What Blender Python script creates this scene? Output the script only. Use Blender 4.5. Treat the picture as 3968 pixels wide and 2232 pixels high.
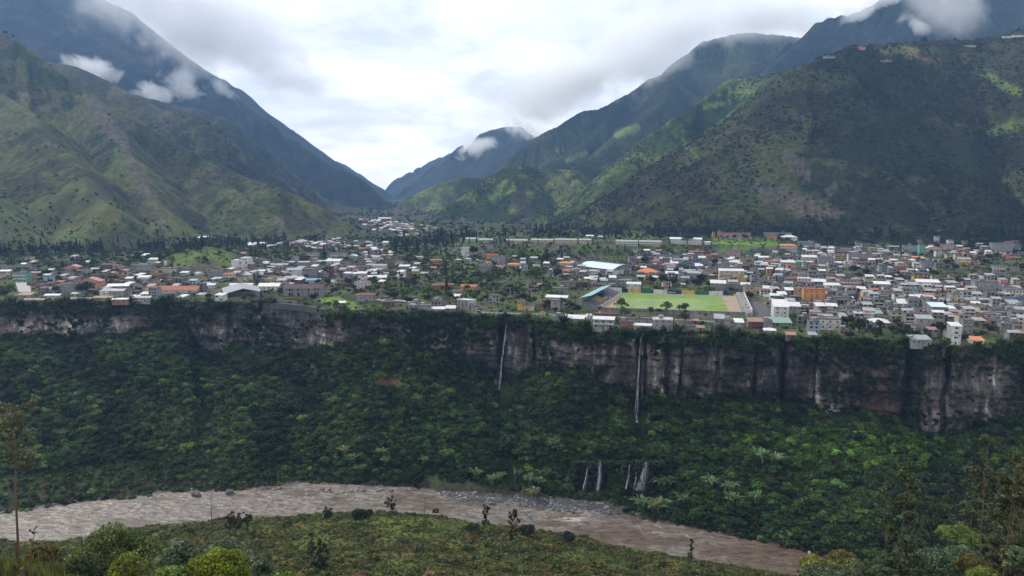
import bpy, math, random
import numpy as np
random.seed(7)
rng = np.random.default_rng(11)
for o in list(bpy.data.objects):
    bpy.data.objects.remove(o)
SC = bpy.context.scene
COL = SC.collection
R = math.radians

# ------------------------------------------------------------------ camera
FPX, CU, CV, HV, EYE = 2866.0, 1984.0, 1116.0, 706.0, 215.0   # focal length and centre in photo pixels, horizon row, eye height over the river
PITCH = math.atan((CV - HV) / FPX)
cd = bpy.data.cameras.new('camera')
cd.lens = 26.0; cd.sensor_width = 36.0; cd.clip_start = 1.0; cd.clip_end = 60000.0
cam = bpy.data.objects.new('camera', cd); COL.objects.link(cam)
cam.location = (0, 0, EYE); cam.rotation_euler = (math.pi / 2 - PITCH, 0, 0)
SC.camera = cam

# ------------------------------------------------------------------ sky, sun, exposure
SUN_EL, SUN_AZ = R(44), R(-58)          # azimuth measured from +Y (view direction) towards +X: the sun stands beyond the valley on the left
w = bpy.data.worlds.new('World'); SC.world = w; w.use_nodes = True
nt = w.node_tree; nt.nodes.clear()
def N(nt, kind, **kw):
    n = nt.nodes.new(kind)
    for k, v in kw.items():
        if k == 'inp':
            for a, b in v.items(): n.inputs[a].default_value = b
        else: setattr(n, k, v)
    return n
L = nt.links.new
out = N(nt, 'ShaderNodeOutputWorld'); bg = N(nt, 'ShaderNodeBackground', inp={'Strength': 1.0}); L(bg.outputs[0], out.inputs[0])
sky = N(nt, 'ShaderNodeTexSky', sky_type='NISHITA', sun_disc=False, sun_elevation=SUN_EL, sun_rotation=SUN_AZ, altitude=1800.0)
skys = N(nt, 'ShaderNodeVectorMath', operation='SCALE', inp={'Scale': 0.09}); L(sky.outputs[0], skys.inputs[0])
tc = N(nt, 'ShaderNodeTexCoord')
# project the view direction onto a cloud layer so that the clouds flatten towards the horizon
sep = N(nt, 'ShaderNodeSeparateXYZ'); L(tc.outputs['Generated'], sep.inputs[0])
zz = N(nt, 'ShaderNodeMath', operation='MAXIMUM', inp={1: 0.0}); L(sep.outputs[2], zz.inputs[0])
za = N(nt, 'ShaderNodeMath', operation='ADD', inp={1: 0.24}); L(zz.outputs[0], za.inputs[0])
dx = N(nt, 'ShaderNodeMath', operation='DIVIDE'); L(sep.outputs[0], dx.inputs[0]); L(za.outputs[0], dx.inputs[1])
dy = N(nt, 'ShaderNodeMath', operation='DIVIDE'); L(sep.outputs[1], dy.inputs[0]); L(za.outputs[0], dy.inputs[1])
cmb = N(nt, 'ShaderNodeCombineXYZ'); L(dx.outputs[0], cmb.inputs[0]); L(dy.outputs[0], cmb.inputs[1])
n1 = N(nt, 'ShaderNodeTexNoise', inp={'Scale': 1.5, 'Detail': 8.0, 'Roughness': 0.50, 'Distortion': 0.35}); L(cmb.outputs[0], n1.inputs[0])
n2 = N(nt, 'ShaderNodeTexNoise', inp={'Scale': 3.2, 'Detail': 7.0, 'Roughness': 0.55, 'Distortion': 0.2}); L(cmb.outputs[0], n2.inputs[0])
mx = N(nt, 'ShaderNodeMix', data_type='FLOAT', inp={0: 0.35}); L(n1.outputs[0], mx.inputs[2]); L(n2.outputs[0], mx.inputs[3])
rampn = N(nt, 'ShaderNodeValToRGB'); L(mx.outputs[0], rampn.inputs[0])
e = rampn.color_ramp.elements
e[0].position = 0.34; e[0].color = (0.92, 0.95, 0.98, 1)
e[1].position = 0.60; e[1].color = (1.66, 1.62, 1.56, 1)
m = e.new(0.44); m.color = (1.09, 1.11, 1.13, 1)
m = e.new(0.51); m.color = (1.33, 1.32, 1.31, 1)
cov = N(nt, 'ShaderNodeMapRange', inp={1: 0.25, 2: 0.34, 3: 0.75, 4: 0.99}); L(mx.outputs[0], cov.inputs[0])
mixc = N(nt, 'ShaderNodeMix', data_type='RGBA'); L(cov.outputs[0], mixc.inputs[0]); L(skys.outputs[0], mixc.inputs[6]); L(rampn.outputs[0], mixc.inputs[7])
L(mixc.outputs[2], bg.inputs[0])
sd = bpy.data.lights.new('sun', 'SUN'); sd.energy = 3.8; sd.angle = R(1.5); sd.color = (1.0, 0.93, 0.80)
so = bpy.data.objects.new('sun', sd); COL.objects.link(so)
so.rotation_euler = (math.pi / 2 - SUN_EL, 0, math.pi - SUN_AZ)
SC.view_settings.view_transform = 'Standard'; SC.view_settings.look = 'None'
SC.view_settings.gamma = 1.0; SC.view_settings.exposure = 0.0; SC.view_settings.use_curve_mapping = False
cy = SC.cycles
cy.max_bounces = 12; cy.diffuse_bounces = 2; cy.glossy_bounces = 2; cy.transmission_bounces = 2; cy.volume_bounces = 11; cy.transparent_max_bounces = 6
cy.use_denoising = True; cy.caustics_reflective = False; cy.caustics_refractive = False
cy.volume_step_rate = 1.0; cy.volume_max_steps = 128

# ------------------------------------------------------------------ photo pixel -> world helpers
cp, sp = math.cos(PITCH), math.sin(PITCH)
def ray(u, v):
    a = (np.asarray(u, float) - CU) / FPX; b = -(np.asarray(v, float) - CV) / FPX
    dy_ = cp + b * sp; dz_ = -sp + b * cp
    return a / dy_, dz_ / dy_            # x per unit y, z per unit y
def at(u, v, y):
    a, b = ray(u, v)
    return a * y, y + 0 * a, EYE + b * y
def onz(u, v, z):
    a, b = ray(u, v); y = (z - EYE) / b
    return a * y, y
def proj(x, y, z):
    zc = z - EYE
    f_ = y * cp - zc * sp; up = y * sp + zc * cp
    f_ = np.where(f_ < 1e-3, 1e-3, f_)
    return CU + FPX * x / f_, CV - FPX * up / f_

# ------------------------------------------------------------------ numpy noise
def _h(ix, iy, s):
    n = (ix.astype(np.int64) * 374761393 + iy.astype(np.int64) * 668265263 + s * 1442695041) & 0xffffffff
    n = ((n ^ (n >> 13)) * 1274126177) & 0xffffffff
    n = ((n ^ (n >> 16)) * 2246822519) & 0xffffffff
    return ((n ^ (n >> 15)) & 0xffffff) / float(0xffffff)
def vn(x, y, s=0):
    x = np.asarray(x, float); y = np.asarray(y, float)
    ix = np.floor(x); iy = np.floor(y); fx = x - ix; fy = y - iy
    fx = fx * fx * fx * (fx * (fx * 6 - 15) + 10); fy = fy * fy * fy * (fy * (fy * 6 - 15) + 10)
    a = _h(ix, iy, s); b = _h(ix + 1, iy, s); c = _h(ix, iy + 1, s); d = _h(ix + 1, iy + 1, s)
    return (a + (b - a) * fx) * (1 - fy) + (c + (d - c) * fx) * fy
def fbm(x, y, s=0, o=4, g=0.5):
    t = 0; A = 1; n = 0
    for i in range(o):
        t = t + A * vn(x, y, s + 17 * i); n += A; A *= g
        x, y = x * 1.9 * 0.8 - y * 1.9 * 0.6 + 5.2, x * 1.9 * 0.6 + y * 1.9 * 0.8 + 1.3
    return t / n
def ridged(x, y, s=0, o=4, g=0.5):
    t = 0; A = 1; n = 0
    for i in range(o):
        t = t + A * (1 - np.abs(2 * vn(x, y, s + 31 * i) - 1)); n += A; A *= g
        x, y = x * 2.03 + 3.1, y * 2.03 + 7.7
    return t / n
def sst(a, b, x):
    t = np.clip((x - a) / (b - a), 0, 1); return t * t * (3 - 2 * t)
# ------------------------------------------------------------------ mesh and tagging helpers
def mesh_np(name, V, F, mats=(), mi=None, smooth=False, col=None):
    """V (n,3); F (m,3) or (m,4) index array, or list of such arrays"""
    me = bpy.data.meshes.new(name)
    Fs = F if isinstance(F, list) and isinstance(F[0], np.ndarray) else [np.asarray(F)]
    Fs = [np.asarray(f, np.int32) for f in Fs if len(f)]
    V = np.asarray(V, np.float32)
    nl = sum(f.size for f in Fs); nf = sum(len(f) for f in Fs)
    me.vertices.add(len(V)); me.vertices.foreach_set('co', V.ravel())
    me.loops.add(nl); me.loops.foreach_set('vertex_index', np.concatenate([f.ravel() for f in Fs]))
    st = []; c = 0
    for f in Fs:
        st.append(c + np.arange(len(f)) * f.shape[1]); c += f.size
    me.polygons.add(nf); me.polygons.foreach_set('loop_start', np.concatenate(st).astype(np.int32))
    for m_ in mats: me.materials.append(m_)
    if mi is not None: me.polygons.foreach_set('material_index', np.asarray(mi, np.int32))
    me.update(calc_edges=True)
    me.polygons.foreach_set('use_smooth', np.full(nf, bool(smooth)))
    if col is not None:
        a = me.attributes.new('col', 'FLOAT_COLOR', 'POINT')
        c4 = np.ones((len(V), 4), np.float32); c4[:, :3] = col
        a.data.foreach_set('color', c4.ravel())
    return me
def link(name, data, parent=None, loc=None, rz=None):
    o = bpy.data.objects.new(name, data); COL.objects.link(o)
    if parent is not None: o.parent = parent
    if loc is not None: o.location = loc
    if rz is not None: o.rotation_euler[2] = rz
    return o
def tag(o, label=None, cat=None, group=None, kind=None):
    if label: o['label'] = label
    if cat: o['category'] = cat
    if group: o['group'] = group
    if kind: o['kind'] = kind
    return o
def gridF(nr, nc):
    i = np.arange(nr - 1)[:, None] * nc + np.arange(nc - 1)[None, :]
    return np.stack([i, i + 1, i + nc + 1, i + nc], -1).reshape(-1, 4)

# ------------------------------------------------------------------ materials
MATS = {}
def material(name):
    m_ = bpy.data.materials.new(name); m_.use_nodes = True
    n_ = m_.node_tree; n_.nodes.clear()
    o_ = N(n_, 'ShaderNodeOutputMaterial'); b_ = N(n_, 'ShaderNodeBsdfPrincipled'); n_.links.new(b_.outputs[0], o_.inputs[0])
    b_.inputs['Specular IOR Level'].default_value = 0.25
    MATS[name] = m_
    return m_, n_, b_
def noise_node(n_, scale, detail=4, rough=0.55, stretch=None, obj=False):
    t = N(n_, 'ShaderNodeTexCoord') if obj else N(n_, 'ShaderNodeNewGeometry')
    src = t.outputs['Object'] if obj else t.outputs['Position']
    if stretch:
        mp = N(n_, 'ShaderNodeMapping', inp={'Scale': stretch}); n_.links.new(src, mp.inputs[0]); src = mp.outputs[0]
    x = N(n_, 'ShaderNodeTexNoise', inp={'Scale': scale, 'Detail': detail, 'Roughness': rough}); n_.links.new(src, x.inputs[0])
    return x
def ramp(n_, src, stops):
    r_ = N(n_, 'ShaderNodeValToRGB'); n_.links.new(src, r_.inputs[0])
    e_ = r_.color_ramp.elements
    e_[0].position = stops[0][0]; e_[0].color = (*stops[0][1], 1)
    e_[1].position = stops[-1][0]; e_[1].color = (*stops[-1][1], 1)
    for p_, c_ in stops[1:-1]:
        q = e_.new(p_); q.color = (*c_, 1)
    return r_
def mix(n_, fac, a, b, mode='MIX'):
    m_ = N(n_, 'ShaderNodeMix', data_type='RGBA', blend_type=mode)
    for s_, v_ in ((0, fac), (6, a), (7, b)):
        if hasattr(v_, 'links') or hasattr(v_, 'node'): n_.links.new(v_, m_.inputs[s_])
        elif s_ == 0: m_.inputs[0].default_value = v_
        else: m_.inputs[s_].default_value = (*v_, 1)
    return m_.outputs[2]
def bump(n_, b_, src, strength=0.5, dist=1.0):
    q = N(n_, 'ShaderNodeBump', inp={'Strength': strength, 'Distance': dist}); n_.links.new(src, q.inputs['Height']); n_.links.new(q.outputs[0], b_.inputs['Normal'])

def vcol_material(name, s1, s2, amp=(0.55, 1.45), bd=3.0, rough=0.9):
    """the surface's own colour (attribute col) broken up by two scales of procedural mottling"""
    m_, n_, b_ = material(name)
    at_ = N(n_, 'ShaderNodeAttribute', attribute_name='col')
    x1 = noise_node(n_, s1, 6, 0.65); x2 = noise_node(n_, s2, 4, 0.6)
    r1 = ramp(n_, x1.outputs[0], [(0.34, (amp[0],) * 3), (0.66, (amp[1],) * 3)])
    r2 = ramp(n_, x2.outputs[0], [(0.3, (0.72, 0.78, 0.8)), (0.7, (1.3, 1.2, 1.1))])
    c1 = mix(n_, 1.0, at_.outputs[0], r1.outputs[0], 'MULTIPLY')
    c2 = mix(n_, 1.0, c1, r2.outputs[0], 'MULTIPLY')
    n_.links.new(c2, b_.inputs['Base Color']); b_.inputs['Roughness'].default_value = rough
    b_.inputs['Specular IOR Level'].default_value = 0.05
    bump(n_, b_, x1.outputs[0], 0.9, bd)
    return m_
M_mtn = vcol_material('mountain_cover', 0.085, 0.014, bd=14.0)
M_ground = vcol_material('ground_cover', 0.45, 0.06, bd=0.7)

# ------------------------------------------------------------------ ridges of the mountains: (u, v, distance)
def RL(pts):
    p = np.array([[*at(u, v, y)] for u, v, y in pts], float); return p
def c1(l, Y0, Y1):      # polyline read from an enlarged crop of the left slopes
    n = len(l); return [(x / 1.449, y / 1.449, Y0 + (Y1 - Y0) * i / (n - 1)) for i, (x, y) in enumerate(l)]
def c2(l, Y0, Y1):
    n = len(l); return [(1300 + x / 1.449, y / 1.449, Y0 + (Y1 - Y0) * i / (n - 1)) for i, (x, y) in enumerate(l)]
# name, points, slope, base colour key, gully amplitude, gully wavelength
RIDGES = [
 ('a', [(-900, -250, 2500), (-300, 0, 2250)] + c1([(0,190),(60,215),(130,260),(200,305),(260,350),(330,400),(400,450),(480,500),(560,550),(650,605),(720,660),(800,710),(870,745),(950,790),(1010,820),(1060,850),(1110,890),(1180,915),(1260,945),(1340,975),(1400,1000),(1470,1020),(1550,1040),(1620,1065),(1700,1100),(1760,1140),(1810,1180),(1850,1220),(1884,1250),(1930,1310)], 2150, 1680), 0.66, 'leftnear', 34, 105),
 ('a', [(-60, 300, 2000), (110,450,1700),(240,590,1500),(330,690,1380),(420,800,1280)], 0.72, 'leftnear', 22, 90),
 ('a', [(386,372,2010),(440,520,1820),(520,660,1620),(600,780,1480),(660,850,1400)], 0.75, 'leftnear', 20, 90),
 ('a', [(800,620,1880),(880,720,1750),(980,800,1640),(1080,865,1560)], 0.7, 'leftnear', 18, 80),
 ('a', [(-500, 350, 1900), (-300,500,1600),(-150,650,1400),(-40,760,1280),(60,880,1190)], 0.7, 'leftnear', 22, 90),
 ('b', [(60,180,2800)] + c1([(260,350),(330,355),(420,372),(500,400),(580,440),(650,480),(720,520),(800,550),(870,590),(930,620),(1030,625),(1100,655),(1170,690),(1230,740),(1290,790),(1350,850),(1400,900),(1460,960),(1540,1020),(1600,1080),(1680,1130),(1880,1260)], 2700, 2250), 0.72, 'leftmid', 40, 120),
 ('c', c1([(500,480),(720,520),(800,545),(870,560),(940,575),(1000,595),(1080,605),(1180,625),(1260,660),(1320,700),(1380,760),(1440,810),(1540,890),(1680,1010),(1820,1150),(1980,1270)], 3300, 2700), 0.75, 'leftmid', 45, 140),
 ('d', [(-900,-900,5000), (-200,-460,4800), (100,-190,4700)] + c1([(400,-50),(560,100),(700,175),(820,215),(900,270),(960,330),(1060,350),(1110,400),(1180,450),(1240,480),(1300,530),(1370,590),(1440,640),(1500,670),(1560,730),(1640,790),(1710,835),(1760,870),(1830,910),(1884,945),(1971,972),(2004,990),(2054,1060),(2114,1110),(2174,1160),(2214,1200)], 4500, 3400), 0.72, 'far', 60, 190),
 ('e', c2([(-150,830),(0,900),(60,930),(130,970),(180,1010),(240,1050),(262,1062),(360,1160)], 7200, 6300), 0.6, 'far', 60, 300),
 ('f', c2([(200,1120),(262,1062),(300,1040),(350,1000),(420,965),(500,920),(560,890),(600,880),(720,830)], 7000, 6700), 0.6, 'far', 60, 300),
 ('g', c2([(300,1130),(380,1060),(440,1020),(500,970),(560,920),(620,880),(700,820),(760,790),(820,745),(900,725),(960,710),(1040,710),(1100,775),(1180,860)], 5300, 5200), 0.7, 'far', 55, 200),
 ('h', c2([(820,1030),(870,985),(930,930),(1000,880),(1060,820),(1130,770),(1200,730),(1290,690),(1360,640),(1400,620),(1480,610),(1540,590),(1620,540),(1700,490),(1760,440),(1820,420),(1880,370),(1940,320),(2029,270),(2078,225),(2227,190),(2337,180),(2537,200),(2617,215)], 3250, 4300), 0.72, 'rightmid', 50, 150),
 ('h', [(2620,250,3900),(2560,400,3300),(2430,500,3080),(2330,590,2880),(2230,640,2720)], 0.72, 'rightmid', 30, 120),
 ('h', [(2420,390,3750),(2300,520,3400),(2180,600,3150),(2080,660,2950)], 0.72, 'rightmid', 30, 120),
 ('i', [(3050,170,3650),(3106,148,3600),(3130,131,3600),(3134,108,3600),(3155,88,3600),(3217,66,3600),(3293,55,3600),(3341,41,3600),(3396,7,3600),(3500,-60,3600),(3700,-120,3600),(4000,-200,3600),(4600,-350,3700),(5600,-500,3700)], 0.95, 'far', 55, 170),
 ('i', [(3106,150,3600),(3040,215,3380),(2960,285,3150),(2900,335,2950),(2800,400,2750)], 0.85, 'far', 25, 120),
 ('j', [(5600,-150,2400),(4500,10,2150),(3968,104,1950),(3914,124,1950),(3865,138,1950),(3810,152,1950),(3741,157,1950),(3603,157,1950),(3534,162,1950),(3431,166,1920),(3382,172,1900),(3348,176,1900),(3293,185,1880),(3244,202,1860),(3189,216,1850),(3155,235,1840),(3106,255,1830),(3079,269,1820),(3050,300,1810),(3025,345,1800),(3005,390,1780),(2955,423,1770),(2879,458,1755),(2810,511,1740),(2741,573,1720),(2658,635,1700),(2568,704,1680),(2450,780,1650),(2360,840,1620),(2270,890,1600)], 0.66, 'rightnear', 26, 100),
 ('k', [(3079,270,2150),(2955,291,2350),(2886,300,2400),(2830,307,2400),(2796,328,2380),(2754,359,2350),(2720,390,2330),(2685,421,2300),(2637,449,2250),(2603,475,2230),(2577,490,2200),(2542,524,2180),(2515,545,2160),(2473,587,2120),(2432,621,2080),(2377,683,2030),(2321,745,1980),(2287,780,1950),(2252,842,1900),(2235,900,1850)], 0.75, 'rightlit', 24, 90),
 ('j', [(3286,330,1850),(3334,442,1700),(3382,511,1600),(3424,607,1500),(3458,690,1420),(3480,770,1340),(3500,850,1270)], 0.70, 'rightnear', 18, 80),
 ('j', [(3631,290,1850),(3672,414,1700),(3727,524,1550),(3780,650,1400),(3820,780,1270)], 0.68, 'rightnear', 18, 80),
 ('j', [(3930,180,1900),(3990,400,1620),(4080,600,1400),(4140,760,1260)], 0.66, 'rightnear', 18, 80),
 ('j', [(3000,520,1720),(2980,640,1600),(2960,740,1500),(2950,830,1400)], 0.72, 'rightnear', 16, 70),
 ('j', [(4700,200,1900),(4800,500,1500),(4850,700,1250)], 0.6, 'rightnear', 22, 80),
 ('l', c2([(575,1310),(590,1235),(600,1220),(640,1170),(700,1120),(760,1070),(830,1020),(880,990),(950,950),(1010,935),(1100,935),(1180,940),(1250,950),(1330,950),(1400,958),(1520,930),(1640,870)], 2150, 2800), 0.80, 'mid', 20, 90),
 ('l', [(2000,645,2300),(2060,720,2200),(2110,790,2100),(2140,860,2000)], 0.8, 'mid', 16, 80),
 ('l', [(2200,655,2400),(2240,720,2250),(2210,800,2080),(2190,870,1950)], 0.8, 'mid', 16, 80),
 ('m', c2([(310,1240),(320,1200),(370,1160),(400,1120),(450,1080),(520,1050),(600,1020),(680,1000),(760,995),(850,985),(900,970),(960,930)], 2950, 3150), 0.75, 'mid', 24, 100),
]
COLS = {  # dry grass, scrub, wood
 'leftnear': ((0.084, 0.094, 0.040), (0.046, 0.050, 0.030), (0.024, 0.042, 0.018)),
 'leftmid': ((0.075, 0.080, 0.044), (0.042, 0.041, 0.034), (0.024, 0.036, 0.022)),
 'far': ((0.036, 0.050, 0.044), (0.028, 0.036, 0.032), (0.020, 0.030, 0.026)),  # blue-green cast puts some of the haze into the colour
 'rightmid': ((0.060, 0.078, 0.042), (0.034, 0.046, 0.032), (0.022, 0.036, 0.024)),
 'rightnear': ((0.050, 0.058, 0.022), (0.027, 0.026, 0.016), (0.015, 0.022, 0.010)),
 'rightlit': ((0.105, 0.140, 0.042), (0.045, 0.068, 0.026), (0.020, 0.038, 0.014)),  # brighter tones put the sunlight on this flank into the colour
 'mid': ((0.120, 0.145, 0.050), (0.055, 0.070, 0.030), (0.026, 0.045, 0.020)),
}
KEYS = list(COLS)
TERR = 103.0
def town_base(x, y):
    """the terrace that carries the town, with its knoll and the raised bench behind the ground"""
    z = TERR + 0 * x
    y = np.asarray(y, float)
    u = CU + FPX * x / np.maximum(y, 1)
    W = sst(1640, 1820, u) * (1 - sst(3010, 3160, u))
    z = z + 16 * sst(1105, 1165, y + 18 * (vn(x / 90, y / 90, 5) - 0.5)) * W * (1 - sst(1500, 1700, y))
    kx, ky = at(790, 1000, 1015)[:2]
    z = z + 25 * np.exp(-(((x - kx) / 52) ** 2 + ((y - ky) / 42) ** 2))
    kx, ky = at(3700, 1040, 960)[:2]
    z = z + 5 * np.exp(-(((x - kx) / 120) ** 2 + ((y - ky) / 40) ** 2))
    z = z + 12 * sst(1150, 1400, y) * sst(3000, 3300, u)
    z = z + 10 * sst(1100, 1500, y) * (1 - sst(700, 1000, u))
    return z + 1.2 * (fbm(x / 60, y / 60, 3, 3) - 0.5) * sst(720, 900, y)

def height(x, y, want=False):
    zb = town_base(x, y)
    best = zb.copy(); key = np.full(x.shape, -1, np.int8); gul = np.zeros_like(x)
    wx = x + 40 * (fbm(x / 160, y / 160, 41, 3) - 0.5) * sst(1150, 1700, y); wy = y + 40 * (fbm(x / 160, y / 160, 47, 3) - 0.5) * sst(1150, 1700, y)
    for k, (nm, pts, slope, ck, ga, gl) in enumerate(RIDGES):
        P = RL(pts); zmax = P[:, 2].max(); rad = (zmax - 60) / slope + 60
        msk = (x > P[:, 0].min() - rad) & (x < P[:, 0].max() + rad) & (y > P[:, 1].min() - rad) & (y < P[:, 1].max() + rad)
        if not msk.any(): continue
        X = wx[msk]; Y = wy[msk]; X0 = x[msk]; Y0 = y[msk]
        bd = np.full(X.shape, 1e9); bz = np.zeros_like(X); bs = np.zeros_like(X); acc = 0
        for i in range(len(P) - 1):
            ax, ay, az = P[i]; ex, ey = P[i + 1, 0] - ax, P[i + 1, 1] - ay; l2 = ex * ex + ey * ey; ln = math.sqrt(l2)
            for XX, YY, first in ((X, Y, True),):
                t = np.clip(((XX - ax) * ex + (YY - ay) * ey) / l2, 0, 1)
                d = np.hypot(XX - ax - t * ex, YY - ay - t * ey)
                zc = az + t * (P[i + 1, 2] - az)
                q = (zc - slope * d) > (bz - slope * bd)
                bd = np.where(q, d, bd); bz = np.where(q, zc, bz); bs = np.where(q, acc + t * ln, bs)
            acc += ln
        # the unwarped ridge keeps the skyline where it is: fade the warp near it
        r0 = 18.0
        drop = slope * (np.sqrt(bd * bd + r0 * r0) - r0)
        hgt = np.maximum(bz - TERR, 1)
        amp = ga * np.minimum(bd / 160, 1.0) * np.clip((bz - drop - TERR) / 60, 0, 1)
        g1 = ridged((bs + 26 * (fbm(X0 / 70, Y0 / 70, 77 + k, 2) - 0.5)) / gl, bd / 700.0 + k * 3.3, 100 + k, 3, 0.5)
        g2 = ridged(X0 / (gl * 1.4), Y0 / (gl * 1.4), 140 + k, 4, 0.5)
        h = bz - drop - amp * (1 - g1) * 1.7 - amp * (1 - g2) * 0.8 + 0.10 * ga * (fbm(X0 / 35, Y0 / 35, 9, 3) - 0.5)
        cur = best[msk]
        kk = 14.0
        up = h > cur
        sm = np.where(np.abs(h - cur) < kk, ((kk - np.abs(h - cur)) ** 2) / (4 * kk), 0) * 0.6
        best[msk] = np.where(up, h, cur) + np.where(key[msk] == -1, 0.0, sm * 0.4)
        kq = key[msk]; kq[up] = KEYS.index(ck); key[msk] = kq
        gq = gul[msk]; gq = np.where(up, g1 * 0.6 + g2 * 0.4, gq); gul[msk] = gq
    if want: return best, key, gul
    return best

# ------------------------------------------------------------------ gorge lines read from the photo
def line_az(pts, z):
    x, y = onz([p[0] for p in pts], [p[1] for p in pts], z)
    a = np.arctan2(x, y); o = np.argsort(a)
    return a[o], np.hypot(x, y)[o]
RIM = [(-1200,1190),(-300,1182),(0,1176),(300,1171),(500,1168),(650,1166),(770,1172),(950,1172),(1090,1172),(1181,1181),(1259,1197),(1306,1206),(1476,1204),(1586,1218),(1726,1215),(1835,1222),(1990,1224),(2145,1251),(2286,1268),(2442,1281),(2612,1287),(2876,1296),(3010,1300),(3212,1315),(3358,1320),(3530,1330),(3602,1339),(3720,1343),(3806,1338),(3968,1340),(4400,1350),(5600,1380)]
CBASE = [(-1200,1315),(0,1309),(154,1306),(308,1309),(462,1291),(585,1278),(660,1240),(720,1270),(745,1355),(816,1371),(924,1340),(1078,1340),(1170,1356),(1280,1348),(1386,1309),(1479,1302),(1540,1330),(1700,1370),(1820,1432),(1925,1517),(1987,1463),(2080,1433),(2234,1417),(2310,1479),(2403,1525),(2470,1625),(2526,1540),(2619,1556),(2773,1540),(2927,1556),(3081,1587),(3235,1633),(3389,1617),(3512,1633),(3620,1694),(3774,1679),(3968,1617),(4400,1600),(5600,1600)]
FBANK = [(-1200,2010),(0,1987),(101,1975),(253,1949),(404,1934),(505,1929),(606,1904),(732,1899),(859,1899),(1152,1866),(1380,1871),(1657,1889),(1698,1905),(1849,1915),(1950,1919),(2102,1940),(2233,1950),(2405,1972),(2506,2000),(2657,2031),(2860,2071),(3000,2101),(3120,2131),(3281,2170),(3600,2230),(4400,2300),(5600,2380)]
NBANK = [(-1200,2150),(0,2106),(227,2102),(400,2075),(581,2045),(859,2020),(950,2013),(1102,2004),(1304,1996),(1480,1992),(1607,1998),(1758,2012),(1834,2028),(1986,2050),(2076,2061),(2162,2074),(2304,2091),(2380,2119),(2506,2140),(2657,2162),(2809,2192),(2910,2212),(3080,2240),(3281,2280),(3600,2330),(4400,2420),(5600,2520)]
NC = 1040
AZ = np.linspace(R(-50), R(50), NC)
a_, r_ = line_az(RIM, TERR); r_rim = np.interp(AZ, a_, r_)
r_rim = r_rim + 5 * (fbm(AZ * 55, AZ * 0, 8, 4) - 0.5)
a_, r_ = line_az(FBANK, 0.0); r_fb = np.interp(AZ, a_, r_) + 3 * (fbm(AZ * 90, AZ * 0, 18, 3) - 0.5)
a_, r_ = line_az(NBANK, 0.0); r_nb = np.interp(AZ, a_, r_) + 3 * (fbm(AZ * 90, AZ * 0 + 9, 28, 3) - 0.5)
# cliff foot: same distance as the rim less a lean, height from its row in the photo
zb_, ab_ = [], []
for (u, v) in CBASE:
    a, b = ray(u, v); az = math.atan(a); rr = np.interp(az, AZ, r_rim) - 6.0
    ab_.append(az); zb_.append(EYE + b * rr * math.cos(az))
z_cb = np.interp(AZ, ab_, zb_) + 5 * (fbm(AZ * 70, AZ * 0 + 4, 38, 4) - 0.5)
r_cb = r_rim - 7.0
def rim_r(az): return np.interp(az, AZ, r_rim)

# far sheet: terrace, valley floor and mountains
NR = 430
t = np.linspace(0, 1, NR)[:, None]
lr = np.log(r_rim[None, :] + 0.5); le = math.log(7800.0)
rr = np.exp(lr + (le - lr) * t ** 1.08)
X = rr * np.sin(AZ)[None, :]; Y = rr * np.cos(AZ)[None, :]
Z, KEY, GUL = height(X, Y, True)
Z[:4, :] = np.minimum(Z[:4, :], TERR + 0.4)
# colour of the ground
u_, v_ = proj(X, Y, Z)
gx = np.gradient(Z, axis=1) / np.maximum(np.gradient(X, axis=1), 0.1)
gr = np.gradient(Z, axis=0) / np.maximum(np.gradient(rr, axis=0), 0.1)
slope_ = np.hypot(gx, gr)
C = np.zeros(X.shape + (3,))
nA = fbm(X / 130, Y / 130, 201, 5, 0.6); nB = fbm(X / 38, Y / 38, 221, 4, 0.6); nC = fbm(X / 420, Y / 420, 231, 3)
for ki, k in enumerate(KEYS):
    g_, s_, w_ = [np.array(c) for c in COLS[k]]
    mk = KEY == ki
    f1 = sst(0.42, 0.58, 0.6 * nA + 0.4 * nB + 0.25 * (GUL - 0.6))[..., None]           # grass on the spurs, scrub in the gullies
    f2 = sst(0.50, 0.60, 0.5 * nB + 0.5 * nC - 0.20 * (GUL - 0.6))[..., None]
    c = s_ + (g_ - s_) * f1; c = c + (w_ - c) * f2
    C[mk] = c[mk]
mk = KEY < 0
f1 = sst(0.40, 0.60, nB)[..., None]; f2 = sst(0.45, 0.6, fbm(X / 22, Y / 22, 301, 3))[..., None]
grass = np.array((0.060, 0.085, 0.028)); dirt = np.array((0.085, 0.078, 0.068)); dark = np.array((0.030, 0.040, 0.020))
cb = dirt + (grass - dirt) * f1; cb = cb + (dark - cb) * f2 * 0.7
C[mk] = cb[mk]
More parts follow.
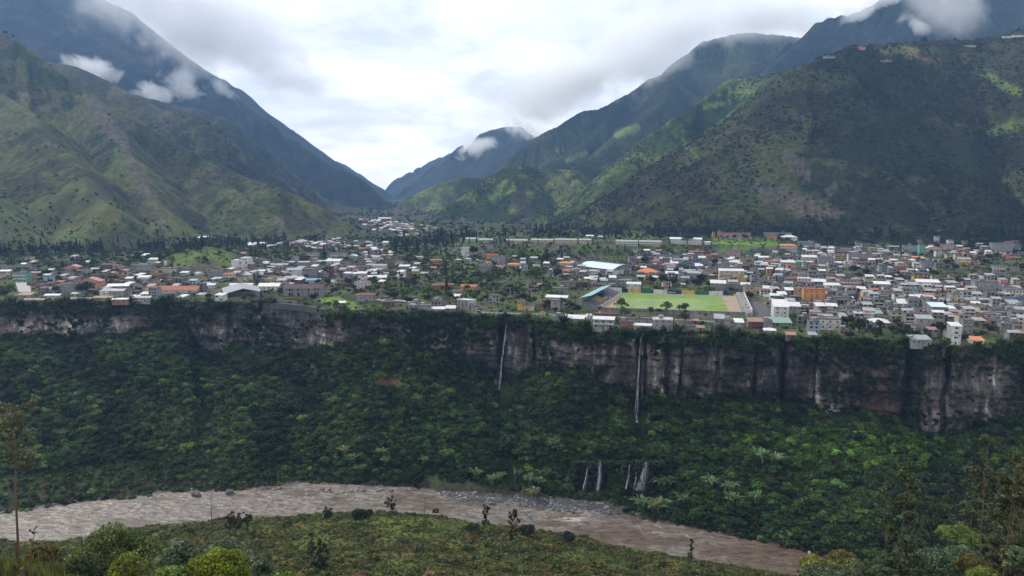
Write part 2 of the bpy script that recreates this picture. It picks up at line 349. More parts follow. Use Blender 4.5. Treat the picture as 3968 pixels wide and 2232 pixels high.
def stroke(pts, rad, colr, st=1.0, nz=0.5, seed=0, ymin=0, ymax=1e9):
    """a patch of other ground (field, scar, rock face) along a line on the hillside"""
    P = np.array(pts, float); bd = np.full(X.shape, 1e9)
    m_ = (u_ > P[:, 0].min() - 80) & (u_ < P[:, 0].max() + 80) & (v_ > P[:, 1].min() - 80) & (v_ < P[:, 1].max() + 80) & (Y > ymin) & (Y < ymax)
    if not m_.any(): return
    U = u_[m_]; V = v_[m_]; b_ = np.full(U.shape, 1e9)
    rads = rad if isinstance(rad, (list, tuple)) else [rad] * len(P)
    for i in range(len(P) - 1):
        e_ = P[i + 1] - P[i]; l2 = (e_ ** 2).sum() + 1e-6
        tt = np.clip(((U - P[i, 0]) * e_[0] + (V - P[i, 1]) * e_[1]) / l2, 0, 1)
        rd = rads[i] + tt * (rads[i + 1] - rads[i])
        b_ = np.minimum(b_, np.hypot(U - P[i, 0] - tt * e_[0], V - P[i, 1] - tt * e_[1]) / rd)
    n_ = fbm(U / 14, V / 14, 500 + seed, 4, 0.6)
    f_ = sst(1.25, 0.7, b_ + nz * 2.2 * (n_ - 0.5)) * st
    C[m_] = C[m_] * (1 - f_[:, None]) + np.array(colr) * f_[:, None]
S1 = lambda l: [(x / 1.449, y / 1.449) for x, y in l]
S2 = lambda l: [(1300 + x / 1.449, y / 1.449) for x, y in l]
S3 = lambda l: [(2568 + x / 1.449, y / 1.449) for x, y in l]
stroke(S1([(500,575),(560,640),(640,740),(700,800),(720,900),(760,980),(830,1090),(880,1200),(945,1310)]), [22,30,36,22,16,24,18,10,8], (0.105, 0.088, 0.080), 0.8, 0.8, 1, 1100, 2300)
stroke(S1([(620,980),(690,960),(660,880)]), 24, (0.085, 0.115, 0.036), 0.8, 0.9, 2, 1000, 2200)
stroke(S1([(1380,1230),(1500,1130),(1560,1180)]), 26, (0.06, 0.09, 0.03), 0.6, 0.9, 3, 1000, 2200)
stroke(S1([(1200,1290),(1350,1260)]), 30, (0.05, 0.08, 0.028), 0.6, 1.0, 4, 1000, 2200)
stroke(S1([(1560,1240),(1600,1330)]), 18, (0.13, 0.115, 0.11), 0.5, 1.0, 5, 1000, 2200)
stroke(S1([(0,1130),(60,1180),(120,1240)]), 34, (0.055, 0.085, 0.03), 0.7, 1.0, 6, 1000, 2200)
stroke(S1([(380,1320),(440,1380)]), 26, (0.085, 0.115, 0.040), 0.7, 0.8, 7, 1000, 2200)
stroke(S1([(250,980),(330,1030)]), 14, (0.085, 0.105, 0.04), 0.7, 0.9, 8, 1000, 2200)
stroke(S1([(120,540),(300,530),(460,545)]), 14, (0.13, 0.13, 0.06), 0.6, 0.8, 9, 1000, 2300)
stroke(S2([(1580,755),(1640,735),(1690,715)]), 15, (0.16, 0.21, 0.06), 0.9, 0.25, 10, 2300, 4200)
stroke(S2([(1300,900),(1350,880),(1400,865)]), 9, (0.14, 0.20, 0.06), 0.8, 0.5, 11, 2300, 4200)
stroke(S2([(1230,850),(1270,845)]), 7, (0.14, 0.20, 0.06), 0.8, 0.5, 12, 2300, 4200)
stroke(S2([(870,1110),(930,1090),(1000,1060)]), 12, (0.14, 0.20, 0.05), 0.8, 0.8, 13, 1700, 3000)
stroke(S2([(1040,1130),(1060,1200),(1050,1250)]), 36, (0.040, 0.042, 0.040), 0.75, 0.6, 14, 1500, 3000)
stroke(S2([(390,1150),(420,1170)]), 16, (0.045, 0.045, 0.04), 0.6, 0.6, 15, 2000, 3500)
stroke(S3([(700,870),(780,930),(800,990)]), [18,26,20], (0.095, 0.080, 0.078), 0.7, 1.3, 16, 1100, 2200)
stroke(S3([(520,1040),(620,1080),(760,1150),(900,1190),(980,1190)]), [24,34,36,26,18], (0.095, 0.080, 0.078), 0.7, 1.4, 17, 1100, 2200)
stroke(S3([(930,1080),(960,1040)]), 16, (0.09, 0.075, 0.075), 0.5, 1.2, 18, 1100, 2200)
stroke(S3([(1240,290),(1330,270),(1420,290)]), 16, (0.115, 0.14, 0.045), 0.9, 0.4, 19, 1100, 2300)
stroke(S3([(1800,400),(1890,470),(2000,520)]), 16, (0.12, 0.18, 0.035), 0.9, 0.4, 20, 1100, 2300)
stroke(S3([(1850,730),(1950,700),(2029,690)]), 20, (0.085, 0.125, 0.03), 0.75, 0.9, 21, 1000, 2200)
stroke(S3([(1360,320),(1500,330),(1560,340)]), 9, (0.14, 0.09, 0.075), 0.7, 0.8, 22, 1100, 2300)
stroke(S3([(380,510),(450,515),(510,520)]), 6, (0.12, 0.19, 0.04), 0.9, 0.4, 23, 1500, 2800)
stroke(S3([(240,600),(330,580)]), 9, (0.12, 0.19, 0.04), 0.8, 0.5, 24, 1500, 2800)
stroke(S3([(400,450),(650,430)]), 10, (0.055, 0.072, 0.042), 0.8, 0.5, 25, 1500, 2800)
stroke(S3([(830,700),(880,690)]), 12, (0.09, 0.12, 0.03), 0.7, 0.8, 26, 1100, 2200)
stroke(S3([(200,880),(110,800)]), 9, (0.09, 0.15, 0.035), 0.7, 0.9, 27, 1300, 2600)
# meadows on the terrace
stroke([(2770,935),(2850,937),(2940,940),(3010,940)], 14, (0.100, 0.175, 0.035), 0.95, 0.3, 30, 900, 1500)
stroke([(2790,968),(2900,965)], 12, (0.080, 0.130, 0.032), 0.8, 0.6, 31, 900, 1500)
stroke([(2380,906),(2440,912),(2520,922)], 9, (0.10, 0.16, 0.04), 0.9, 0.4, 32, 900, 1700)
stroke([(1730,948),(1790,940)], 8, (0.13, 0.115, 0.06), 0.8, 0.5, 33, 900, 1500)
stroke([(1950,910),(2030,905)], 9, (0.12, 0.115, 0.06), 0.8, 0.5, 34, 900, 1700)
stroke([(700,1010),(760,985),(840,985),(880,1020)], 34, (0.105, 0.150, 0.045), 0.75, 0.7, 35, 850, 1150)
stroke([(760,1020),(860,1030)], 20, (0.085, 0.075, 0.055), 0.7, 1.0, 36, 850, 1150)
stroke([(1250,1160),(1310,1165),(1370,1185)], 14, (0.11, 0.18, 0.04), 0.9, 0.4, 37, 600, 850)
stroke([(1700,990),(1790,1000),(1830,1040)], 18, (0.07, 0.13, 0.03), 0.8, 0.7, 38, 700, 1200)
stroke([(3330,960),(3420,955),(3480,975)], 13, (0.09, 0.13, 0.035), 0.9, 0.5, 39, 900, 1500)
V = np.stack([X, Y, Z], -1).reshape(-1, 3)
F = gridF(NR, NC)[:, ::-1]
rsplit = 0
# two pieces of setting: the terrace of the town near by, the mountains beyond it
SPL = int(np.argmax(rr[:, NC // 2] > 1330))
nt_ = SPL * NC
me = mesh_np('terrace_ground', V[:(SPL + 1) * NC], gridF(SPL + 1, NC)[:, ::-1], [M_ground], smooth=True, col=C.reshape(-1, 3)[:(SPL + 1) * NC])
tag(link('terrace_ground', me), kind='structure')
me = mesh_np('mountains', V[nt_:], gridF(NR - SPL, NC)[:, ::-1], [M_mtn], smooth=True, col=C.reshape(-1, 3)[nt_:])
tag(link('mountains', me), kind='structure')
FAR = dict(X=X, Y=Y, Z=Z, KEY=KEY, U=u_, V=v_)
def ground_z(x, y):
    """height of the far sheet, read from the grid itself"""
    az = math.atan2(x, y); r = math.hypot(x, y)
    c = (az - AZ[0]) / (AZ[1] - AZ[0]); ci = int(min(max(c, 0), NC - 2)); f = c - ci
    res = []
    for k in (ci, ci + 1):
        res.append(np.interp(r, rr[:, k], Z[:, k]))
    return float(res[0] * (1 - f) + res[1] * f)
def hit(u, v):
    """point of the terrace under a pixel of the photo"""
    a, b = ray(u, v); az = math.atan(a); k = 1 / math.cos(az)
    z = TERR
    y = (z - EYE) / b if b < 0 else 1500
    ys = np.linspace(max(300, rim_r(az) / k - 30), 3200, 1500)
    ci = int(np.clip(round((az - AZ[0]) / (AZ[1] - AZ[0])), 0, NC - 1))
    gz = np.interp(ys * k, rr[:, ci], Z[:, ci], left=TERR)
    rz = EYE + b * ys
    i = np.argmax(rz < gz)
    if not (rz < gz).any(): i = len(ys) - 1
    y = ys[i]
    return a * y, y, float(gz[i])
# ------------------------------------------------------------------ cliff
m_, n_, b_ = material('cliff_rock')
xa = noise_node(n_, 1.0, 8, 0.62, stretch=(0.15, 0.15, 0.055)); xb = noise_node(n_, 1.0, 5, 0.7, stretch=(0.45, 0.45, 0.22)); xc = noise_node(n_, 0.02, 3, 0.5)
ra = ramp(n_, xa.outputs[0], [(0.30, (0.022, 0.020, 0.020)), (0.46, (0.056, 0.052, 0.050)), (0.58, (0.094, 0.087, 0.083)), (0.67, (0.24, 0.225, 0.22)), (0.76, (0.33, 0.32, 0.31))])
rb = ramp(n_, xb.outputs[0], [(0.32, (0.30, 0.30, 0.32)), (0.5, (0.95, 0.95, 0.95)), (0.7, (1.35, 1.32, 1.28))])
at_ = N(n_, 'ShaderNodeAttribute', attribute_name='col')
cA = mix(n_, 1.0, ra.outputs[0], rb.outputs[0], 'MULTIPLY'); cB = mix(n_, 1.0, cA, at_.outputs[0], 'MULTIPLY')
n_.links.new(cB, b_.inputs['Base Color']); b_.inputs['Roughness'].default_value = 0.85
bump(n_, b_, xb.outputs[0], 1.0, 1.2)
M_rock = m_
NV = 90
tt = np.linspace(0, 1, NV)[:, None]
azg = np.repeat(AZ[None, :], NV, 0)
arc = azg * 560
zc = z_cb[None, :] - 4 + (TERR + 0.3 - z_cb[None, :] + 4) * tt
bulge = sst(0, 0.12, tt) * sst(1.0, 0.9, tt)
arcw = arc + 14 * (fbm(arc / 30, zc / 16, 58, 3) - 0.5)
flute = (ridged(arcw / 21, zc / 38, 61, 4, 0.55) - 0.55) * 8 + (ridged(arcw / 6.0, zc / 14, 66, 4, 0.6) - 0.5) * 3.2 + (fbm(arc / 48, zc / 26, 71, 3) - 0.5) * 16
ledge = (vn(arc / 30, zc / 5.5, 83) > 0.55) * 1.0
ledge = (fbm(arcw / 22, zc / 5.0, 83, 3, 0.6) - 0.5) * 6.0
FISS = [(1943, 12, 13), (2070, 7, 10), (2472, 9, 10), (2585, 10, 11), (2500, 6, 8), (2640, 5, 7), (3033, 12, 12), (3160, 6, 6), (2925, 6, 7), (3520, 14, 12), (3668, 8, 10), (905, 14, 8), (690, 60, 9), (1530, 30, 8), (2780, 8, 6), (3330, 18, 5)]
fis = 0
for (u, wd, dp) in FISS:
    a0 = math.atan(ray(u, 1450)[0]); fis = fis + dp * (0.35 + 0.9 * fbm(zc / 22, azg * 0 + u * 1.7, 92, 2)) * np.exp(-(((azg - a0 + (fbm(zc / 13, azg * 0 + u, 91, 3) - 0.5) * 0.005) * FPX) / wd) ** 2)
# the recess under the overhang at the foot of the two falls
over = 0
for (u, wd) in ((1943, 50), (2470, 75)):
    a0 = math.atan(ray(u, 1500)[0]); over = over + 12 * np.exp(-(((azg - a0) * FPX) / wd) ** 2) * sst(0.45, 0.05, tt)
rc = r_cb[None, :] + (r_rim - r_cb)[None, :] * tt + bulge * (-flute - ledge + fis) + over
rc[0] = r_cb + 3
Xc = rc * np.sin(azg); Yc = rc * np.cos(azg)
uc, vc = proj(Xc, Yc, zc)
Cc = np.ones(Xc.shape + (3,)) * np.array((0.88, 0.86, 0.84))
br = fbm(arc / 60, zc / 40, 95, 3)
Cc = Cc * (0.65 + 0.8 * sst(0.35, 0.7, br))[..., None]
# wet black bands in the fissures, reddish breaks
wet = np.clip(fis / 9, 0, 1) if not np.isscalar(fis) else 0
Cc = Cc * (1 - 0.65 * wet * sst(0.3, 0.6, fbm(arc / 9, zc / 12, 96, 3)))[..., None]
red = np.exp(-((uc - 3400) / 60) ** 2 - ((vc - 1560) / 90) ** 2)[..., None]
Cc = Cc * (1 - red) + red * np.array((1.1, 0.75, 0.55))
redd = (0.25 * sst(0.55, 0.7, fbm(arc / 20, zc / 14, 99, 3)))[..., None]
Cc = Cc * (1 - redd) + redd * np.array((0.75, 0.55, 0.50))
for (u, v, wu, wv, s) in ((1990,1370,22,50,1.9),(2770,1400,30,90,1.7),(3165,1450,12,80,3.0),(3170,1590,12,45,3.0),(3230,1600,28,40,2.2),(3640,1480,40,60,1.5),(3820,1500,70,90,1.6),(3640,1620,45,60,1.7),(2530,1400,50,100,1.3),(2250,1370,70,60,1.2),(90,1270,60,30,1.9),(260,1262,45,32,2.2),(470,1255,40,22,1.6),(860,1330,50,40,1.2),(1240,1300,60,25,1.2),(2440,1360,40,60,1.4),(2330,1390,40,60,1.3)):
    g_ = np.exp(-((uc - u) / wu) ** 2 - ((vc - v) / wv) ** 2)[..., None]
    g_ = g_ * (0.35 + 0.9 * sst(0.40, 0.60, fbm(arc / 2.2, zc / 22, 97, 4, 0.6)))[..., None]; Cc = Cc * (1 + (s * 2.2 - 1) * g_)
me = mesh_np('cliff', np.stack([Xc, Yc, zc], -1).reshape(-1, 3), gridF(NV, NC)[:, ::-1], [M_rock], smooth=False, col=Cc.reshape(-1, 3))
tag(link('cliff', me), kind='structure')

# ------------------------------------------------------------------ talus slope of the gorge
M_talus = vcol_material('gorge_floor', 0.5, 0.08, bd=0.6)
NT = 120
tt = np.linspace(0, 1, NT)[:, None]; azg = np.repeat(AZ[None, :], NT, 0)
rt = r_fb[None, :] - 3 + (r_cb + 6 - r_fb + 3)[None, :] * tt
prof = tt ** 0.92
zt = -1.2 + (z_cb[None, :] + 1.2) * prof
zt = zt + sst(0, 0.05, tt) * (1.5 + 0 * azg) + sst(0.03, 0.2, tt) * sst(1.0, 0.85, tt) * ((fbm(azg * 12, tt * 3 + 0 * azg, 111, 4) - 0.5) * 16 + (ridged(azg * 30, tt * 2 + 0 * azg, 113, 3) - 0.5) * 6)
# a low black ledge above the river behind the small falls
ub, vb = proj(rt * np.sin(azg), rt * np.cos(azg), zt)
lw = sst(1880, 2200, ub) * sst(2680, 2560, ub)
zt = zt + lw * 0
bench = np.maximum(lw, np.exp(-((ub - 1995) / 34) ** 4))
zt = zt * (1 - bench) + bench * np.where(tt < 0.25, np.minimum(zt, 0.6 + 7 * tt), zt * sst(0.24, 0.34, tt) + 2.2 * (1 - sst(0.24, 0.34, tt)))
# the stone bar on the right bank: low and flat at first
bar = sst(1640, 1750, ub) * sst(2520, 2400, ub)
gully = 7 * np.exp(-((ub - 1990) / 60) ** 2) * sst(0.35, 0.6, tt) * sst(1.0, 0.8, tt)
zt = zt - gully
Xt = rt * np.sin(azg); Yt = rt * np.cos(azg)
nn = fbm(Xt / 16, Yt / 16, 121, 4)
Ct = np.array((0.020, 0.026, 0.012)) + (np.array((0.034, 0.050, 0.018)) - np.array((0.020, 0.026, 0.012))) * sst(0.35, 0.65, nn)[..., None]
edge = sst(0.10, 0.03, tt + 0.08 * (nn - 0.5))[..., None]
Ct = Ct * (1 - edge) + edge * np.array((0.045, 0.044, 0.030))
ut, vt = proj(Xt, Yt, zt)
ero = np.exp(-((ut - 1500) / 70) ** 2 - ((vt - 1470) / 45) ** 2)[..., None] * sst(0.45, 0.6, nn)[..., None]
Ct = Ct * (1 - ero) + ero * np.array((0.10, 0.06, 0.045))
me = mesh_np('gorge_slope', np.stack([Xt, Yt, zt], -1).reshape(-1, 3), gridF(NT, NC)[:, ::-1], [M_talus], smooth=True, col=Ct.reshape(-1, 3))
tag(link('gorge_slope', me), kind='structure')

# ------------------------------------------------------------------ near hillside
def near_z(x, y):
    az = np.arctan2(x, np.maximum(y, 1)); r = np.hypot(x, y)
    d = np.interp(az, AZ, r_nb) - r                       # metres from the water line towards the camera
    z = 1.6 * sst(-1, 5, d) - 1.5 * sst(2, -6, d) + 0.30 * np.maximum(d, 0)
    z = z + 0.32 * np.maximum(260 - r, 0)
    b = sst(60, 140, d)
    z = z + (fbm(x / 30, y / 30, 131, 4) - 0.5) * 5 * sst(4, 40, d)
    mound = 7.4 * np.exp(-((x + 60) / 17) ** 2 - ((y - 80) / 26) ** 2) + 8.5 * np.exp(-((x - 66) / 20) ** 2 - ((y - 108) / 34) ** 2)
    lim = EYE - 0.563 * y - 6.5 + 1.6 * (fbm(x / 14, y / 14, 137, 3) - 0.5) + mound + 70 * sst(215, 340, y)
    z = np.minimum(z, lim)
    return z
NN = 300
tt = np.linspace(0, 1, NN)[:, None]
rn = 30 + (r_nb[None, :] + 5 - 30) * tt ** 1.0
AZn = AZ
Xn = rn * np.sin(azg[:1]); Yn = rn * np.cos(azg[:1])
Zn = near_z(Xn, Yn)
un, vn_ = proj(Xn, Yn, Zn)
n1_ = fbm(Xn / 26, Yn / 26, 151, 4); n2_ = fbm(Xn / 7, Yn / 7, 155, 3)
ga, gb, gc_ = np.array((0.062, 0.092, 0.022)), np.array((0.082, 0.074, 0.026)), np.array((0.038, 0.050, 0.018))
f1 = sst(0.40, 0.62, n1_)[..., None]; f2 = sst(0.45, 0.65, n2_)[..., None]
Cn = gb + (ga - gb) * f1; Cn = Cn + (gc_ - Cn) * f2
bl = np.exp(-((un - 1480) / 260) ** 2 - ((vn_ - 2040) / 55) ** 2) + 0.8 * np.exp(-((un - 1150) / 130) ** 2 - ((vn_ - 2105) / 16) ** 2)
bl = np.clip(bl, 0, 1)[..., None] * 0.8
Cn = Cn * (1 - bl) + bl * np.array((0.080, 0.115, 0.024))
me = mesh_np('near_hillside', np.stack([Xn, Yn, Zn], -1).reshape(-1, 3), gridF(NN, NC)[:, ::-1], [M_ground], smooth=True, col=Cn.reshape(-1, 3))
tag(link('near_hillside', me), kind='structure')

# ------------------------------------------------------------------ river
m_, n_, b_ = material('river_water')
at_ = N(n_, 'ShaderNodeAttribute', attribute_name='col')
xa = noise_node(n_, 0.9, 5, 0.65); xb = noise_node(n_, 0.30, 4, 0.6, stretch=(0.45, 1.3, 1))
rb = ramp(n_, xb.outputs[0], [(0.34, (0.45, 0.38, 0.34)), (0.48, (0.95, 0.93, 0.92)), (0.62, (1.15, 1.15, 1.16))])
ra = ramp(n_, xa.outputs[0], [(0.3, (0.80, 0.78, 0.76)), (0.62, (1.1, 1.1, 1.1)), (0.74, (1.7, 1.75, 1.8))])
cA = mix(n_, 1.0, at_.outputs[0], rb.outputs[0], 'MULTIPLY'); cB = mix(n_, 1.0, cA, ra.outputs[0], 'MULTIPLY')
n_.links.new(cB, b_.inputs['Base Color']); b_.inputs['Roughness'].default_value = 0.36; b_.inputs['Specular IOR Level'].default_value = 0.5
bump(n_, b_, xa.outputs[0], 1.0, 0.5)
NW = 150
tt = np.linspace(0, 1, NW)[:, None]
rw = r_nb[None, :] - 4 + (r_fb - r_nb + 8)[None, :] * tt
Xw = rw * np.sin(AZ); Yw = rw * np.cos(AZ)
Xq = Xw + 3 * (fbm(Xw / 12, Yw / 12, 168, 2) - 0.5); Yq = Yw + 6 * (fbm(Xw / 14, Yw / 14, 169, 2) - 0.5)
mid = sst(0.0, 0.10, tt) * sst(1.0, 0.78, tt)
W1 = ridged(Xq / 7.0, Yq / 2.6, 161, 4, 0.55); W2 = fbm(Xw / 24, Yw / 12, 163, 3)
Zw = (W1 - 0.55) * 1.5 * (0.15 + 0.85 * mid * sst(0.30, 0.60, W2)) + 0.1
brown = np.array((0.082, 0.053, 0.034)); foam_sheen = np.array((0.125, 0.108, 0.092))
uw, vw = proj(Xw, Yw, Zw)
ff = np.clip(mid * (0.30 + 0.95 * sst(0.35, 0.6, W2)) * sst(3250, 2300, uw) + 0.25 * sst(1200, 100, uw), 0, 1)[..., None]  # besides foam, lighter left end: sky reflection put into the water colour
Cw = brown + (foam_sheen - brown) * ff
crest = sst(0.76, 0.92, W1)[..., None] * ff * 0.6
Cw = Cw * (1 - crest) + crest * np.array((0.30, 0.27, 0.25))
trough = sst(0.42, 0.25, W1)[..., None]
Cw = Cw * (1 - 0.85 * trough * np.array((0.7, 0.85, 1.0)))
fm = np.exp(-((uw - 2210) / 60) ** 2 - ((vw - 2012) / 6) ** 2)[..., None]
fm = fm * sst(.45, .6, W1)[..., None]; Cw = Cw * (1 - fm) + fm * np.array((0.45, 0.42, 0.39))
me = mesh_np('river', np.stack([Xw, Yw, Zw], -1).reshape(-1, 3), gridF(NW, NC)[:, ::-1], [MATS['river_water']], smooth=True, col=Cw.reshape(-1, 3))
tag(link('river', me), kind='structure')
# valley bottom under everything (bed of the river)
Q = 6500
me = mesh_np('river_bed', [(-Q, -200, -6), (Q, -200, -6), (Q, 7900, -6), (-Q, 7900, -6)], [[0, 1, 2, 3]], [M_ground], col=np.full((4, 3), 0.04))
tag(link('river_bed', me), kind='structure')
def talus_pt(az, t):
    c = (az - AZ[0]) / (AZ[1] - AZ[0]); ci = np.clip(np.round(c).astype(int), 0, NC - 1)
    ti = np.clip(np.round(t * (NT - 1)).astype(int), 0, NT - 1)
    return Xt[ti, ci], Yt[ti, ci], zt[ti, ci]
# ------------------------------------------------------------------ leaves, bark
def leaf_material(name, trans=0.35, rough=0.6, spec=0.2, var=(0.45, 1.7)):
    m_ = bpy.data.materials.new(name); m_.use_nodes = True; n_ = m_.node_tree; n_.nodes.clear(); MATS[name] = m_
    o_ = N(n_, 'ShaderNodeOutputMaterial'); b_ = N(n_, 'ShaderNodeBsdfPrincipled', inp={'Roughness': rough, 'Specular IOR Level': spec}); t_ = N(n_, 'ShaderNodeBsdfTranslucent'); s_ = N(n_, 'ShaderNodeMixShader', inp={0: trans})
    a1 = N(n_, 'ShaderNodeAttribute', attribute_name='tint', attribute_type='INSTANCER'); a2 = N(n_, 'ShaderNodeAttribute', attribute_name='col')
    x1 = noise_node(n_, 0.9, 3, 0.6, obj=True)
    r1 = ramp(n_, x1.outputs[0], [(0.3, (0.7, 0.74, 0.75)), (0.7, (1.35, 1.28, 1.1))])
    c1_ = mix(n_, 1.0, a1.outputs[0], a2.outputs[0], 'MULTIPLY'); c2_ = mix(n_, 1.0, c1_, r1.outputs[0], 'MULTIPLY')
    n_.links.new(c2_, b_.inputs['Base Color']); n_.links.new(c2_, t_.inputs['Color'])
    n_.links.new(b_.outputs[0], s_.inputs[1]); n_.links.new(t_.outputs[0], s_.inputs[2]); n_.links.new(s_.outputs[0], o_.inputs[0])
    return m_
M_leaf = leaf_material('leaves')
m_, n_, b_ = material('bark'); xb = noise_node(n_, 3.0, 4, 0.6, stretch=(1, 1, 0.2), obj=True)
rb = ramp(n_, xb.outputs[0], [(0.3, (0.050, 0.038, 0.028)), (0.7, (0.130, 0.100, 0.075))]); n_.links.new(rb.outputs[0], b_.inputs['Base Color']); b_.inputs['Roughness'].default_value = 0.9
M_bark = m_
m_, n_, b_ = material('red_bark'); xb = noise_node(n_, 2.0, 4, 0.6, stretch=(1, 1, 0.15), obj=True)
rb = ramp(n_, xb.outputs[0], [(0.3, (0.085, 0.048, 0.030)), (0.7, (0.170, 0.105, 0.065))]); n_.links.new(rb.outputs[0], b_.inputs['Base Color']); b_.inputs['Roughness'].default_value = 0.85
M_redbark = m_

def cards(P, Nn, size, rg, jit=0.7, elong=1.4):
    """small bent leaf cards at P, facing about Nn"""
    n = len(P)
    Nn = Nn + rg.normal(0, jit, (n, 3)); Nn /= np.linalg.norm(Nn, axis=1)[:, None] + 1e-9
    h = rg.normal(0, 1, (n, 3)); T = np.cross(Nn, h); T /= np.linalg.norm(T, axis=1)[:, None] + 1e-9
    B = np.cross(Nn, T)
    s = (size * rg.uniform(0.6, 1.35, n))[:, None]
    a = P - T * s * 0.5 * elong; c = P + T * s * 0.5 * elong; b = P + B * s * 0.5 - Nn * s * 0.12; d = P - B * s * 0.5 - Nn * s * 0.12
    V = np.stack([a, b, c, d], 1).reshape(-1, 3)
    F = (np.arange(n) * 4)[:, None] + np.arange(4)[None, :]
    g = np.repeat(rg.uniform(0.5, 1.55, n), 4)
    return V, F, np.repeat(g[:, None], 3, 1)
def lobes(rg, n, Rx, Rz, zc, r0=0.42, flat=0.8):
    """centres and radii of leaf masses spread through a crown"""
    L_ = []
    for i in range(n):
        th = rg.uniform(0, 2 * math.pi); q = rg.uniform(0, 1) ** 0.6; ph = rg.uniform(-0.5, 1.0)
        c = np.array([math.cos(th) * q * Rx * 0.72, math.sin(th) * q * Rx * 0.72, zc + ph * Rz * 0.6 * (1 - 0.45 * q)])
        L_.append((c, rg.uniform(0.7, 1.25) * r0 * Rx))
    return L_
def leafmass(L_, n, size, rg, flat=0.8, jit=0.7, low=-0.55, inner=0.2):
    rs = np.array([l[1] for l in L_]); cs = np.array([l[0] for l in L_]); p_ = rs ** 2 / (rs ** 2).sum()
    k = rg.choice(len(L_), n, p=p_)
    d = rg.normal(0, 1, (n, 3)); d /= np.linalg.norm(d, axis=1)[:, None]; d[:, 2] = np.where(d[:, 2] < low, -d[:, 2], d[:, 2])
    rad = rs[k] * np.where(rg.random(n) < inner, rg.uniform(0.4, 0.9, n), rg.uniform(0.86, 1.12, n))
    sc = np.array([1, 1, flat])
    P = cs[k] + d * rad[:, None] * sc
    V, F, g = cards(P, d, size, rg, jit)
    lv = rg.uniform(0.72, 1.32, len(rs))        # light and dark clumps: young and old foliage
    return V, F, g * np.repeat(lv[k], 4)[:, None]
def tube(pts, rad, sides=6):
    P = np.array(pts, float); n = len(P); V = []
    for i in range(n):
        t_ = P[min(i + 1, n - 1)] - P[max(i - 1, 0)]; t_ /= np.linalg.norm(t_) + 1e-9
        a = np.cross(t_, (0.3, 1, 0.1)); a /= np.linalg.norm(a); b = np.cross(t_, a)
        th = np.linspace(0, 2 * math.pi, sides, endpoint=False)
        V.append(P[i] + rad[i] * (np.cos(th)[:, None] * a + np.sin(th)[:, None] * b))
    V = np.concatenate(V); F = []
    for i in range(n - 1):
        for j in range(sides):
            F.append((i * sides + j, i * sides + (j + 1) % sides, (i + 1) * sides + (j + 1) % sides, (i + 1) * sides + j))
    return V, np.array(F)
def join(parts):
    """[(V, F)] -> V, F"""
    Vs, Fs, c = [], [], 0
    for V, F in parts:
        Vs.append(np.asarray(V, float)); Fs.append(np.asarray(F) + c); c += len(V)
    return np.concatenate(Vs), np.concatenate(Fs)
def limbs(L_, rg, base, r, top_z, wob=0.3, nmax=9):
    parts = []
    zt_ = top_z
    trunk = [np.array([0, 0, -0.6]), np.array([rg.normal(0, wob * .3), rg.normal(0, wob * .3), zt_ * 0.5]), np.array([rg.normal(0, wob * .5), rg.normal(0, wob * .5), zt_])]
    parts.append(tube(trunk, [r * 1.25, r * 0.9, r * 0.7], 7))
    for c, q in L_[:nmax]:
        s = trunk[1] + (trunk[2] - trunk[1]) * rg.uniform(0.4, 1.0)
        mid_ = s + (c - s) * 0.5 + np.array([0, 0, 0.12 * np.linalg.norm(c - s)])
        parts.append(tube([s, mid_, c], [r * 0.5, r * 0.32, r * 0.12], 5))
    return join(parts)
def broad(seed, Rx=3.4, Rz=3.0, th=3.4, nl=9, n=420, size=0.75, r=0.22, flat=0.8, r0=0.42, jit=0.7, inner=0.15, nmax=9):
    rg = np.random.default_rng(seed)
    L_ = lobes(rg, nl, Rx, Rz, th + Rz * 0.35, r0)
    return leafmass(L_, n, size, rg, flat, jit, inner=inner), limbs(L_, rg, None, r, th, nmax=nmax)
def conifer(seed, H=14.0, Rb=2.6, n=420, size=0.8):
    rg = np.random.default_rng(seed)
    z = rg.uniform(0.08, 1, n) ** 0.9; th = rg.uniform(0, 2 * math.pi, n)
    wh = 0.72 + 0.28 * np.sin(z * 46 + 1.3 * np.sin(th * 3 + seed)); q = (1 - z) ** 0.75 * Rb * wh * rg.uniform(0.55, 1.1, n) + 0.12
    P = np.stack([np.cos(th) * q, np.sin(th) * q, z * H], 1); Nn = np.stack([np.cos(th), np.sin(th), 0.5 + 0 * th], 1)
    return cards(P, Nn, size, rg, 0.5, 1.6), tube([(0, 0, -0.5), (0, 0, H * 0.5), (0, 0, H * 0.96)], [0.26, 0.17, 0.04], 6)
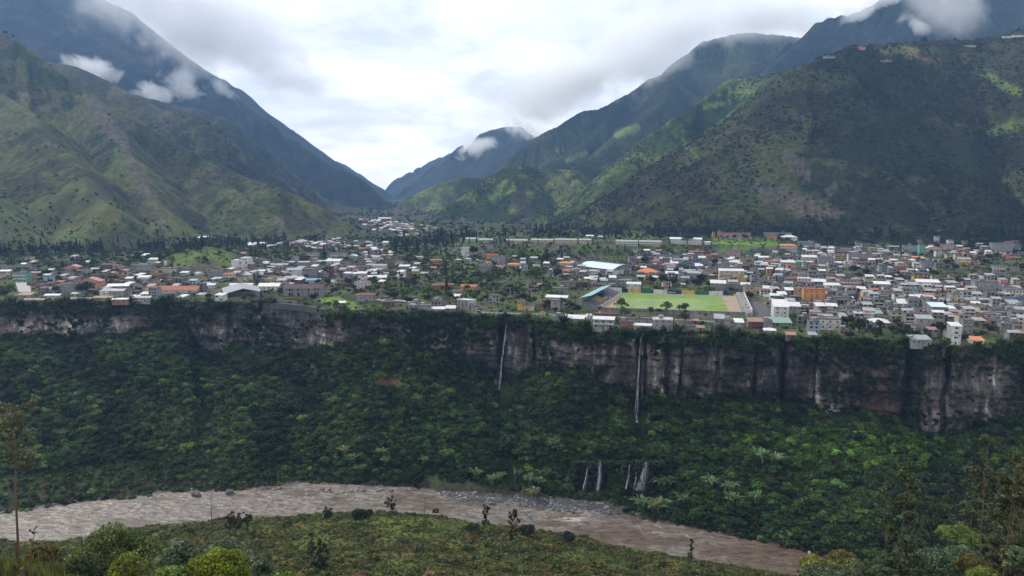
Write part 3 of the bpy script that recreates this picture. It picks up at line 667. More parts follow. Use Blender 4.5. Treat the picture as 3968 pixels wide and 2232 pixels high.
def eucalypt(seed, H=16, n=900, size=0.42, lean=0.8, crown=0.45, spread=2.4, r=0.16, nb=16):
    rg = np.random.default_rng(seed); parts = []; L_ = []
    tr = [np.array([lean * (k / 5.) ** 1.6 + rg.normal(0, 0.08) * (k > 0), rg.normal(0, 0.08) * (k > 0), -1 + (H + 1) * k / 5.]) for k in range(6)]
    parts.append(tube(tr, [r * (1.15 - 0.19 * k) for k in range(6)], 7))
    for i in range(nb):
        f = crown + (1 - crown) * rg.random() ** 0.9; k = min(int(f * 5), 4); s = tr[k] + (tr[k + 1] - tr[k]) * (f * 5 - k)
        th = rg.uniform(0, 2 * math.pi); ln = spread * (1.15 - 0.6 * f) * rg.uniform(0.5, 1.2)
        e_ = s + np.array([math.cos(th) * ln, math.sin(th) * ln, ln * rg.uniform(0.5, 1.3)])
        parts.append(tube([s, (s + e_) / 2 + np.array([0, 0, -0.1]), e_], [r * 0.28, r * 0.18, 0.02], 4))
        L_.append((e_, rg.uniform(0.45, 1.0) * spread * 0.30)); L_.append(((s + e_) / 2, rg.uniform(0.3, 0.6) * spread * 0.25))
    return leafmass(L_, n, size, rg, 1.0, 0.9, low=-2, inner=0.6), join(parts)
def cane(seed, n=46, H=4.6, w_=0.22, droop=1.0):
    """clump of long arching strap leaves"""
    rg = np.random.default_rng(seed); Vs, Fs, g = [], [], []; c = 0
    for i in range(n):
        th = rg.uniform(0, 2 * math.pi); h = H * rg.uniform(0.6, 1.1); out_ = h * rg.uniform(0.25, 0.85); off = rg.normal(0, 0.5, 2)
        side = np.array([-math.sin(th), math.cos(th), 0.0]); col_ = rg.uniform(0.6, 1.5)
        for k in range(6):
            t_ = k / 5.; x = out_ * t_ ** 1.5; z = h * (1.25 * t_ - 0.62 * droop * t_ ** 3)
            ww = w_ * (0.5 + 1.3 * t_) * (1 - t_ ** 3) + 0.02
            p_ = np.array([math.cos(th) * x + off[0], math.sin(th) * x + off[1], z])
            Vs += [p_ - side * ww, p_ + side * ww]; g += [col_, col_]
            if k: Fs.append((c + 2 * k - 2, c + 2 * k - 1, c + 2 * k + 1, c + 2 * k))
        c += 12
    return (np.array(Vs), np.array(Fs), np.repeat(np.array(g)[:, None], 3, 1))
def crown_me(name, c): return mesh_np(name, c[0], c[1], [M_leaf], col=c[2])
def trunk_me(name, t, m=None): return mesh_np(name, t[0], t[1], [m or M_bark], smooth=True)
def both_me(name, c, t, m=None):
    V = np.concatenate([c[0], t[0]]); F = np.concatenate([c[1], t[1] + len(c[0])])
    return mesh_np(name, V, F, [M_leaf, m or M_bark], mi=np.r_[np.zeros(len(c[1])), np.ones(len(t[1]))], col=np.concatenate([c[2], np.ones((len(t[0]), 3))]))

# ------------------------------------------------------------------ scattered growth (geometry nodes on one object)
def scatter(name, protos, P, scale, rot, tint, idx, label, zs=None):
    n = len(P)
    me = bpy.data.meshes.new(name); me.vertices.add(n); me.vertices.foreach_set('co', np.asarray(P, np.float32).ravel())
    a = me.attributes.new('tint', 'FLOAT_COLOR', 'POINT'); c4 = np.ones((n, 4), np.float32); c4[:, :3] = tint; a.data.foreach_set('color', c4.ravel())
    a = me.attributes.new('sc', 'FLOAT_VECTOR', 'POINT'); s3 = np.repeat(np.asarray(scale, np.float32)[:, None], 3, 1)
    if zs is not None: s3[:, 2] *= zs
    a.data.foreach_set('vector', s3.ravel())
    a = me.attributes.new('rt', 'FLOAT_VECTOR', 'POINT'); r3 = np.asarray(rot, np.float32)
    if r3.ndim == 1: r3 = np.stack([0 * r3, 0 * r3, r3], 1)
    a.data.foreach_set('vector', r3.astype(np.float32).ravel())
    a = me.attributes.new('ix', 'INT', 'POINT'); a.data.foreach_set('value', np.asarray(idx, np.int32))
    o = link(name, me); tag(o, label, kind='stuff')
    g = bpy.data.node_groups.new(name + '_scatter', 'GeometryNodeTree')
    g.interface.new_socket('Geometry', in_out='INPUT', socket_type='NodeSocketGeometry'); g.interface.new_socket('Geometry', in_out='OUTPUT', socket_type='NodeSocketGeometry')
    gi = g.nodes.new('NodeGroupInput'); go = g.nodes.new('NodeGroupOutput'); jn = g.nodes.new('GeometryNodeJoinGeometry')
    def attr(nm, ty):
        q = g.nodes.new('GeometryNodeInputNamedAttribute'); q.data_type = ty; q.inputs['Name'].default_value = nm; return q
    sc_, rt_, ix_ = attr('sc', 'FLOAT_VECTOR'), attr('rt', 'FLOAT_VECTOR'), attr('ix', 'INT')
    for k, pm in enumerate(protos):
        po = bpy.data.objects.new(pm.name, pm)
        oi = g.nodes.new('GeometryNodeObjectInfo'); oi.inputs['Object'].default_value = po; oi.inputs['As Instance'].default_value = True
        ip = g.nodes.new('GeometryNodeInstanceOnPoints'); cm = g.nodes.new('FunctionNodeCompare'); cm.data_type = 'INT'; cm.operation = 'EQUAL'
        g.links.new(ix_.outputs[0], cm.inputs[2]); cm.inputs[3].default_value = k
        g.links.new(gi.outputs[0], ip.inputs['Points']); g.links.new(cm.outputs[0], ip.inputs['Selection']); g.links.new(oi.outputs['Geometry'], ip.inputs['Instance'])
        g.links.new(sc_.outputs[0], ip.inputs['Scale']); g.links.new(rt_.outputs[0], ip.inputs['Rotation'])
        g.links.new(ip.outputs[0], jn.inputs[0])
    g.links.new(jn.outputs[0], go.inputs[0])
    md = o.modifiers.new('scatter', 'NODES'); md.node_group = g
    return o
def tints(base, n, rg, var=0.28, hue=0.12):
    b = rg.lognormal(0, var, n)[:, None]
    return np.asarray(base) * b * (1 + rg.normal(0, hue, (n, 3)) * np.array([1, 0.3, 0.8]))

BROAD = [broad(s, Rx=3.2 + 0.4 * (s % 3), Rz=2.6 + 0.4 * (s % 2), th=2.6 + 0.5 * (s % 4), nl=8 + s % 4, n=430, size=0.78) for s in range(6)]
P_broad = [both_me('broad_tree_shape', c, t) for c, t in BROAD]
P_bush = [crown_me('bush_shape', broad(20 + s, Rx=1.0, Rz=0.7, th=0.15, nl=6, n=120, size=0.36, r0=0.5)[0]) for s in range(4)]
P_cane = [mesh_np('cane_shape', *cane(40 + s)[:2], [M_leaf], col=cane(40 + s)[2]) for s in range(3)]
P_con = [both_me('conifer_shape', *conifer(50 + s, n=260, size=1.1)) for s in range(3)]
P_far = [crown_me('far_tree_shape', broad(60 + s, Rx=3.2, Rz=3.2, th=1.0, nl=5, n=60, size=1.9, r0=0.5)[0]) for s in range(4)]

# --- mountains: woods and single trees on the slopes
rg = np.random.default_rng(5)
def far_scatter(n, r0, r1, seed, dens, sc, base, zmin=0):
    rg = np.random.default_rng(seed)
    r = np.sqrt(rg.uniform(r0 ** 2, r1 ** 2, n)); a = rg.uniform(R(-37), R(37), n)
    ci = np.clip(np.round((a - AZ[0]) / (AZ[1] - AZ[0])).astype(int), 0, NC - 1)
    t_ = (np.clip((np.log(r) - lr[0, ci]) / (le - lr[0, ci]), 0, 1)) ** (1 / 1.08)
    ri = t_ * (NR - 1); r_lo = np.clip(np.floor(ri).astype(int), 0, NR - 2); f = ri - r_lo
    z = Z[r_lo, ci] * (1 - f) + Z[r_lo + 1, ci] * f
    k = KEY[r_lo, ci]; gu = GUL[r_lo, ci]
    x = r * np.sin(a); y = r * np.cos(a)
    u, v = proj(x, y, z); vis = (v > -60) & (z > zmin)
    d = dens(x, y, z, k, gu, u, v)
    q = vis & (rg.random(n) < d)
    x, y, z, k = x[q], y[q], z[q], k[q]
    m = len(x)
    return np.stack([x, y, z - 0.5], 1), rg.uniform(*sc, m) * rg.lognormal(0, 0.2, m), rg.uniform(0, 6.28, m), tints(base, m, rg, 0.3), rg.integers(0, 4, m), k
def dens_m(x, y, z, k, gu, u, v):
    w1 = sst(0.48, 0.60, fbm(x / 90, y / 90, 401, 4, 0.6)); w2 = sst(0.60, 0.50, gu)
    d = 0.07 + 0.55 * w1 * (0.4 + 0.6 * w2)
    d = np.where((k == KEYS.index('rightnear')), d * 1.5 + 0.10, d)
    d = np.where((k == KEYS.index('leftnear')), d * 0.16 * (0.4 + 1.2 * sst(250, 110, z)), d)
    # the dark conifer wood under the summit
    d = np.where((np.abs(u - 3480) < 330) & (np.abs(v - 330) < 130) & (k == KEYS.index('rightnear')), d * 2.2, d)
    sc_ = (np.abs(u - 3130) < 190) & (np.abs(v - 700) < 140) & (k >= 0); d = np.where(sc_, d * 0.12, d)
    return np.where(k >= 0, d, 0)
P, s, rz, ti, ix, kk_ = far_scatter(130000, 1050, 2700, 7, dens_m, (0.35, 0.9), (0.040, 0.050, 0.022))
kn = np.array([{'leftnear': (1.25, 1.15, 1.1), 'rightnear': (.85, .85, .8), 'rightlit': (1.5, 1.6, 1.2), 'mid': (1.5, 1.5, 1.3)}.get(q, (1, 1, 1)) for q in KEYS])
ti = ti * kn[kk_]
scatter('mountain_scrub', P_far, P, s, rz, ti, ix, 'dark scrub and woodland spread over the mountain slopes')

def dens_v(x, y, z, k, gu, u, v): return np.where((k < 0) & (v < 930), 0.15 + 0.55 * sst(.45, .6, fbm(x / 80, y / 80, 405, 3)), 0)
P, s, rz, ti, ix, kk_ = far_scatter(30000, 1300, 4200, 8, dens_v, (0.5, 1.3), (0.030, 0.044, 0.020))
scatter('valley_woods', P_far, P, s, rz, ti, ix, 'woods and hedges on the floor of the far valley')

# --- gorge forest
rg = np.random.default_rng(6)
def slope_pts(n, seed, tlo=0.035, thi=1.0):
    rg = np.random.default_rng(seed); a = rg.uniform(R(-38), R(38), n); t_ = rg.uniform(tlo, thi, n)
    x, y, z = talus_pt(a, t_)
    x = x + rg.normal(0, 0.8, n); y = y + rg.normal(0, 0.8, n)
    u, v = proj(x, y, z)
    return x, y, z, a, t_, u, v, rg
def gorge_tint(u, v, rg, n):
    base = np.tile(np.array((0.026, 0.044, 0.013)), (n, 1))
    k = fbm(u / 150, v / 90, 411, 4)
    base = base * (0.55 + 1.0 * sst(0.35, 0.65, k))[:, None]
    def add(cu, cv, wu, wv, c, s=1.0):
        g_ = (np.exp(-((u - cu) / wu) ** 2 - ((v - cv) / wv) ** 2) * s)[:, None]
        return base * (1 - np.clip(g_, 0, 1)) + np.clip(g_, 0, 1) * np.array(c)
    for q in ((3350, 1745, 620, 75, (0.050, 0.098, 0.012), 0.9), (1700, 1690, 170, 100, (0.034, 0.072, 0.014), 0.85), (760, 1680, 190, 190, (0.036, 0.060, 0.020), 0.7), (2650, 1750, 300, 110, (0.030, 0.062, 0.014), 0.6),
              (350, 1870, 400, 60, (0.044, 0.074, 0.016), 0.75), (900, 1880, 300, 50, (0.036, 0.062, 0.016), 0.6), (2950, 1960, 420, 100, (0.036, 0.066, 0.016), 0.7), (1500, 1400, 120, 60, (0.036, 0.058, 0.016), 0.6), (600, 1340, 60, 60, (0.036, 0.064, 0.016), 0.6), (1000, 1450, 700, 90, (0.017, 0.031, 0.011), 0.5)):
        base = add(*q)
    b = 1.18 * rg.lognormal(0, 0.42, n)[:, None]
    pick = rg.random(n)
    base = np.where((pick < 0.05)[:, None], base * np.array((1.9, 1.7, 1.2)), base)
    base = np.where((pick > 0.93)[:, None], base * np.array((1.1, 0.75, 0.8)), base)
    return base * b * (1 + rg.normal(0, 0.08, (n, 3)))
FALL_GAPS = ((1965, 1545, 34, 62), (2470, 1640, 60, 36), (2295, 1850, 62, 62), (2480, 1850, 75, 62), (1985, 1850, 26, 60))
def gaps(u, v, q=1.0):
    k = np.ones(u.shape, bool)
    for cu, cv, wu, wv in FALL_GAPS: k &= (np.abs(u - cu) > wu * q) | (np.abs(v - cv) > wv * q)
    return k
x, y, z, a, t_, u, v, rg = slope_pts(13500, 61, 0.035)
barm = (u > 1640) & (u < 2420) & (t_ < 0.12)
ero = (np.abs(u - 1500) < 60) & (np.abs(v - 1470) < 35)
fern = ((np.abs(u - 1700) < 130) & (np.abs(v - 1690) < 80)) | ((np.abs(u - 760) < 150) & (np.abs(v - 1720) < 150))
leftb = (u < 560) & (t_ < 0.14)
benchm = (t_ < 0.30) & (((u > 2215) & (u < 2570)) | ((u > 1960) & (u < 2030)))
q = (u > -250) & (u < 4220) & ~barm & ~ero & ~leftb & ~benchm & gaps(u, v + 12) & ~(fern & (rg.random(len(u)) < 0.8)) & ~((t_ < 0.10) & (rg.random(len(u)) < 0.5))
x, y, z, u, v, t_ = x[q], y[q], z[q], u[q], v[q], t_[q]; n = len(x)
sc_ = rg.uniform(0.55, 1.0, n) * np.where(rg.random(n) < 0.09, rg.uniform(1.3, 1.75, n), 1.0)
scatter('gorge_forest', P_broad, np.stack([x, y, z - 2.2 * sc_], 1), sc_, rg.uniform(0, 6.28, n), gorge_tint(u, v, rg, n), rg.integers(0, 6, n), 'dense dark green forest covering the slope below the cliff')
x, y, z, a, t_, u, v, rg = slope_pts(19000, 62, 0.0)
barm = (u > 1640) & (u < 2420) & (t_ < 0.07)
bareb = (u < 700) & (t_ < 0.05) & (rg.random(len(u)) < .2)
benchm = (t_ > .20) & (t_ < 0.30) & (((u > 2225) & (u < 2560)) | ((u > 1965) & (u < 2025)))
q = (u > -250) & (u < 4220) & ~barm & ~bareb & ~benchm & ~((np.abs(u - 1500) < 60) & (np.abs(v - 1470) < 35) & (rg.random(len(u)) < 0.7)) & gaps(u, v, 0.75)
x, y, z, u, v, t_ = x[q], y[q], z[q], u[q], v[q], t_[q]; n = len(x)
sc_ = rg.uniform(0.9, 2.2, n) * np.where(t_ < .06, 1.25, 1)
scatter('gorge_undergrowth', P_bush, np.stack([x, y, z - 0.2], 1), sc_, rg.uniform(0, 6.28, n), gorge_tint(u, v, rg, n) * 1.05, rg.integers(0, 4, n), 'low green undergrowth between the trees of the gorge slope')

# --- bushes on the cliff: thick along the rim, hanging patches below
rg = np.random.default_rng(63); n = 30000
ci = rg.integers(0, NC, n); ti_ = rg.random(n)
x, y, z = [np.array(q_)[np.clip((ti_ * (NV - 1)).astype(int), 0, NV - 1), ci] for q_ in (Xc, Yc, zc)]
u, v = proj(x, y, z)
vt_ = np.interp(AZ[ci], AZ, np.interp(AZ, AZ, z_cb)); hgt = TERR - z_cb[ci]
below = (TERR - z)
pt = fbm(u / 70, v / 45, 421, 4, 0.6); bandw = 4 + 12 * fbm(u / 60, 0 * u, 431, 3)
wallroad = np.exp(-((u - 1130) / 170) ** 2)
bandw = bandw * (1 - 0.8 * wallroad)
prob = 0.9 * sst(bandw + 2, bandw - 3, below) + 0.75 * sst(0.52, 0.62, pt) + 0.6 * sst(0.20, 0.04, ti_)
def dz(cu, w_, v0, v1, s): return s * np.exp(-((u - cu) / w_) ** 2) * sst(v0 - 20, v0 + 20, v) * sst(v1 + 20, v1 - 20, v)
prob = prob + dz(1660, 110, 1220, 1420, 0.8) + dz(1800, 90, 1240, 1330, 0.6) + dz(640, 70, 1170, 1350, 0.9) + dz(3330, 90, 1320, 1450, 0.6) + dz(3520, 60, 1330, 1640, 0.55) + dz(2120, 35, 1330, 1450, 0.6) + dz(3250, 60, 1500, 1600, 0.7) + dz(3950, 60, 1350, 1640, 0.7) + dz(2880, 22, 1350, 1500, 0.6) + dz(3420, 60, 1330, 1400, 0.6)
for (cu, wu, cv, wv) in ((1985, 45, 1340, 60), (2770, 45, 1400, 70), (3165, 22, 1500, 130), (3640, 60, 1500, 120), (3800, 90, 1490, 70), (1940, 14, 1380, 120), (2470, 12, 1450, 180), (2540, 60, 1430, 60), (90, 60, 1262, 22), (260, 45, 1258, 24), (470, 40, 1256, 18), (2230, 60, 1370, 45), (3050, 60, 1450, 50)):
    prob = prob * (1 - 0.85 * np.exp(-((u - cu) / wu) ** 2 - ((v - cv) / wv) ** 2))
q = (u > -250) & (u < 4220) & (rg.random(n) < prob * 0.55)
x, y, z, u, v, below = x[q], y[q], z[q], u[q], v[q], below[q]; n = len(x)
sc_ = rg.uniform(0.8, 2.0, n) * np.where(below < 12, 1.35, 1.0)
ti2 = tints((0.026, 0.042, 0.014), n, rg, 0.35); ti2 = np.where((below < 9)[:, None], ti2 * np.array((1.5, 1.5, 1.2)), ti2)
scatter('cliff_bushes', P_bush + P_cane[:1], np.stack([x, y - 0.3, z - 0.4], 1), sc_, rg.uniform(0, 6.28, n), ti2, np.where(rg.random(n) < 0.05, 4, rg.integers(0, 4, n)), 'bushes and creepers hanging from the rim and ledges of the cliff')
# trees that lean out below the rim
rg = np.random.default_rng(67); n = 2600; ci = rg.integers(0, NC, n); ti_ = 1 - rg.random(n) ** 1.5 * .45
x, y, z = [np.array(q_)[np.clip((ti_ * (NV - 1)).astype(int), 0, NV - 1), ci] for q_ in (Xc, Yc, zc)]; u, v = proj(x, y, z)
pr = .85 * np.exp(-((u - 3450) / 190) ** 2) * sst(1470, 1380, v) + .6 * np.exp(-((u - 3850) / 130) ** 2) * sst(1440, 1370, v) + .6 * np.exp(-((u - 1680) / 130) ** 2) + .5 * np.exp(-((u - 640) / 90) ** 2) + .22 * np.exp(-((u - 350) / 260) ** 2) * sst(1235, 1200, v) + .3 * np.exp(-((u - 2700) / 300) ** 2) * sst(1340, 1310, v) + .35 * np.exp(-((u - 2050) / 150) ** 2) * sst(1290, 1250, v)
q = (u > -200) & (u < 4200) & (rg.random(n) < pr); x, y, z = x[q], y[q], z[q]; n = len(x); sc_ = rg.uniform(.45, 1.0, n)
scatter('cliff_trees', P_broad, np.stack([x, y - .5, z - 2.5 * sc_], 1), sc_, rg.uniform(0, 6.28, n), tints((.036, .054, .019), n, rg, .38), rg.integers(0, 6, n), 'small trees leaning out from the top of the cliff')
# rim thicket on the edge itself
rg = np.random.default_rng(64); n = 2600
a = rg.uniform(R(-38), R(38), n); r = rim_r(a) + rg.uniform(-2.5, 4.0, n)
x = r * np.sin(a); y = r * np.cos(a); u, v = proj(x, y, TERR + 0 * x)
g_ = fbm(u / 55, 0 * u, 441, 3) + 0.25 * np.exp(-((u - 3450) / 160) ** 2) + 0.12 * (u < 900) - 0.5 * np.exp(-((u - 1130) / 150) ** 2)
q = (g_ + 0.25 * (rg.random(n) - 0.5) > 0.50)
x, y, g_ = x[q], y[q], g_[q]; n = len(x); sc_ = rg.uniform(0.7, 1.7, n)
scatter('rim_thicket', P_bush, np.stack([x, y, TERR - 1.4 + 0 * x], 1), sc_, rg.uniform(0, 6.28, n), tints((0.040, 0.066, 0.018), n, rg, 0.35), rg.integers(0, 4, n), 'leafy thicket growing along the very edge of the cliff')

# --- near bank: scrub on the meadow
rg = np.random.default_rng(65); n = 66000
a = rg.uniform(R(-38), R(38), n); f = rg.uniform(0, 1, n) ** 1.0
d = 0.3 + f * 192; r = np.interp(a, AZ, r_nb) - d; x = r * np.sin(a); y = r * np.cos(a); z = near_z(x, y); u, v = proj(x, y, z)
k = fbm(x / 18, y / 18, 451, 4, 0.6)
open_ = np.clip(np.exp(-((u - 1520) / 250) ** 2 - ((v - 2035) / 40) ** 2) + 0.9 * np.exp(-((u - 1130) / 130) ** 2 - ((v - 2110) / 16) ** 2) + 0.7 * np.exp(-((u - 1150) / 120) ** 2 - ((v - 2160) / 18) ** 2), 0, 1)
q = (u > -300) & (u < 4300) & (v < 2330) & (rg.random(n) < (0.30 + 0.7 * sst(0.38, 0.58, k)) * (1 - 0.6 * open_))
x, y, z, u, v, k, d = x[q], y[q], z[q], u[q], v[q], k[q], d[q]; n = len(x)
sc_ = rg.uniform(0.45, 1.35, n) * np.where(k > 0.55, 1.3, 0.7) * np.where(rg.random(n) < .05, 2.1, 1) * (0.75 + 0.35 * sst(4, 30, d))
tb = np.where((rg.random(n) < 0.45)[:, None], np.array((0.105, 0.100, 0.026)), np.array((0.066, 0.092, 0.024)))
tb = np.where((rg.random(n) < 0.12)[:, None], np.array((0.110, 0.080, 0.036)), tb)
scatter('meadow_scrub', P_bush, np.stack([x, y, z - 0.15], 1), sc_, rg.uniform(0, 6.28, n), tb * rg.lognormal(0, 0.28, n)[:, None], rg.integers(0, 4, n), 'low yellowish green scrub on the near river bank', zs=0.8)
# ------------------------------------------------------------------ building materials
def paint(name, c, dirt=0.5, rough=0.8):
    m_, n_, b_ = material(name)
    x1 = noise_node(n_, 0.5, 5, 0.65, stretch=(1, 1, 0.35)); x2 = noise_node(n_, 3.0, 3, 0.6)
    r1 = ramp(n_, x1.outputs[0], [(0.30, (1 - dirt,) * 3), (0.55, (1.0,) * 3), (0.75, (1.1,) * 3)]); r2 = ramp(n_, x2.outputs[0], [(0.3, (0.86, 0.85, 0.84)), (0.7, (1.08,) * 3)])
    c1_ = mix(n_, 1.0, c, r1.outputs[0], 'MULTIPLY'); c2_ = mix(n_, 1.0, c1_, r2.outputs[0], 'MULTIPLY')
    n_.links.new(c2_, b_.inputs['Base Color']); b_.inputs['Roughness'].default_value = rough
    return m_
WALL = {k: paint('wall_' + n, c) for k, n, c in (
 ('wh', 'white', (0.56, 0.56, 0.54)), ('cr', 'cream', (0.46, 0.40, 0.29)), ('gy', 'grey', (0.27, 0.27, 0.275)), ('bl', 'block', (0.20, 0.195, 0.20)), ('pk', 'pink', (0.46, 0.27, 0.24)),
 ('or', 'orange', (0.50, 0.24, 0.09)), ('ye', 'yellow', (0.50, 0.36, 0.08)), ('te', 'teal', (0.16, 0.36, 0.31)), ('ma', 'maroon', (0.14, 0.055, 0.06)), ('br', 'brick', (0.24, 0.125, 0.10)),
 ('lb', 'light_blue', (0.27, 0.36, 0.42)), ('gn', 'pale_green', (0.28, 0.40, 0.28)), ('bu', 'blue', (0.06, 0.15, 0.40)), ('nv', 'navy', (0.025, 0.035, 0.085)), ('rd', 'red', (0.38, 0.07, 0.05)), ('mv', 'mauve', (0.20, 0.15, 0.17)), ('dg', 'dark_green', (0.03, 0.13, 0.07)))}
def metal(name, c, dirt=0.35, rough=0.5, rust=0.0):
    m_, n_, b_ = material(name)
    x1 = noise_node(n_, 0.35, 5, 0.65); t = N(n_, 'ShaderNodeTexCoord'); wv = N(n_, 'ShaderNodeTexWave', bands_direction='X', inp={'Scale': 1.3, 'Distortion': 0.0}); n_.links.new(t.outputs['Object'], wv.inputs[0])
    r1 = ramp(n_, x1.outputs[0], [(0.32, (1 - dirt,) * 3), (0.6, (1.05,) * 3)])
    c1_ = mix(n_, 1.0, c, r1.outputs[0], 'MULTIPLY')
    if rust:
        x2 = noise_node(n_, 0.8, 4, 0.7); r2 = ramp(n_, x2.outputs[0], [(0.5 - rust * 0.25, (0, 0, 0)), (0.62, (1, 1, 1))])
        c1_ = mix(n_, r2.outputs[0], c1_, (0.20, 0.085, 0.05))
    n_.links.new(c1_, b_.inputs['Base Color']); b_.inputs['Roughness'].default_value = rough; b_.inputs['Specular IOR Level'].default_value = 0.5
    bump(n_, b_, wv.outputs[0], 0.25, 0.08)
    return m_
ROOF = {'zn': metal('roof_bright_zinc', (0.54, 0.545, 0.55), 0.3, 0.42), 'zg': metal('roof_grey_zinc', (0.27, 0.28, 0.29), 0.35, 0.45), 'ru': metal('roof_rusty_metal', (0.36, 0.30, 0.28), 0.4, 0.7, 1.0),
 'tc': paint('roof_terracotta', (0.33, 0.135, 0.075), 0.5), 'pr': paint('roof_pink_tile', (0.46, 0.24, 0.21), 0.35), 'or': paint('roof_orange_tile', (0.52, 0.20, 0.09), 0.3), 'dk': paint('roof_dark_fibre', (0.085, 0.065, 0.068), 0.4),
 'bn': paint('roof_brown_tile', (0.16, 0.085, 0.07), 0.4), 'gr': metal('roof_green_metal', (0.16, 0.27, 0.22), 0.25, 0.5), 'gb': metal('roof_grey_green', (0.26, 0.31, 0.27), 0.3, 0.6), 'tl': metal('roof_teal_metal', (0.20, 0.38, 0.38), 0.15, 0.45),
 'bu': metal('roof_blue_metal', (0.10, 0.22, 0.38), 0.2, 0.5), 'co': paint('roof_concrete', (0.150, 0.148, 0.145), 0.5), 'lb': metal('roof_pale_blue_metal', (0.50, 0.58, 0.66), 0.12, 0.35), 'rd': paint('roof_red_metal', (0.42, 0.09, 0.06), 0.3), 'wt': metal('roof_white_metal', (0.56, 0.57, 0.57), 0.2, 0.5)}
m_, n_, b_ = material('window_glass'); b_.inputs['Base Color'].default_value = (0.012, 0.015, 0.019, 1); b_.inputs['Roughness'].default_value = 0.15; b_.inputs['Specular IOR Level'].default_value = 0.5
M_glass = m_
M_frame = paint('window_frame', (0.50, 0.50, 0.48), 0.2)
M_dark = paint('dark_interior', (0.02, 0.02, 0.022), 0.2)
M_metalpost = paint('painted_steel', (0.30, 0.31, 0.32), 0.2, 0.5)
M_asphalt = paint('asphalt', (0.085, 0.083, 0.088), 0.3)
M_concrete = paint('pale_concrete', (0.34, 0.33, 0.32), 0.3)
M_dirt = paint('packed_dirt', (0.30, 0.24, 0.18), 0.3)
M_line = paint('white_line', (0.62, 0.62, 0.60), 0.3)

BOXF = np.array([[0, 1, 5, 4], [1, 3, 7, 5], [3, 2, 6, 7], [2, 0, 4, 6], [4, 5, 7, 6], [0, 2, 3, 1]])   # front, right, back, left, top, bottom
def box(x0, x1, y0, y1, z0, z1):
    return np.array([(x, y, z) for z in (z0, z1) for y in (y0, y1) for x in (x0, x1)], float), BOXF
def bx(name, boxes, m, parent=None, mi=None, mats=None, smooth=False):
    V, F = join([box(*b) for b in boxes])
    return link(name, mesh_np(name, V, F, mats or [m], mi=mi), parent)
def slab(q, t):
    """roof plane with thickness from four corner points"""
    q = np.array(q, float); lo = q - np.array((0, 0, t))
    V = np.concatenate([lo, q]); F = np.array([[0, 1, 5, 4], [1, 2, 6, 5], [2, 3, 7, 6], [3, 0, 4, 7], [4, 5, 6, 7], [3, 2, 1, 0]])
    return V, F
def prism(prof, y0, y1):
    """profile in x,z pulled along y: triangle fans as quads via centre line"""
    n = len(prof); V = [(x, y0, z) for x, z in prof] + [(x, y1, z) for x, z in prof]
    me_f = [[i, (i + 1) % n, n + (i + 1) % n, n + i] for i in range(n)]
    return np.array(V, float), me_f
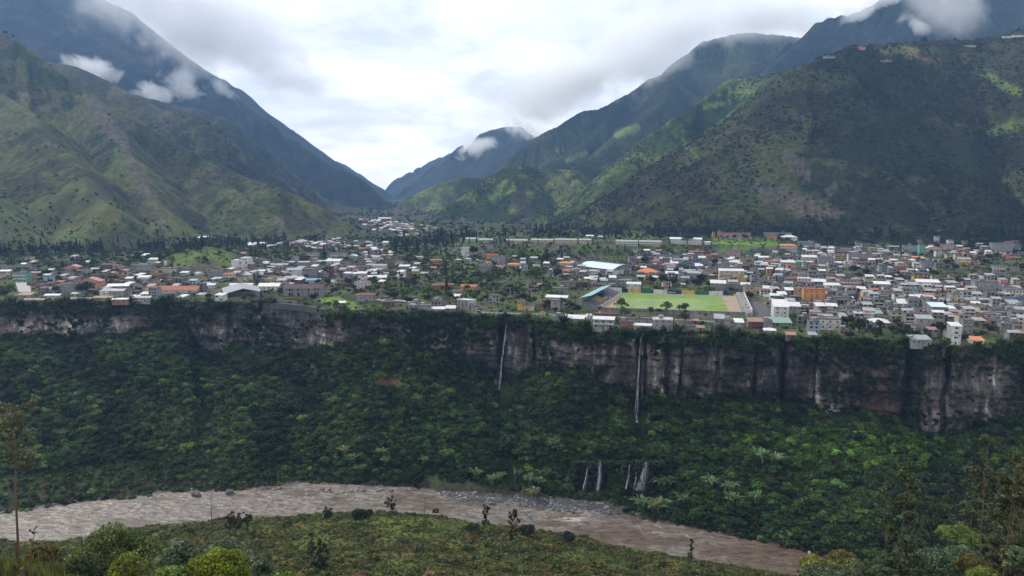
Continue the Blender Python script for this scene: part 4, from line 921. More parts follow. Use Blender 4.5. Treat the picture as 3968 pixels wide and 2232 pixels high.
def roof_parts(kind, w, d, h, t=0.14, oh=0.45, pitch=0.30):
    """list of (V, F) for the roof, extra wall faces (gables) as (V, F tri/quads)"""
    a, b = w / 2 + oh, d / 2 + oh; g = []
    if kind == 'G':
        r = pitch * d / 2; ov = pitch * oh
        P = [slab([(-a, -b, h - ov), (a, -b, h - ov), (a, 0.02, h + r), (-a, 0.02, h + r)], t), slab([(a, b, h - ov), (-a, b, h - ov), (-a, -0.02, h + r), (a, -0.02, h + r)], t)]
        for s in (-1, 1): g.append((np.array([(s * w / 2, -d / 2, h), (s * w / 2, d / 2, h), (s * w / 2, 0, h + r - t), (s * w / 2, 0, h + r - t)]), np.array([[0, 1, 2, 3]])))
    elif kind == 'Y':
        r = pitch * w / 2; ov = pitch * oh
        P = [slab([(-a, -b, h - ov), (0.02, -b, h + r), (0.02, b, h + r), (-a, b, h - ov)], t), slab([(a, b, h - ov), (-0.02, b, h + r), (-0.02, -b, h + r), (a, -b, h - ov)], t)]
        for s in (-1, 1): g.append((np.array([(-w / 2, s * d / 2, h), (w / 2, s * d / 2, h), (0, s * d / 2, h + r - t), (0, s * d / 2, h + r - t)]), np.array([[0, 1, 2, 3]])))
    elif kind == 'H':
        r = pitch * min(w, d) / 2 * 1.15; q = max(w - d, 0.6) / 2; e = max(d - w, 0.6) / 2; z0 = h - 0.1
        A, B, C_, D = (-a, -b, z0), (a, -b, z0), (a, b, z0), (-a, b, z0)
        if w >= d: p, s_ = (-q, 0, z0 + r), (q, 0, z0 + r); P = [slab([A, B, s_, p], t), slab([C_, D, p, s_], t), slab([B, C_, s_, s_], t), slab([D, A, p, p], t)]
        else: p, s_ = (0, -e, z0 + r), (0, e, z0 + r); P = [slab([B, C_, s_, p], t), slab([D, A, p, s_], t), slab([A, B, p, p], t), slab([C_, D, s_, s_], t)]
    elif kind == 'S':
        r = 0.16 * d; P = [slab([(-a, -b, h - 0.05), (a, -b, h - 0.05), (a, b, h + r), (-a, b, h + r)], t)]
        for s in (-1, 1): g.append((np.array([(s * w / 2, -d / 2, h), (s * w / 2, d / 2, h), (s * w / 2, d / 2, h + r - t), (s * w / 2, -d / 2, h)]), np.array([[0, 1, 2, 3]])))
        g.append((np.array([(-w / 2, d / 2, h), (w / 2, d / 2, h), (w / 2, d / 2, h + r - t), (-w / 2, d / 2, h + r - t)]), np.array([[0, 1, 2, 3]])))
    elif kind == 'B':
        r = 0.10 * d; P = [slab([(-a, -b, h + r), (a, -b, h + r), (a, b, h), (-a, b, h)], t)]
        g.append((np.array([(-w / 2, -d / 2, h), (w / 2, -d / 2, h), (w / 2, -d / 2, h + r - t), (-w / 2, -d / 2, h + r - t)]), np.array([[0, 1, 2, 3]])))
        for s in (-1, 1): g.append((np.array([(s * w / 2, -d / 2, h), (s * w / 2, d / 2, h), (s * w / 2, -d / 2, h + r - t), (s * w / 2, -d / 2, h)]), np.array([[0, 1, 2, 3]])))
    elif kind == 'V':
        P = []; n = 7; zs = [h - 0.1 + pitch * 0.9 * w / 2 * math.sin(math.pi * i / n) for i in range(n + 1)]; xs = [-a + 2 * a * i / n for i in range(n + 1)]
        for i in range(n): P.append(slab([(xs[i], -b, zs[i]), (xs[i + 1], -b, zs[i + 1]), (xs[i + 1], b, zs[i + 1]), (xs[i], b, zs[i])], t))
        for s in (-1, 1):
            for i in range(n): g.append((np.array([(xs[i] * w / 2 / a, s * d / 2, h - 0.2), (xs[i + 1] * w / 2 / a, s * d / 2, h - 0.2), (xs[i + 1] * w / 2 / a, s * d / 2, zs[i + 1] - t), (xs[i] * w / 2 / a, s * d / 2, zs[i] - t)]), np.array([[0, 1, 2, 3]])))
    else:  # flat slab with a low parapet
        P = [box(-w / 2 - 0.25, w / 2 + 0.25, -d / 2 - 0.35, d / 2 + 0.2, h, h + 0.22)]
        for bb in ((-w / 2, w / 2, -d / 2, -d / 2 + 0.18), (-w / 2, w / 2, d / 2 - 0.18, d / 2), (-w / 2, -w / 2 + 0.18, -d / 2 + 0.18, d / 2 - 0.18), (w / 2 - 0.18, w / 2, -d / 2 + 0.18, d / 2 - 0.18)): P.append(box(*bb, h + 0.22, h + 0.75))
    return P, g
_win = {}
def window_me(m=None):
    k = m.name if m else 'frame'
    if k not in _win:
        V, F = join([box(-0.5, 0.5, -0.03, 0.10, -0.5, 0.5), box(-0.42, -0.02, -0.06, 0.0, -0.42, 0.42), box(0.02, 0.42, -0.06, 0.0, -0.42, 0.42)])
        _win[k] = mesh_np('window', V, F, [m or M_frame, M_glass], mi=[0] * 6 + [1] * 12)
    return _win[k]
_fr = {}
def window(parent, x, y, z, w_, h_, rz=0, m=None, name='window'):
    if parent.location.y < 720:      # near enough to tell the panes from the frame
        k = m.name if m else 'frame'
        if k not in _fr:
            V, F = join([box(-0.5, 0.5, -0.03, 0.10, -0.5, 0.5)]); _fr[k] = mesh_np('window', V, F, [m or M_frame])
            _fr['p'] = mesh_np('pane', *box(-0.20, 0.20, -0.03, 0.03, -0.42, 0.42), [M_glass])
        o = link(name, _fr[k], parent, (x, y, z), rz); o.scale = (w_, 1, h_)
        for s in (-0.22, 0.22): link('pane', _fr['p'], o, (s, -0.035, 0))
        return o
    o = link(name, window_me(m), parent, (x, y, z), rz); o.scale = (w_, 1, h_); return o
UNITBOX = {}
def ubox(name, m, parent, x0, x1, y0, y1, z0, z1):
    k = (name, m.name)
    if k not in UNITBOX:
        V, F = box(-0.5, 0.5, -0.5, 0.5, -0.5, 0.5); UNITBOX[k] = mesh_np(name, V, F, [m])
    o = link(name, UNITBOX[k], parent, ((x0 + x1) / 2, (y0 + y1) / 2, (z0 + z1) / 2)); o.scale = (x1 - x0, y1 - y0, z1 - z0); return o
V_, F_ = tube([(0, 0, 0), (0, 0, 0.08), (0, 0, 1.2), (0, 0, 1.42), (0, 0, 1.45)], [0.5, 0.62, 0.62, 0.25, 0.02], 12)
TANKS = {k: mesh_np('water_tank', V_, F_, [WALL[k]], smooth=True) for k in ('bu', 'wh', 'nv')}
PLACED = []          # (x, y, radius, short label) of everything that takes ground
ENT = []
def house(label, x, y, z, yaw, w, d, h, st=2, wall='gy', roof='F', rc='co', side='bl', cat='house', group=None, name='house', detail=2, wins=None, rg=None, balcony=False, pitch=0.30, opening=False, frame=None):
    rg = rg or np.random.default_rng(abs(int(x * 31 + y * 17)) % 99991)
    if name == 'house': name = cat.replace(' ', '_')
    root = bpy.data.objects.new(name, None); COL.objects.link(root); root.location = (x, y, z); root.rotation_euler[2] = yaw
    tag(root, label, cat, group)
    P, g = roof_parts(roof, w, d, h, pitch=pitch)
    V, F = box(-w / 2, w / 2, -d / 2, d / 2, -2.5, h)
    parts = [(V, F)] + g; V, F = join(parts)
    mi = [0 if i == 0 or (i > 5 and roof in 'YVB') else 1 for i in range(len(F))]
    link('wall', mesh_np('wall', V, F, [WALL[wall], WALL[side or wall]], mi=mi), root)
    V, F = join(P); link('roof', mesh_np('roof', V, F, [ROOF[rc]]), root)
    sh = h / st; n = wins if wins is not None else max(1, int(w / 3.0))
    yf = -d / 2
    if detail:
        pitch_x = w / (n + 0.001); dc = rg.integers(0, n) if n else 0
        wl = []
        for s in range(st):
            for i in range(n):
                cx = -w / 2 + pitch_x * (i + 0.5); cz = sh * (s + 0.55)
                if rg.random() < 0.12 and n > 1: continue
                if s == 0 and i == dc: ubox('door', M_dark, root, cx - 0.5, cx + 0.5, yf - 0.05, yf + 0.1, 0, min(2.1, sh * .85)); continue
                ww = min(pitch_x * 0.6, 1.6 if not opening else 2.6); wh_ = min(sh * 0.48, 1.4 if not opening else 1.9)
                wl.append((cx, cz, ww, wh_))
        if detail >= 2:
            for cx, cz, ww, wh_ in wl: window(root, cx, yf, cz, ww, wh_, m=frame)
        elif wl:
            bb = [(cx - ww / 2, cx + ww / 2, yf - 0.05, yf + 0.05, cz - wh_ / 2, cz + wh_ / 2) for cx, cz, ww, wh_ in wl]
            o = bx('window', bb, M_glass, root); o['kind'] = 'stuff'
        # windows on the flank that looks towards the camera
        s_ = 1 if x < 0 else -1
        if d > 7 and rg.random() < 0.6 and detail >= 2:
            for s in range(st): window(root, s_ * w / 2, rg.uniform(-d * .3, d * .3), sh * (s + 0.55), 1.1, min(1.1, sh * .4), s_ * math.pi / 2)
    for s in range(1, st):      # floor slabs read as thin lines
        if wall in ('gy', 'bl', 'br') or rg.random() < 0.5: ubox('floor_slab', WALL['gy'], root, -w / 2 - 0.08, w / 2 + 0.08, yf - 0.12, yf + 0.05, sh * s - 0.12, sh * s + 0.12)
    if balcony:
        for s in range(1, st):
            ubox('balcony', WALL['cr' if wall != 'cr' else 'wh'], root, -w / 2 + 0.2, w / 2 - 0.2, yf - 1.3, yf - 0.13, sh * s - 0.1, sh * s + 0.1)
            ubox('railing', WALL['pk'] if wall in ('cr', 'wh') and rg.random() < 0.3 else WALL['wh'], root, -w / 2 + 0.2, w / 2 - 0.2, yf - 1.3, yf - 1.2, sh * s + 0.1, sh * s + 0.95)
    if roof == 'F':
        if rg.random() < 0.55 and w > 5:
            cx = rg.uniform(-w / 4, w / 4); bx('stair_head', [(cx - 1.5, cx + 1.5, -d * 0.1, d * 0.1 + 2.2, h + 0.22, h + 2.5), (cx - 1.8, cx + 1.8, -d * 0.1 - 0.4, d * 0.1 + 2.5, h + 2.5, h + 2.65)], WALL['gy'], root)
        if rg.random() < 0.45: link('water_tank', TANKS[['bu', 'wh', 'nv'][rg.integers(0, 3)]], root, (rg.uniform(-w / 3, w / 3), rg.uniform(-d / 4, d / 4), h + 0.22))
        if rg.random() < 0.5:
            o = bx('rooftop_column', [(sx * w * 0.42 - 0.12, sx * w * 0.42 + 0.12, sy * d * 0.4 - 0.12, sy * d * 0.4 + 0.12, h + 0.2, h + rg.uniform(1.2, 2.4)) for sx in (-1, 0, 1) for sy in (-1, 1)], WALL['bl'], root); o['kind'] = 'stuff'
    PLACED.append((x, y, max(w, d) * 0.5, label)); ENT.append((root, x, y, z))
    return root
CROPS = {'A': (0, 880, 3.22), 'B': (700, 880, 3.22), 'C': (1400, 880, 3.22), 'D': (2100, 880, 3.22), 'E': (2700, 880, 3.22), 'F': (3268, 880, 2.787)}
def cpx(c, x, y):
    a, b, s = CROPS[c]; return a + x / s, b + y / s
LAND = []            # landmarks that labels of other things may refer to
def hh(c, x0, x1, yt, yb, roof, rc, wall, st, depth, label, yaw=None, **kw):
    """house from its front wall as measured in an enlarged crop of the photo"""
    s = CROPS[c][2]; u, v = cpx(c, (x0 + x1) / 2, yb); x, y, z = hit(u, v)
    k = y / FPX / s; w_ = (x1 - x0) * k; h_ = max((yb - yt) * k * 1.01, 2.2)
    if yaw is None: yaw = (-12 if u > 1750 else 2) + ((x0 * 7 + yb * 3) % 11 - 5)
    ya = R(yaw)
    depth = max(depth, 4)
    cx = x - math.sin(ya) * depth / 2; cy_ = y + math.cos(ya) * depth / 2
    short = kw.pop('short', None)
    o = house(label, cx, cy_, z, ya, w_ * 0.96, depth, h_, st, wall, roof, rc, **kw)
    if short: LAND.append((short, u, v))
    return o
H = [
 # left edge of the town
 ('A',0,410,488,528,'B','dk','gy',1,14,'long dark open-sided shed with a thin grey roof at the left edge of the town',dict(cat='shed',wins=6,opening=True)),
 ('A',165,335,572,690,'F','co','te',3,9,'teal three-storey house at the head of the sloping concrete court',dict(short='teal house',balcony=True,side='te')),
 ('A',0,130,548,600,'G','zn','wh',1,8,'white house with bright zinc roof cut by the left frame edge',{}),
 ('A',805,975,500,555,'Y','pr','pk',2,12,'pink gabled house with pink roof standing among trees at far left',dict(short='pink gabled house',side='pk')),
 ('A',1070,1225,525,568,'G','zg','wh',1,9,'small white house right of the pink gabled house',{}),
 ('A',1260,1435,470,560,'G','dk','ma',2,10,'dark maroon two-storey house on the far left',dict(side='ma')),
 ('A',1760,1850,352,372,'S','zn','gy',1,12,'shed with dazzling white roof below the left mountain foot',dict(cat='shed')),
 ('A',1845,1970,402,480,'S','zn','cr',2,8,'tall cream house with white roof beside the green knoll',dict(side='cr')),
 ('A',2045,2090,425,495,'B','zn','wh',1,8,'narrow white wall block left of the green knoll',{}),
 ('A',1700,1890,470,570,'F','zg','gy',2,10,'grey two-storey house with rooftop terrace left of the green knoll',dict(opening=True)),
 ('A',1965,2205,520,590,'F','co','cr',1,12,'long low cream house in front of the green knoll',dict(wins=4)),
 ('A',2215,2395,520,580,'F','co','bl',1,10,'blank grey block house in front of the green knoll',{}),
 ('A',1050,1110,432,462,'S','zn','wh',1,6,'tiny white roofed hut behind the small white house',dict(cat='hut')),
 ('A',370,500,568,612,'G','ru','gy',1,7,'little grey hut with rusty roof right of the teal house',dict(cat='hut')),
 ('A',965,1260,675,752,'Y','pr','sa' if False else 'pk',2,10,'salmon villa with stepped pink gables behind the big dark tree',dict(short='salmon villa',side='pk')),
 ('A',695,915,718,820,'H','dk','gy',2,10,'grey house with dark hipped roof near the left rim',dict(short='dark hipped house')),
 ('A',765,965,750,850,'F','co','bl',2,8,'windowless grey block house right of the dark hipped house',dict(wins=1)),
 ('A',612,690,765,835,'S','zg','gy',1,6,'narrow grey shed left of the dark hipped house',dict(cat='shed')),
 ('A',550,745,850,885,'G','zn','wh',1,7,'low white shed with twin bright roofs on the left rim',dict(cat='shed')),
 ('A',1565,1650,640,715,'S','zn','gy',2,7,'narrow grey tower house with white roof',{}),
 ('A',1712,1860,628,690,'S','zn','wh',1,8,'white upper storey house with wide windows and tilted white roof',dict(opening=True,wins=2,side='wh')),
 ('A',1330,1605,735,775,'G','zn','gy',1,11,'house under a long bright white gabled roof',dict(short='long white roofed house',pitch=.35)),
 ('A',1240,1370,798,880,'S','zg','wh',1,9,'white single-window house near the left rim',{}),
 ('A',1372,1550,795,880,'G','zg','gy',1,10,'grey house with two dark windows near the left rim',dict(wins=2)),
 ('A',1540,1615,800,870,'F','co','cr',2,7,'small cream house squeezed beside the two-window grey house',{}),
 ('A',1800,2480,782,828,'G','tc','wh',1,13,'very long terracotta roofed hall with white walls near the rim',dict(short='long terracotta hall',wins=9,cat='building',pitch=.5)),
 ('A',2075,2240,640,700,'F','co','mv',2,9,'mauve two-storey house behind the long terracotta hall',dict(balcony=True)),
 ('A',2370,2540,630,690,'F','co','cr',2,9,'cream house with yellow tint behind the end of the terracotta hall',dict(side='ye')),
 ('A',1885,1995,680,712,'S','zn','gy',1,8,'low hut with zinc lean-to roof behind the terracotta hall',dict(cat='hut')),
 ('A',210,385,850,905,'S','ru','gy',1,9,'shack with patched rusty roof at the foot of the concrete court',dict(cat='shack')),
 ('A',260,600,915,938,'S','ru','br',1,5,'low rusty roofed lean-to along the left rim',dict(cat='shed',name='shed')),
 ('A',745,1130,905,928,'S','ru','gy',1,5,'long rust streaked corrugated shed on the left rim',dict(cat='shed')),
 ('A',1140,1390,892,912,'S','ru','gy',1,6,'corrugated shed with striped red and white roof on the left rim',dict(cat='shed')),
 ('A',1395,1600,900,942,'G','zn','br',1,6,'brick hut with white roof on the very edge of the left cliff',dict(cat='hut',side='br')),
 ('A',1645,1880,880,930,'G','zg','gy',1,8,'grey hut with a small white door on the left cliff edge',dict(cat='hut')),
 ('A',1745,1865,835,865,'S','zn','gy',1,8,'low shed with plain white roof in front of the terracotta hall',dict(cat='shed')),
 # second crop
 ('B',630,865,420,540,'F','wt','wh',2,14,'large modern white house of stacked cubes with dark windows',dict(short='white cube house',side='wh',wins=3,opening=True,frame='wh')),
 ('B',715,865,392,440,'F','wt','wh',1,8,'white upper cube on top of the modern white house',dict(side='wh',z=1)),
 ('B',345,525,560,665,'F','co','bl',3,10,'tall windowless grey block building left of the balcony house',dict(wins=0,short='blank grey block')),
 ('B',527,690,590,668,'G','tc','cr',2,9,'cream balcony house with terracotta roof',dict(balcony=True,short='balcony house')),
 ('B',700,870,545,605,'G','bn','ma',2,9,'dark red house below the white cube house',dict(side='ma')),
 ('B',800,990,608,660,'G','dk','gy',1,9,'grey cottage with dark roof left of the orange courtyard house',{}),
 ('B',715,800,620,690,'F','co','cr',2,8,'pale olive house with stepped terraces',{}),
 ('B',1045,1310,648,705,'F','zg','ye',1,10,'orange yellow courtyard house with a zinc roof',dict(short='orange courtyard house',side='ye')),
 ('B',235,430,722,765,'G','zn','wh',1,9,'white roofed wing left of the great grey canopy',{}),
 ('B',600,900,722,765,'G','zn','wh',1,9,'long white roofed wing behind the great grey canopy',dict(wins=6)),
 ('B',960,1235,738,790,'G','wt','wh',1,13,'school wing with white roof between canopy and unfinished hall',dict(wins=5,short='white school wing',pitch=.4)),
 ('B',1280,1520,640,700,'S','zg','gy',1,9,'grey sheds behind the unfinished concrete hall',dict(cat='shed')),
 ('B',1500,1740,665,695,'S','bu','wh',1,8,'white house with a pale blue metal roof',{}),
 ('B',1320,1510,535,618,'S','zg','wh',2,9,'white house with two big dark upper openings',dict(wins=2,opening=True,side='wh')),
 ('B',1515,1705,530,640,'F','co','bl',2,12,'plain grey block building behind the unfinished concrete hall',dict(wins=1)),
 ('B',940,1050,550,600,'S','zn','gy',1,7,'small hut with cream metal roof right of the white cube house',dict(cat='hut')),
 ('B',1080,1340,470,500,'G','zg','gy',1,9,'long grey roof house behind the green hedges',{}),
 ('B',1060,1180,500,530,'G','zg','cr',1,8,'low cream house behind the zinc hut',{}),
 ('B',1460,1605,440,515,'F','wt','bl',2,10,'grey block house with a white rooftop cover',{}),
 ('B',1635,1700,400,450,'F','wt','wh',1,8,'small white house with flat white top in mid town',{}),
 ('B',1800,1990,425,475,'S','zn','wh',1,12,'white workshop with wavy bright roof in mid town',dict(cat='workshop')),
 ('B',1705,1800,430,460,'S','zg','gy',1,8,'low grey house between two white workshops',{}),
 ('B',1568,1725,325,385,'F','co','cr',2,10,'cream apartment block with red balconies beside a dark tree',dict(cat='apartment block',balcony=True,short='left cream apartments')),
 ('B',1850,2075,330,395,'F','co','cr',2,10,'longer cream apartment block with red balcony doors',dict(cat='apartment block',balcony=True,short='red door apartments')),
 ('B',805,1030,222,245,'S','zn','wh',1,20,'far warehouse with dazzling white roof at the left mountain foot',dict(cat='warehouse',wins=0)),
 ('B',1065,1185,243,256,'S','zg','wh',1,12,'low far shed right of the dazzling warehouse',dict(cat='shed',wins=0)),
 ('B',1350,1505,195,235,'Y','zg','wh',1,45,'large far grey warehouse with shallow gable',dict(cat='warehouse',wins=0,short='far grey warehouse')),
 ('B',1690,1910,190,225,'G','zg','bu',2,12,'far blue building in front of the conifers',dict(cat='building',side='bu')),
 ('B',205,320,133,150,'S','zn','gy',1,14,'far white roofed hall on stilts above the conifers on the left slope',dict(cat='hall',wins=4)),
 ('B',2350,2515,205,238,'F','co','wh',1,9,'white house in front of the far conifers',{}),
 ('B',2222,2310,268,300,'G','tc','rd',1,8,'small far red house in mid valley',{}),
 ('B',2055,2185,588,628,'S','zn','gy',1,9,'house with dazzling curved white roof, left of a pair',dict(short='paired white roofs')),
 ('B',2190,2315,580,625,'S','zn','gy',1,9,'house with dazzling curved white roof, right of a pair',{}),
 ('B',2315,2570,628,672,'G','wt','wh',1,12,'long white factory shed with ridge vents',dict(cat='shed',wins=4)),
 ('B',2160,2365,690,770,'Y','bn','wh',2,10,'white house with steep brown gables near the rim road',dict(short='brown gabled house',side='wh')),
 ('B',2180,2430,850,930,'H','bn','gy',1,10,'grey house with brown hipped roof on the rim road bend',{}),
 ('B',1895,2055,945,1005,'S','zn','ma',1,5,'tiny kiosk with white roof on the cliff garden lawn',dict(cat='kiosk',short='lawn kiosk')),
 ('B',2110,2360,500,555,'F','co','bl',2,11,'grey walled yard building in mid town',{}),
 ('B',2385,2570,478,540,'G','zg','wh',1,10,'white cottage with grey roof right of the walled yard',{}),
 ('B',2085,2200,365,405,'V','lb','lb',1,12,'pale blue arched hall behind the walled yard',dict(cat='hall',wins=2)),
 # centre
 ('C',590,700,975,1062,'F','zg','gy',2,8,'grey house with flat zinc cover on the cliff edge, left of three',dict(short='cliff edge houses')),
 ('C',705,870,985,1072,'F','co','gy',1,10,'low grey house with rooftop columns on the cliff edge',dict(wins=2)),
 ('C',872,1045,1020,1072,'G','zn','gy',1,9,'cliff edge house with big tilted white roof',{}),
 ('C',1050,1172,1015,1045,'S','zn','gy',1,8,'lean-to with white roof left of the viewpoint building',dict(cat='lean-to')),
 ('C',880,1160,725,780,'H','bn','br',1,12,'brown hip roofed villa among trees in mid town',dict(short='brown hip villa')),
 ('C',1222,1440,745,795,'G','tc','ye',1,11,'tile roofed house with yellow porch right of the brown villa',dict(short='yellow porch house')),
 ('C',1125,1260,805,858,'S','dk','gy',1,8,'grey hut with a single square window above the viewpoint building',dict(cat='hut')),
 ('C',1458,1610,490,585,'F','co','bl',2,10,'unfinished grey block house with rooftop columns in the central green',dict(short='unfinished block house')),
 ('C',1548,1690,350,415,'F','or','or',2,8,'bright orange house stepping up behind the grey one',dict(side='or',short='orange stepped house')),
 ('C',1612,1800,370,462,'F','co','gy',3,10,'three-storey grey house right of the orange stepped house',{}),
 ('C',1245,1350,260,385,'F','wt','wh',3,8,'narrow tall white house alone below the barracks slope',dict(short='tall white house',side='wh')),
 ('C',1815,1980,465,520,'H','or','cr',1,10,'cream house with red hipped roof in the central green',{}),
 ('C',2440,2560,400,440,'G','wt','wh',1,8,'white cottage below the barracks woods',dict(side='wh')),
 ('C',860,1005,415,455,'G','tc','rd',1,9,'low red roofed house left of the tall white house',{}),
 ('C',295,430,405,470,'F','bn','br',2,9,'brick framed open building with brown top',dict(opening=True,side='br')),
 ('C',420,530,440,478,'H','bn','wh',1,9,'bungalow with brown roof joined to the brick framed building',{}),
 ('C',465,600,490,525,'S','zn','gy',1,8,'grey yard house with pale zinc roof in mid town',{}),
 ('C',1945,2040,930,1040,'G','dk','ye',2,8,'narrow yellow and blue house beside the rim road',dict(short='yellow rim road house')),
 ('C',2030,2160,975,1045,'G','dk','cr',1,8,'cream bungalow attached to the narrow yellow house',{}),
 ('C',2360,2480,920,1060,'F','co','gy',2,10,'grey two-storey corner house left of the bleacher stand',dict(wins=1,short='grey corner house')),
 ('C',2250,2375,910,1000,'G','dk','br',2,8,'dark roofed house behind the red shrub',{}),
 ('C',2290,2576,875,960,'G','wt','wh',1,10,'white building with long pale green metal roof left of the stand',dict(wins=3)),
 ('C',2375,2576,770,860,'F','co','bl',1,10,'bare grey wall building behind the pale green roof',dict(wins=1)),
 # barracks on the bench
 ('C',1290,1450,148,188,'G','gb','gn',1,13,'leftmost green roofed barrack on the wooded bench',dict(cat='barrack')),
 ('C',1450,1640,160,200,'G','gb','gn',1,13,'second green roofed barrack from the left on the bench',dict(cat='barrack')),
 ('C',1790,2075,165,195,'G','gb','cr',2,12,'third barrack from the left, half hidden by trees',dict(cat='barrack')),
 ('C',2105,2400,162,200,'G','gb','cr',2,12,'fourth barrack from the left, behind dark trees',dict(cat='barrack')),
 ('D',155,440,160,210,'G','gb','cr',2,12,'fifth barrack from the left with weathered green roof',dict(cat='barrack')),
 ('D',455,612,162,215,'G','gb','cr',2,12,'short sixth barrack with clear gable, before the gap',dict(cat='barrack')),
 ('D',915,1198,180,235,'G','gb','cr',2,12,'two-storey barrack left of a touching pair',dict(cat='barrack',balcony=True)),
 ('D',1205,1488,186,240,'G','gb','cr',2,12,'two-storey barrack right of a touching pair',dict(cat='barrack',balcony=True)),
 ('D',1585,1995,150,215,'G','wt','wh',2,14,'long two-storey cream school block with white roof',dict(cat='school block',wins=12,side='gn')),
 ('D',2030,2100,190,222,'S','zn','wh',1,6,'tiny white kiosk right of the cream school block',dict(cat='kiosk')),
 ('D',545,645,108,130,'G','zn','wh',1,9,'white roofed pavilion behind the barracks',dict(cat='pavilion')),
 ('D',700,755,118,138,'G','zn','wh',1,7,'small white pavilion behind the barrack gap',dict(cat='pavilion')),
 ('E',197,330,68,122,'F','co','or',2,14,'orange end pavilion of the long hillside school',dict(cat='school block',side='or')),
 ('E',330,672,72,128,'F','dk','pk',2,12,'long dark windowed pink school on the hillside',dict(cat='school',wins=14,opening=True,short='hillside school')),
 ('E',885,1000,105,150,'F','co','or',1,10,'orange annex right of the hillside school',dict(cat='annex')),
 ('E',840,1180,75,105,'F','zg','gy',1,12,'grey gymnasium behind the orange annex',dict(cat='gymnasium')),
 ('E',1065,1255,125,165,'H','zn','wh',1,18,'white hip roofed chapel hall on the upper slope',dict(cat='hall',short='white hip hall',wins=6)),
 # around the football ground
 ('D',470,880,510,555,'F','co','bl',1,8,'low plinth building in front of the sports hall',dict(wins=0)),
 ('D',255,375,545,600,'G','tc','or',2,9,'orange and pink house left of the sports hall front',{}),
 ('D',375,480,530,580,'Y','zg','ye',1,9,'yellow gabled house touching the sports hall corner',{}),
 ('D',200,370,450,510,'H','or','cr',2,11,'cream villa with orange hipped roof left of the sports hall',{}),
 ('D',195,300,400,435,'G','wt','wh',1,8,'white cottage above the orange roofed villa',{}),
 ('D',420,575,690,745,'F','co','ma',1,8,'dark red cube house left of the teal stand roof',dict(side='ma')),
 ('D',240,420,690,770,'F','co','bl',2,9,'grey house with columns left of the dark red cube',{}),
 ('D',730,820,665,730,'G','zg','gy',2,8,'grey house peeping over the teal stand roof, left',{}),
 ('D',820,925,660,760,'F','co','mv',2,9,'mauve house with white windows behind the stand',dict(balcony=True)),
 ('D',940,1120,665,745,'F','zg','gy',2,8,'unfinished grey terrace house behind the stand',dict(opening=True)),
 ('D',1055,1235,710,775,'G','zn','wh',1,10,'white house with patched zinc roof behind the pitch corner',{}),
 ('D',1185,1455,572,625,'H','or','or',1,18,'big orange hip roofed house behind the pitch',dict(short='orange hip house',pitch=.45)),
 ('D',1400,1545,590,635,'F','co','rd',1,9,'red walled house right of the orange hip house',dict(side='rd')),
 ('D',1540,1710,580,640,'S','zn','nv',1,10,'dark fronted workshop with bright roof edge',dict(cat='workshop')),
 ('D',1715,2005,575,645,'H','zg','gy',1,14,'wide grey house with pink topped hip roof behind the pitch',dict(wins=3)),
 ('D',2010,2200,545,600,'G','dk','cr',1,10,'long brown roofed cream house right of the wide grey house',{}),
 ('D',1480,1665,480,545,'Y','pr','wh',1,10,'white gabled house with pink roof near the round trees',dict(side='wh')),
 ('D',1510,1625,425,462,'G','zn','or',1,8,'orange fronted house with white roof edge',{}),
 ('D',1640,1830,405,470,'F','wt','lb',2,9,'light blue house with white flat top',dict(side='lb')),
 ('D',1445,1755,355,400,'F','co','gy',1,10,'long grey flat house at the wood edge',{}),
 ('D',1830,2015,310,400,'F','or','ma',3,12,'dark brown hotel of three floors with orange roof and roof sign',dict(cat='hotel',short='brown hotel',wins=5,balcony=True,side='ma')),
 ('D',2020,2112,355,400,'F','or','or',2,9,'orange house joined to the right side of the brown hotel',dict(side='or')),
 ('D',1870,2010,405,465,'F','co','bu',2,9,'blue based grey house below the brown hotel',{}),
 ('E',365,538,300,395,'F','co','pk',3,12,'tall pink house with grey side wall above the meadow edge',dict(short='tall pink house')),
 ('E',275,590,545,700,'S','zn','cr',3,9,'large cream and red three-storey building with long white roof',dict(cat='building',short='cream and red building',balcony=True,side='cr',wins=5)),
 ('E',370,620,640,712,'Y','zg','ye',2,10,'yellow house with arched windows and zinc gable',dict(side='mv',wins=2,short='yellow arched house')),
 ('E',165,360,700,800,'S','zn','gy',2,12,'grey hall with dazzling white tilted roof behind the pitch wall',dict(wins=4)),
 ('E',370,540,720,820,'F','co','bl',2,10,'grey block house with columns behind the pitch wall corner',{}),
 ('E',545,660,720,800,'S','zn','gy',1,9,'grey hut with white tilted roof left of the pink tower house',dict(cat='hut')),
 ('E',595,705,745,888,'F','co','pk',3,12,'pink tower house with round windows at the pitch corner',dict(short='pink tower house',wins=2)),
 ('E',835,1085,870,925,'S','gr','ye',1,7,'low yellow wall building with pale green roof',dict(wins=0)),
 ('E',1210,1330,790,900,'F','tc','cr',2,9,'cream wing of the big orange building',dict(side='cr')),
 ('E',1330,1600,780,950,'F','tc','or',3,11,'big orange corner building with brown pergola roof',dict(cat='building',short='big orange building',side='or',wins=4)),
 ('E',1085,1230,920,965,'S','zg','gy',1,9,'grey carport with metal roof below the orange building',dict(cat='carport')),
 ('E',955,1145,990,1150,'S','zn','wh',3,20,'three-storey white and salmon house with open top floor',dict(short='white salmon house',wins=2,side='wh')),
 ('E',1145,1290,985,1110,'S','zn','gy',2,12,'grey rear wing of the white and salmon house',{}),
 ('E',930,1190,1195,1232,'S','gr','gy',1,13,'low shed with large pale green metal roof at the rim',dict(cat='shed',short='green roofed shed')),
 ('E',1440,1795,1150,1285,'F','co','wh',2,11,'big white two-storey house with four wide upper windows on the rim',dict(short='big white rim house',wins=4,side='bl')),
 ('E',1660,1855,1092,1135,'B','zn','gy',1,8,'rooftop shelter with white tilted roof behind the big white rim house',dict(cat='shelter',opening=True)),
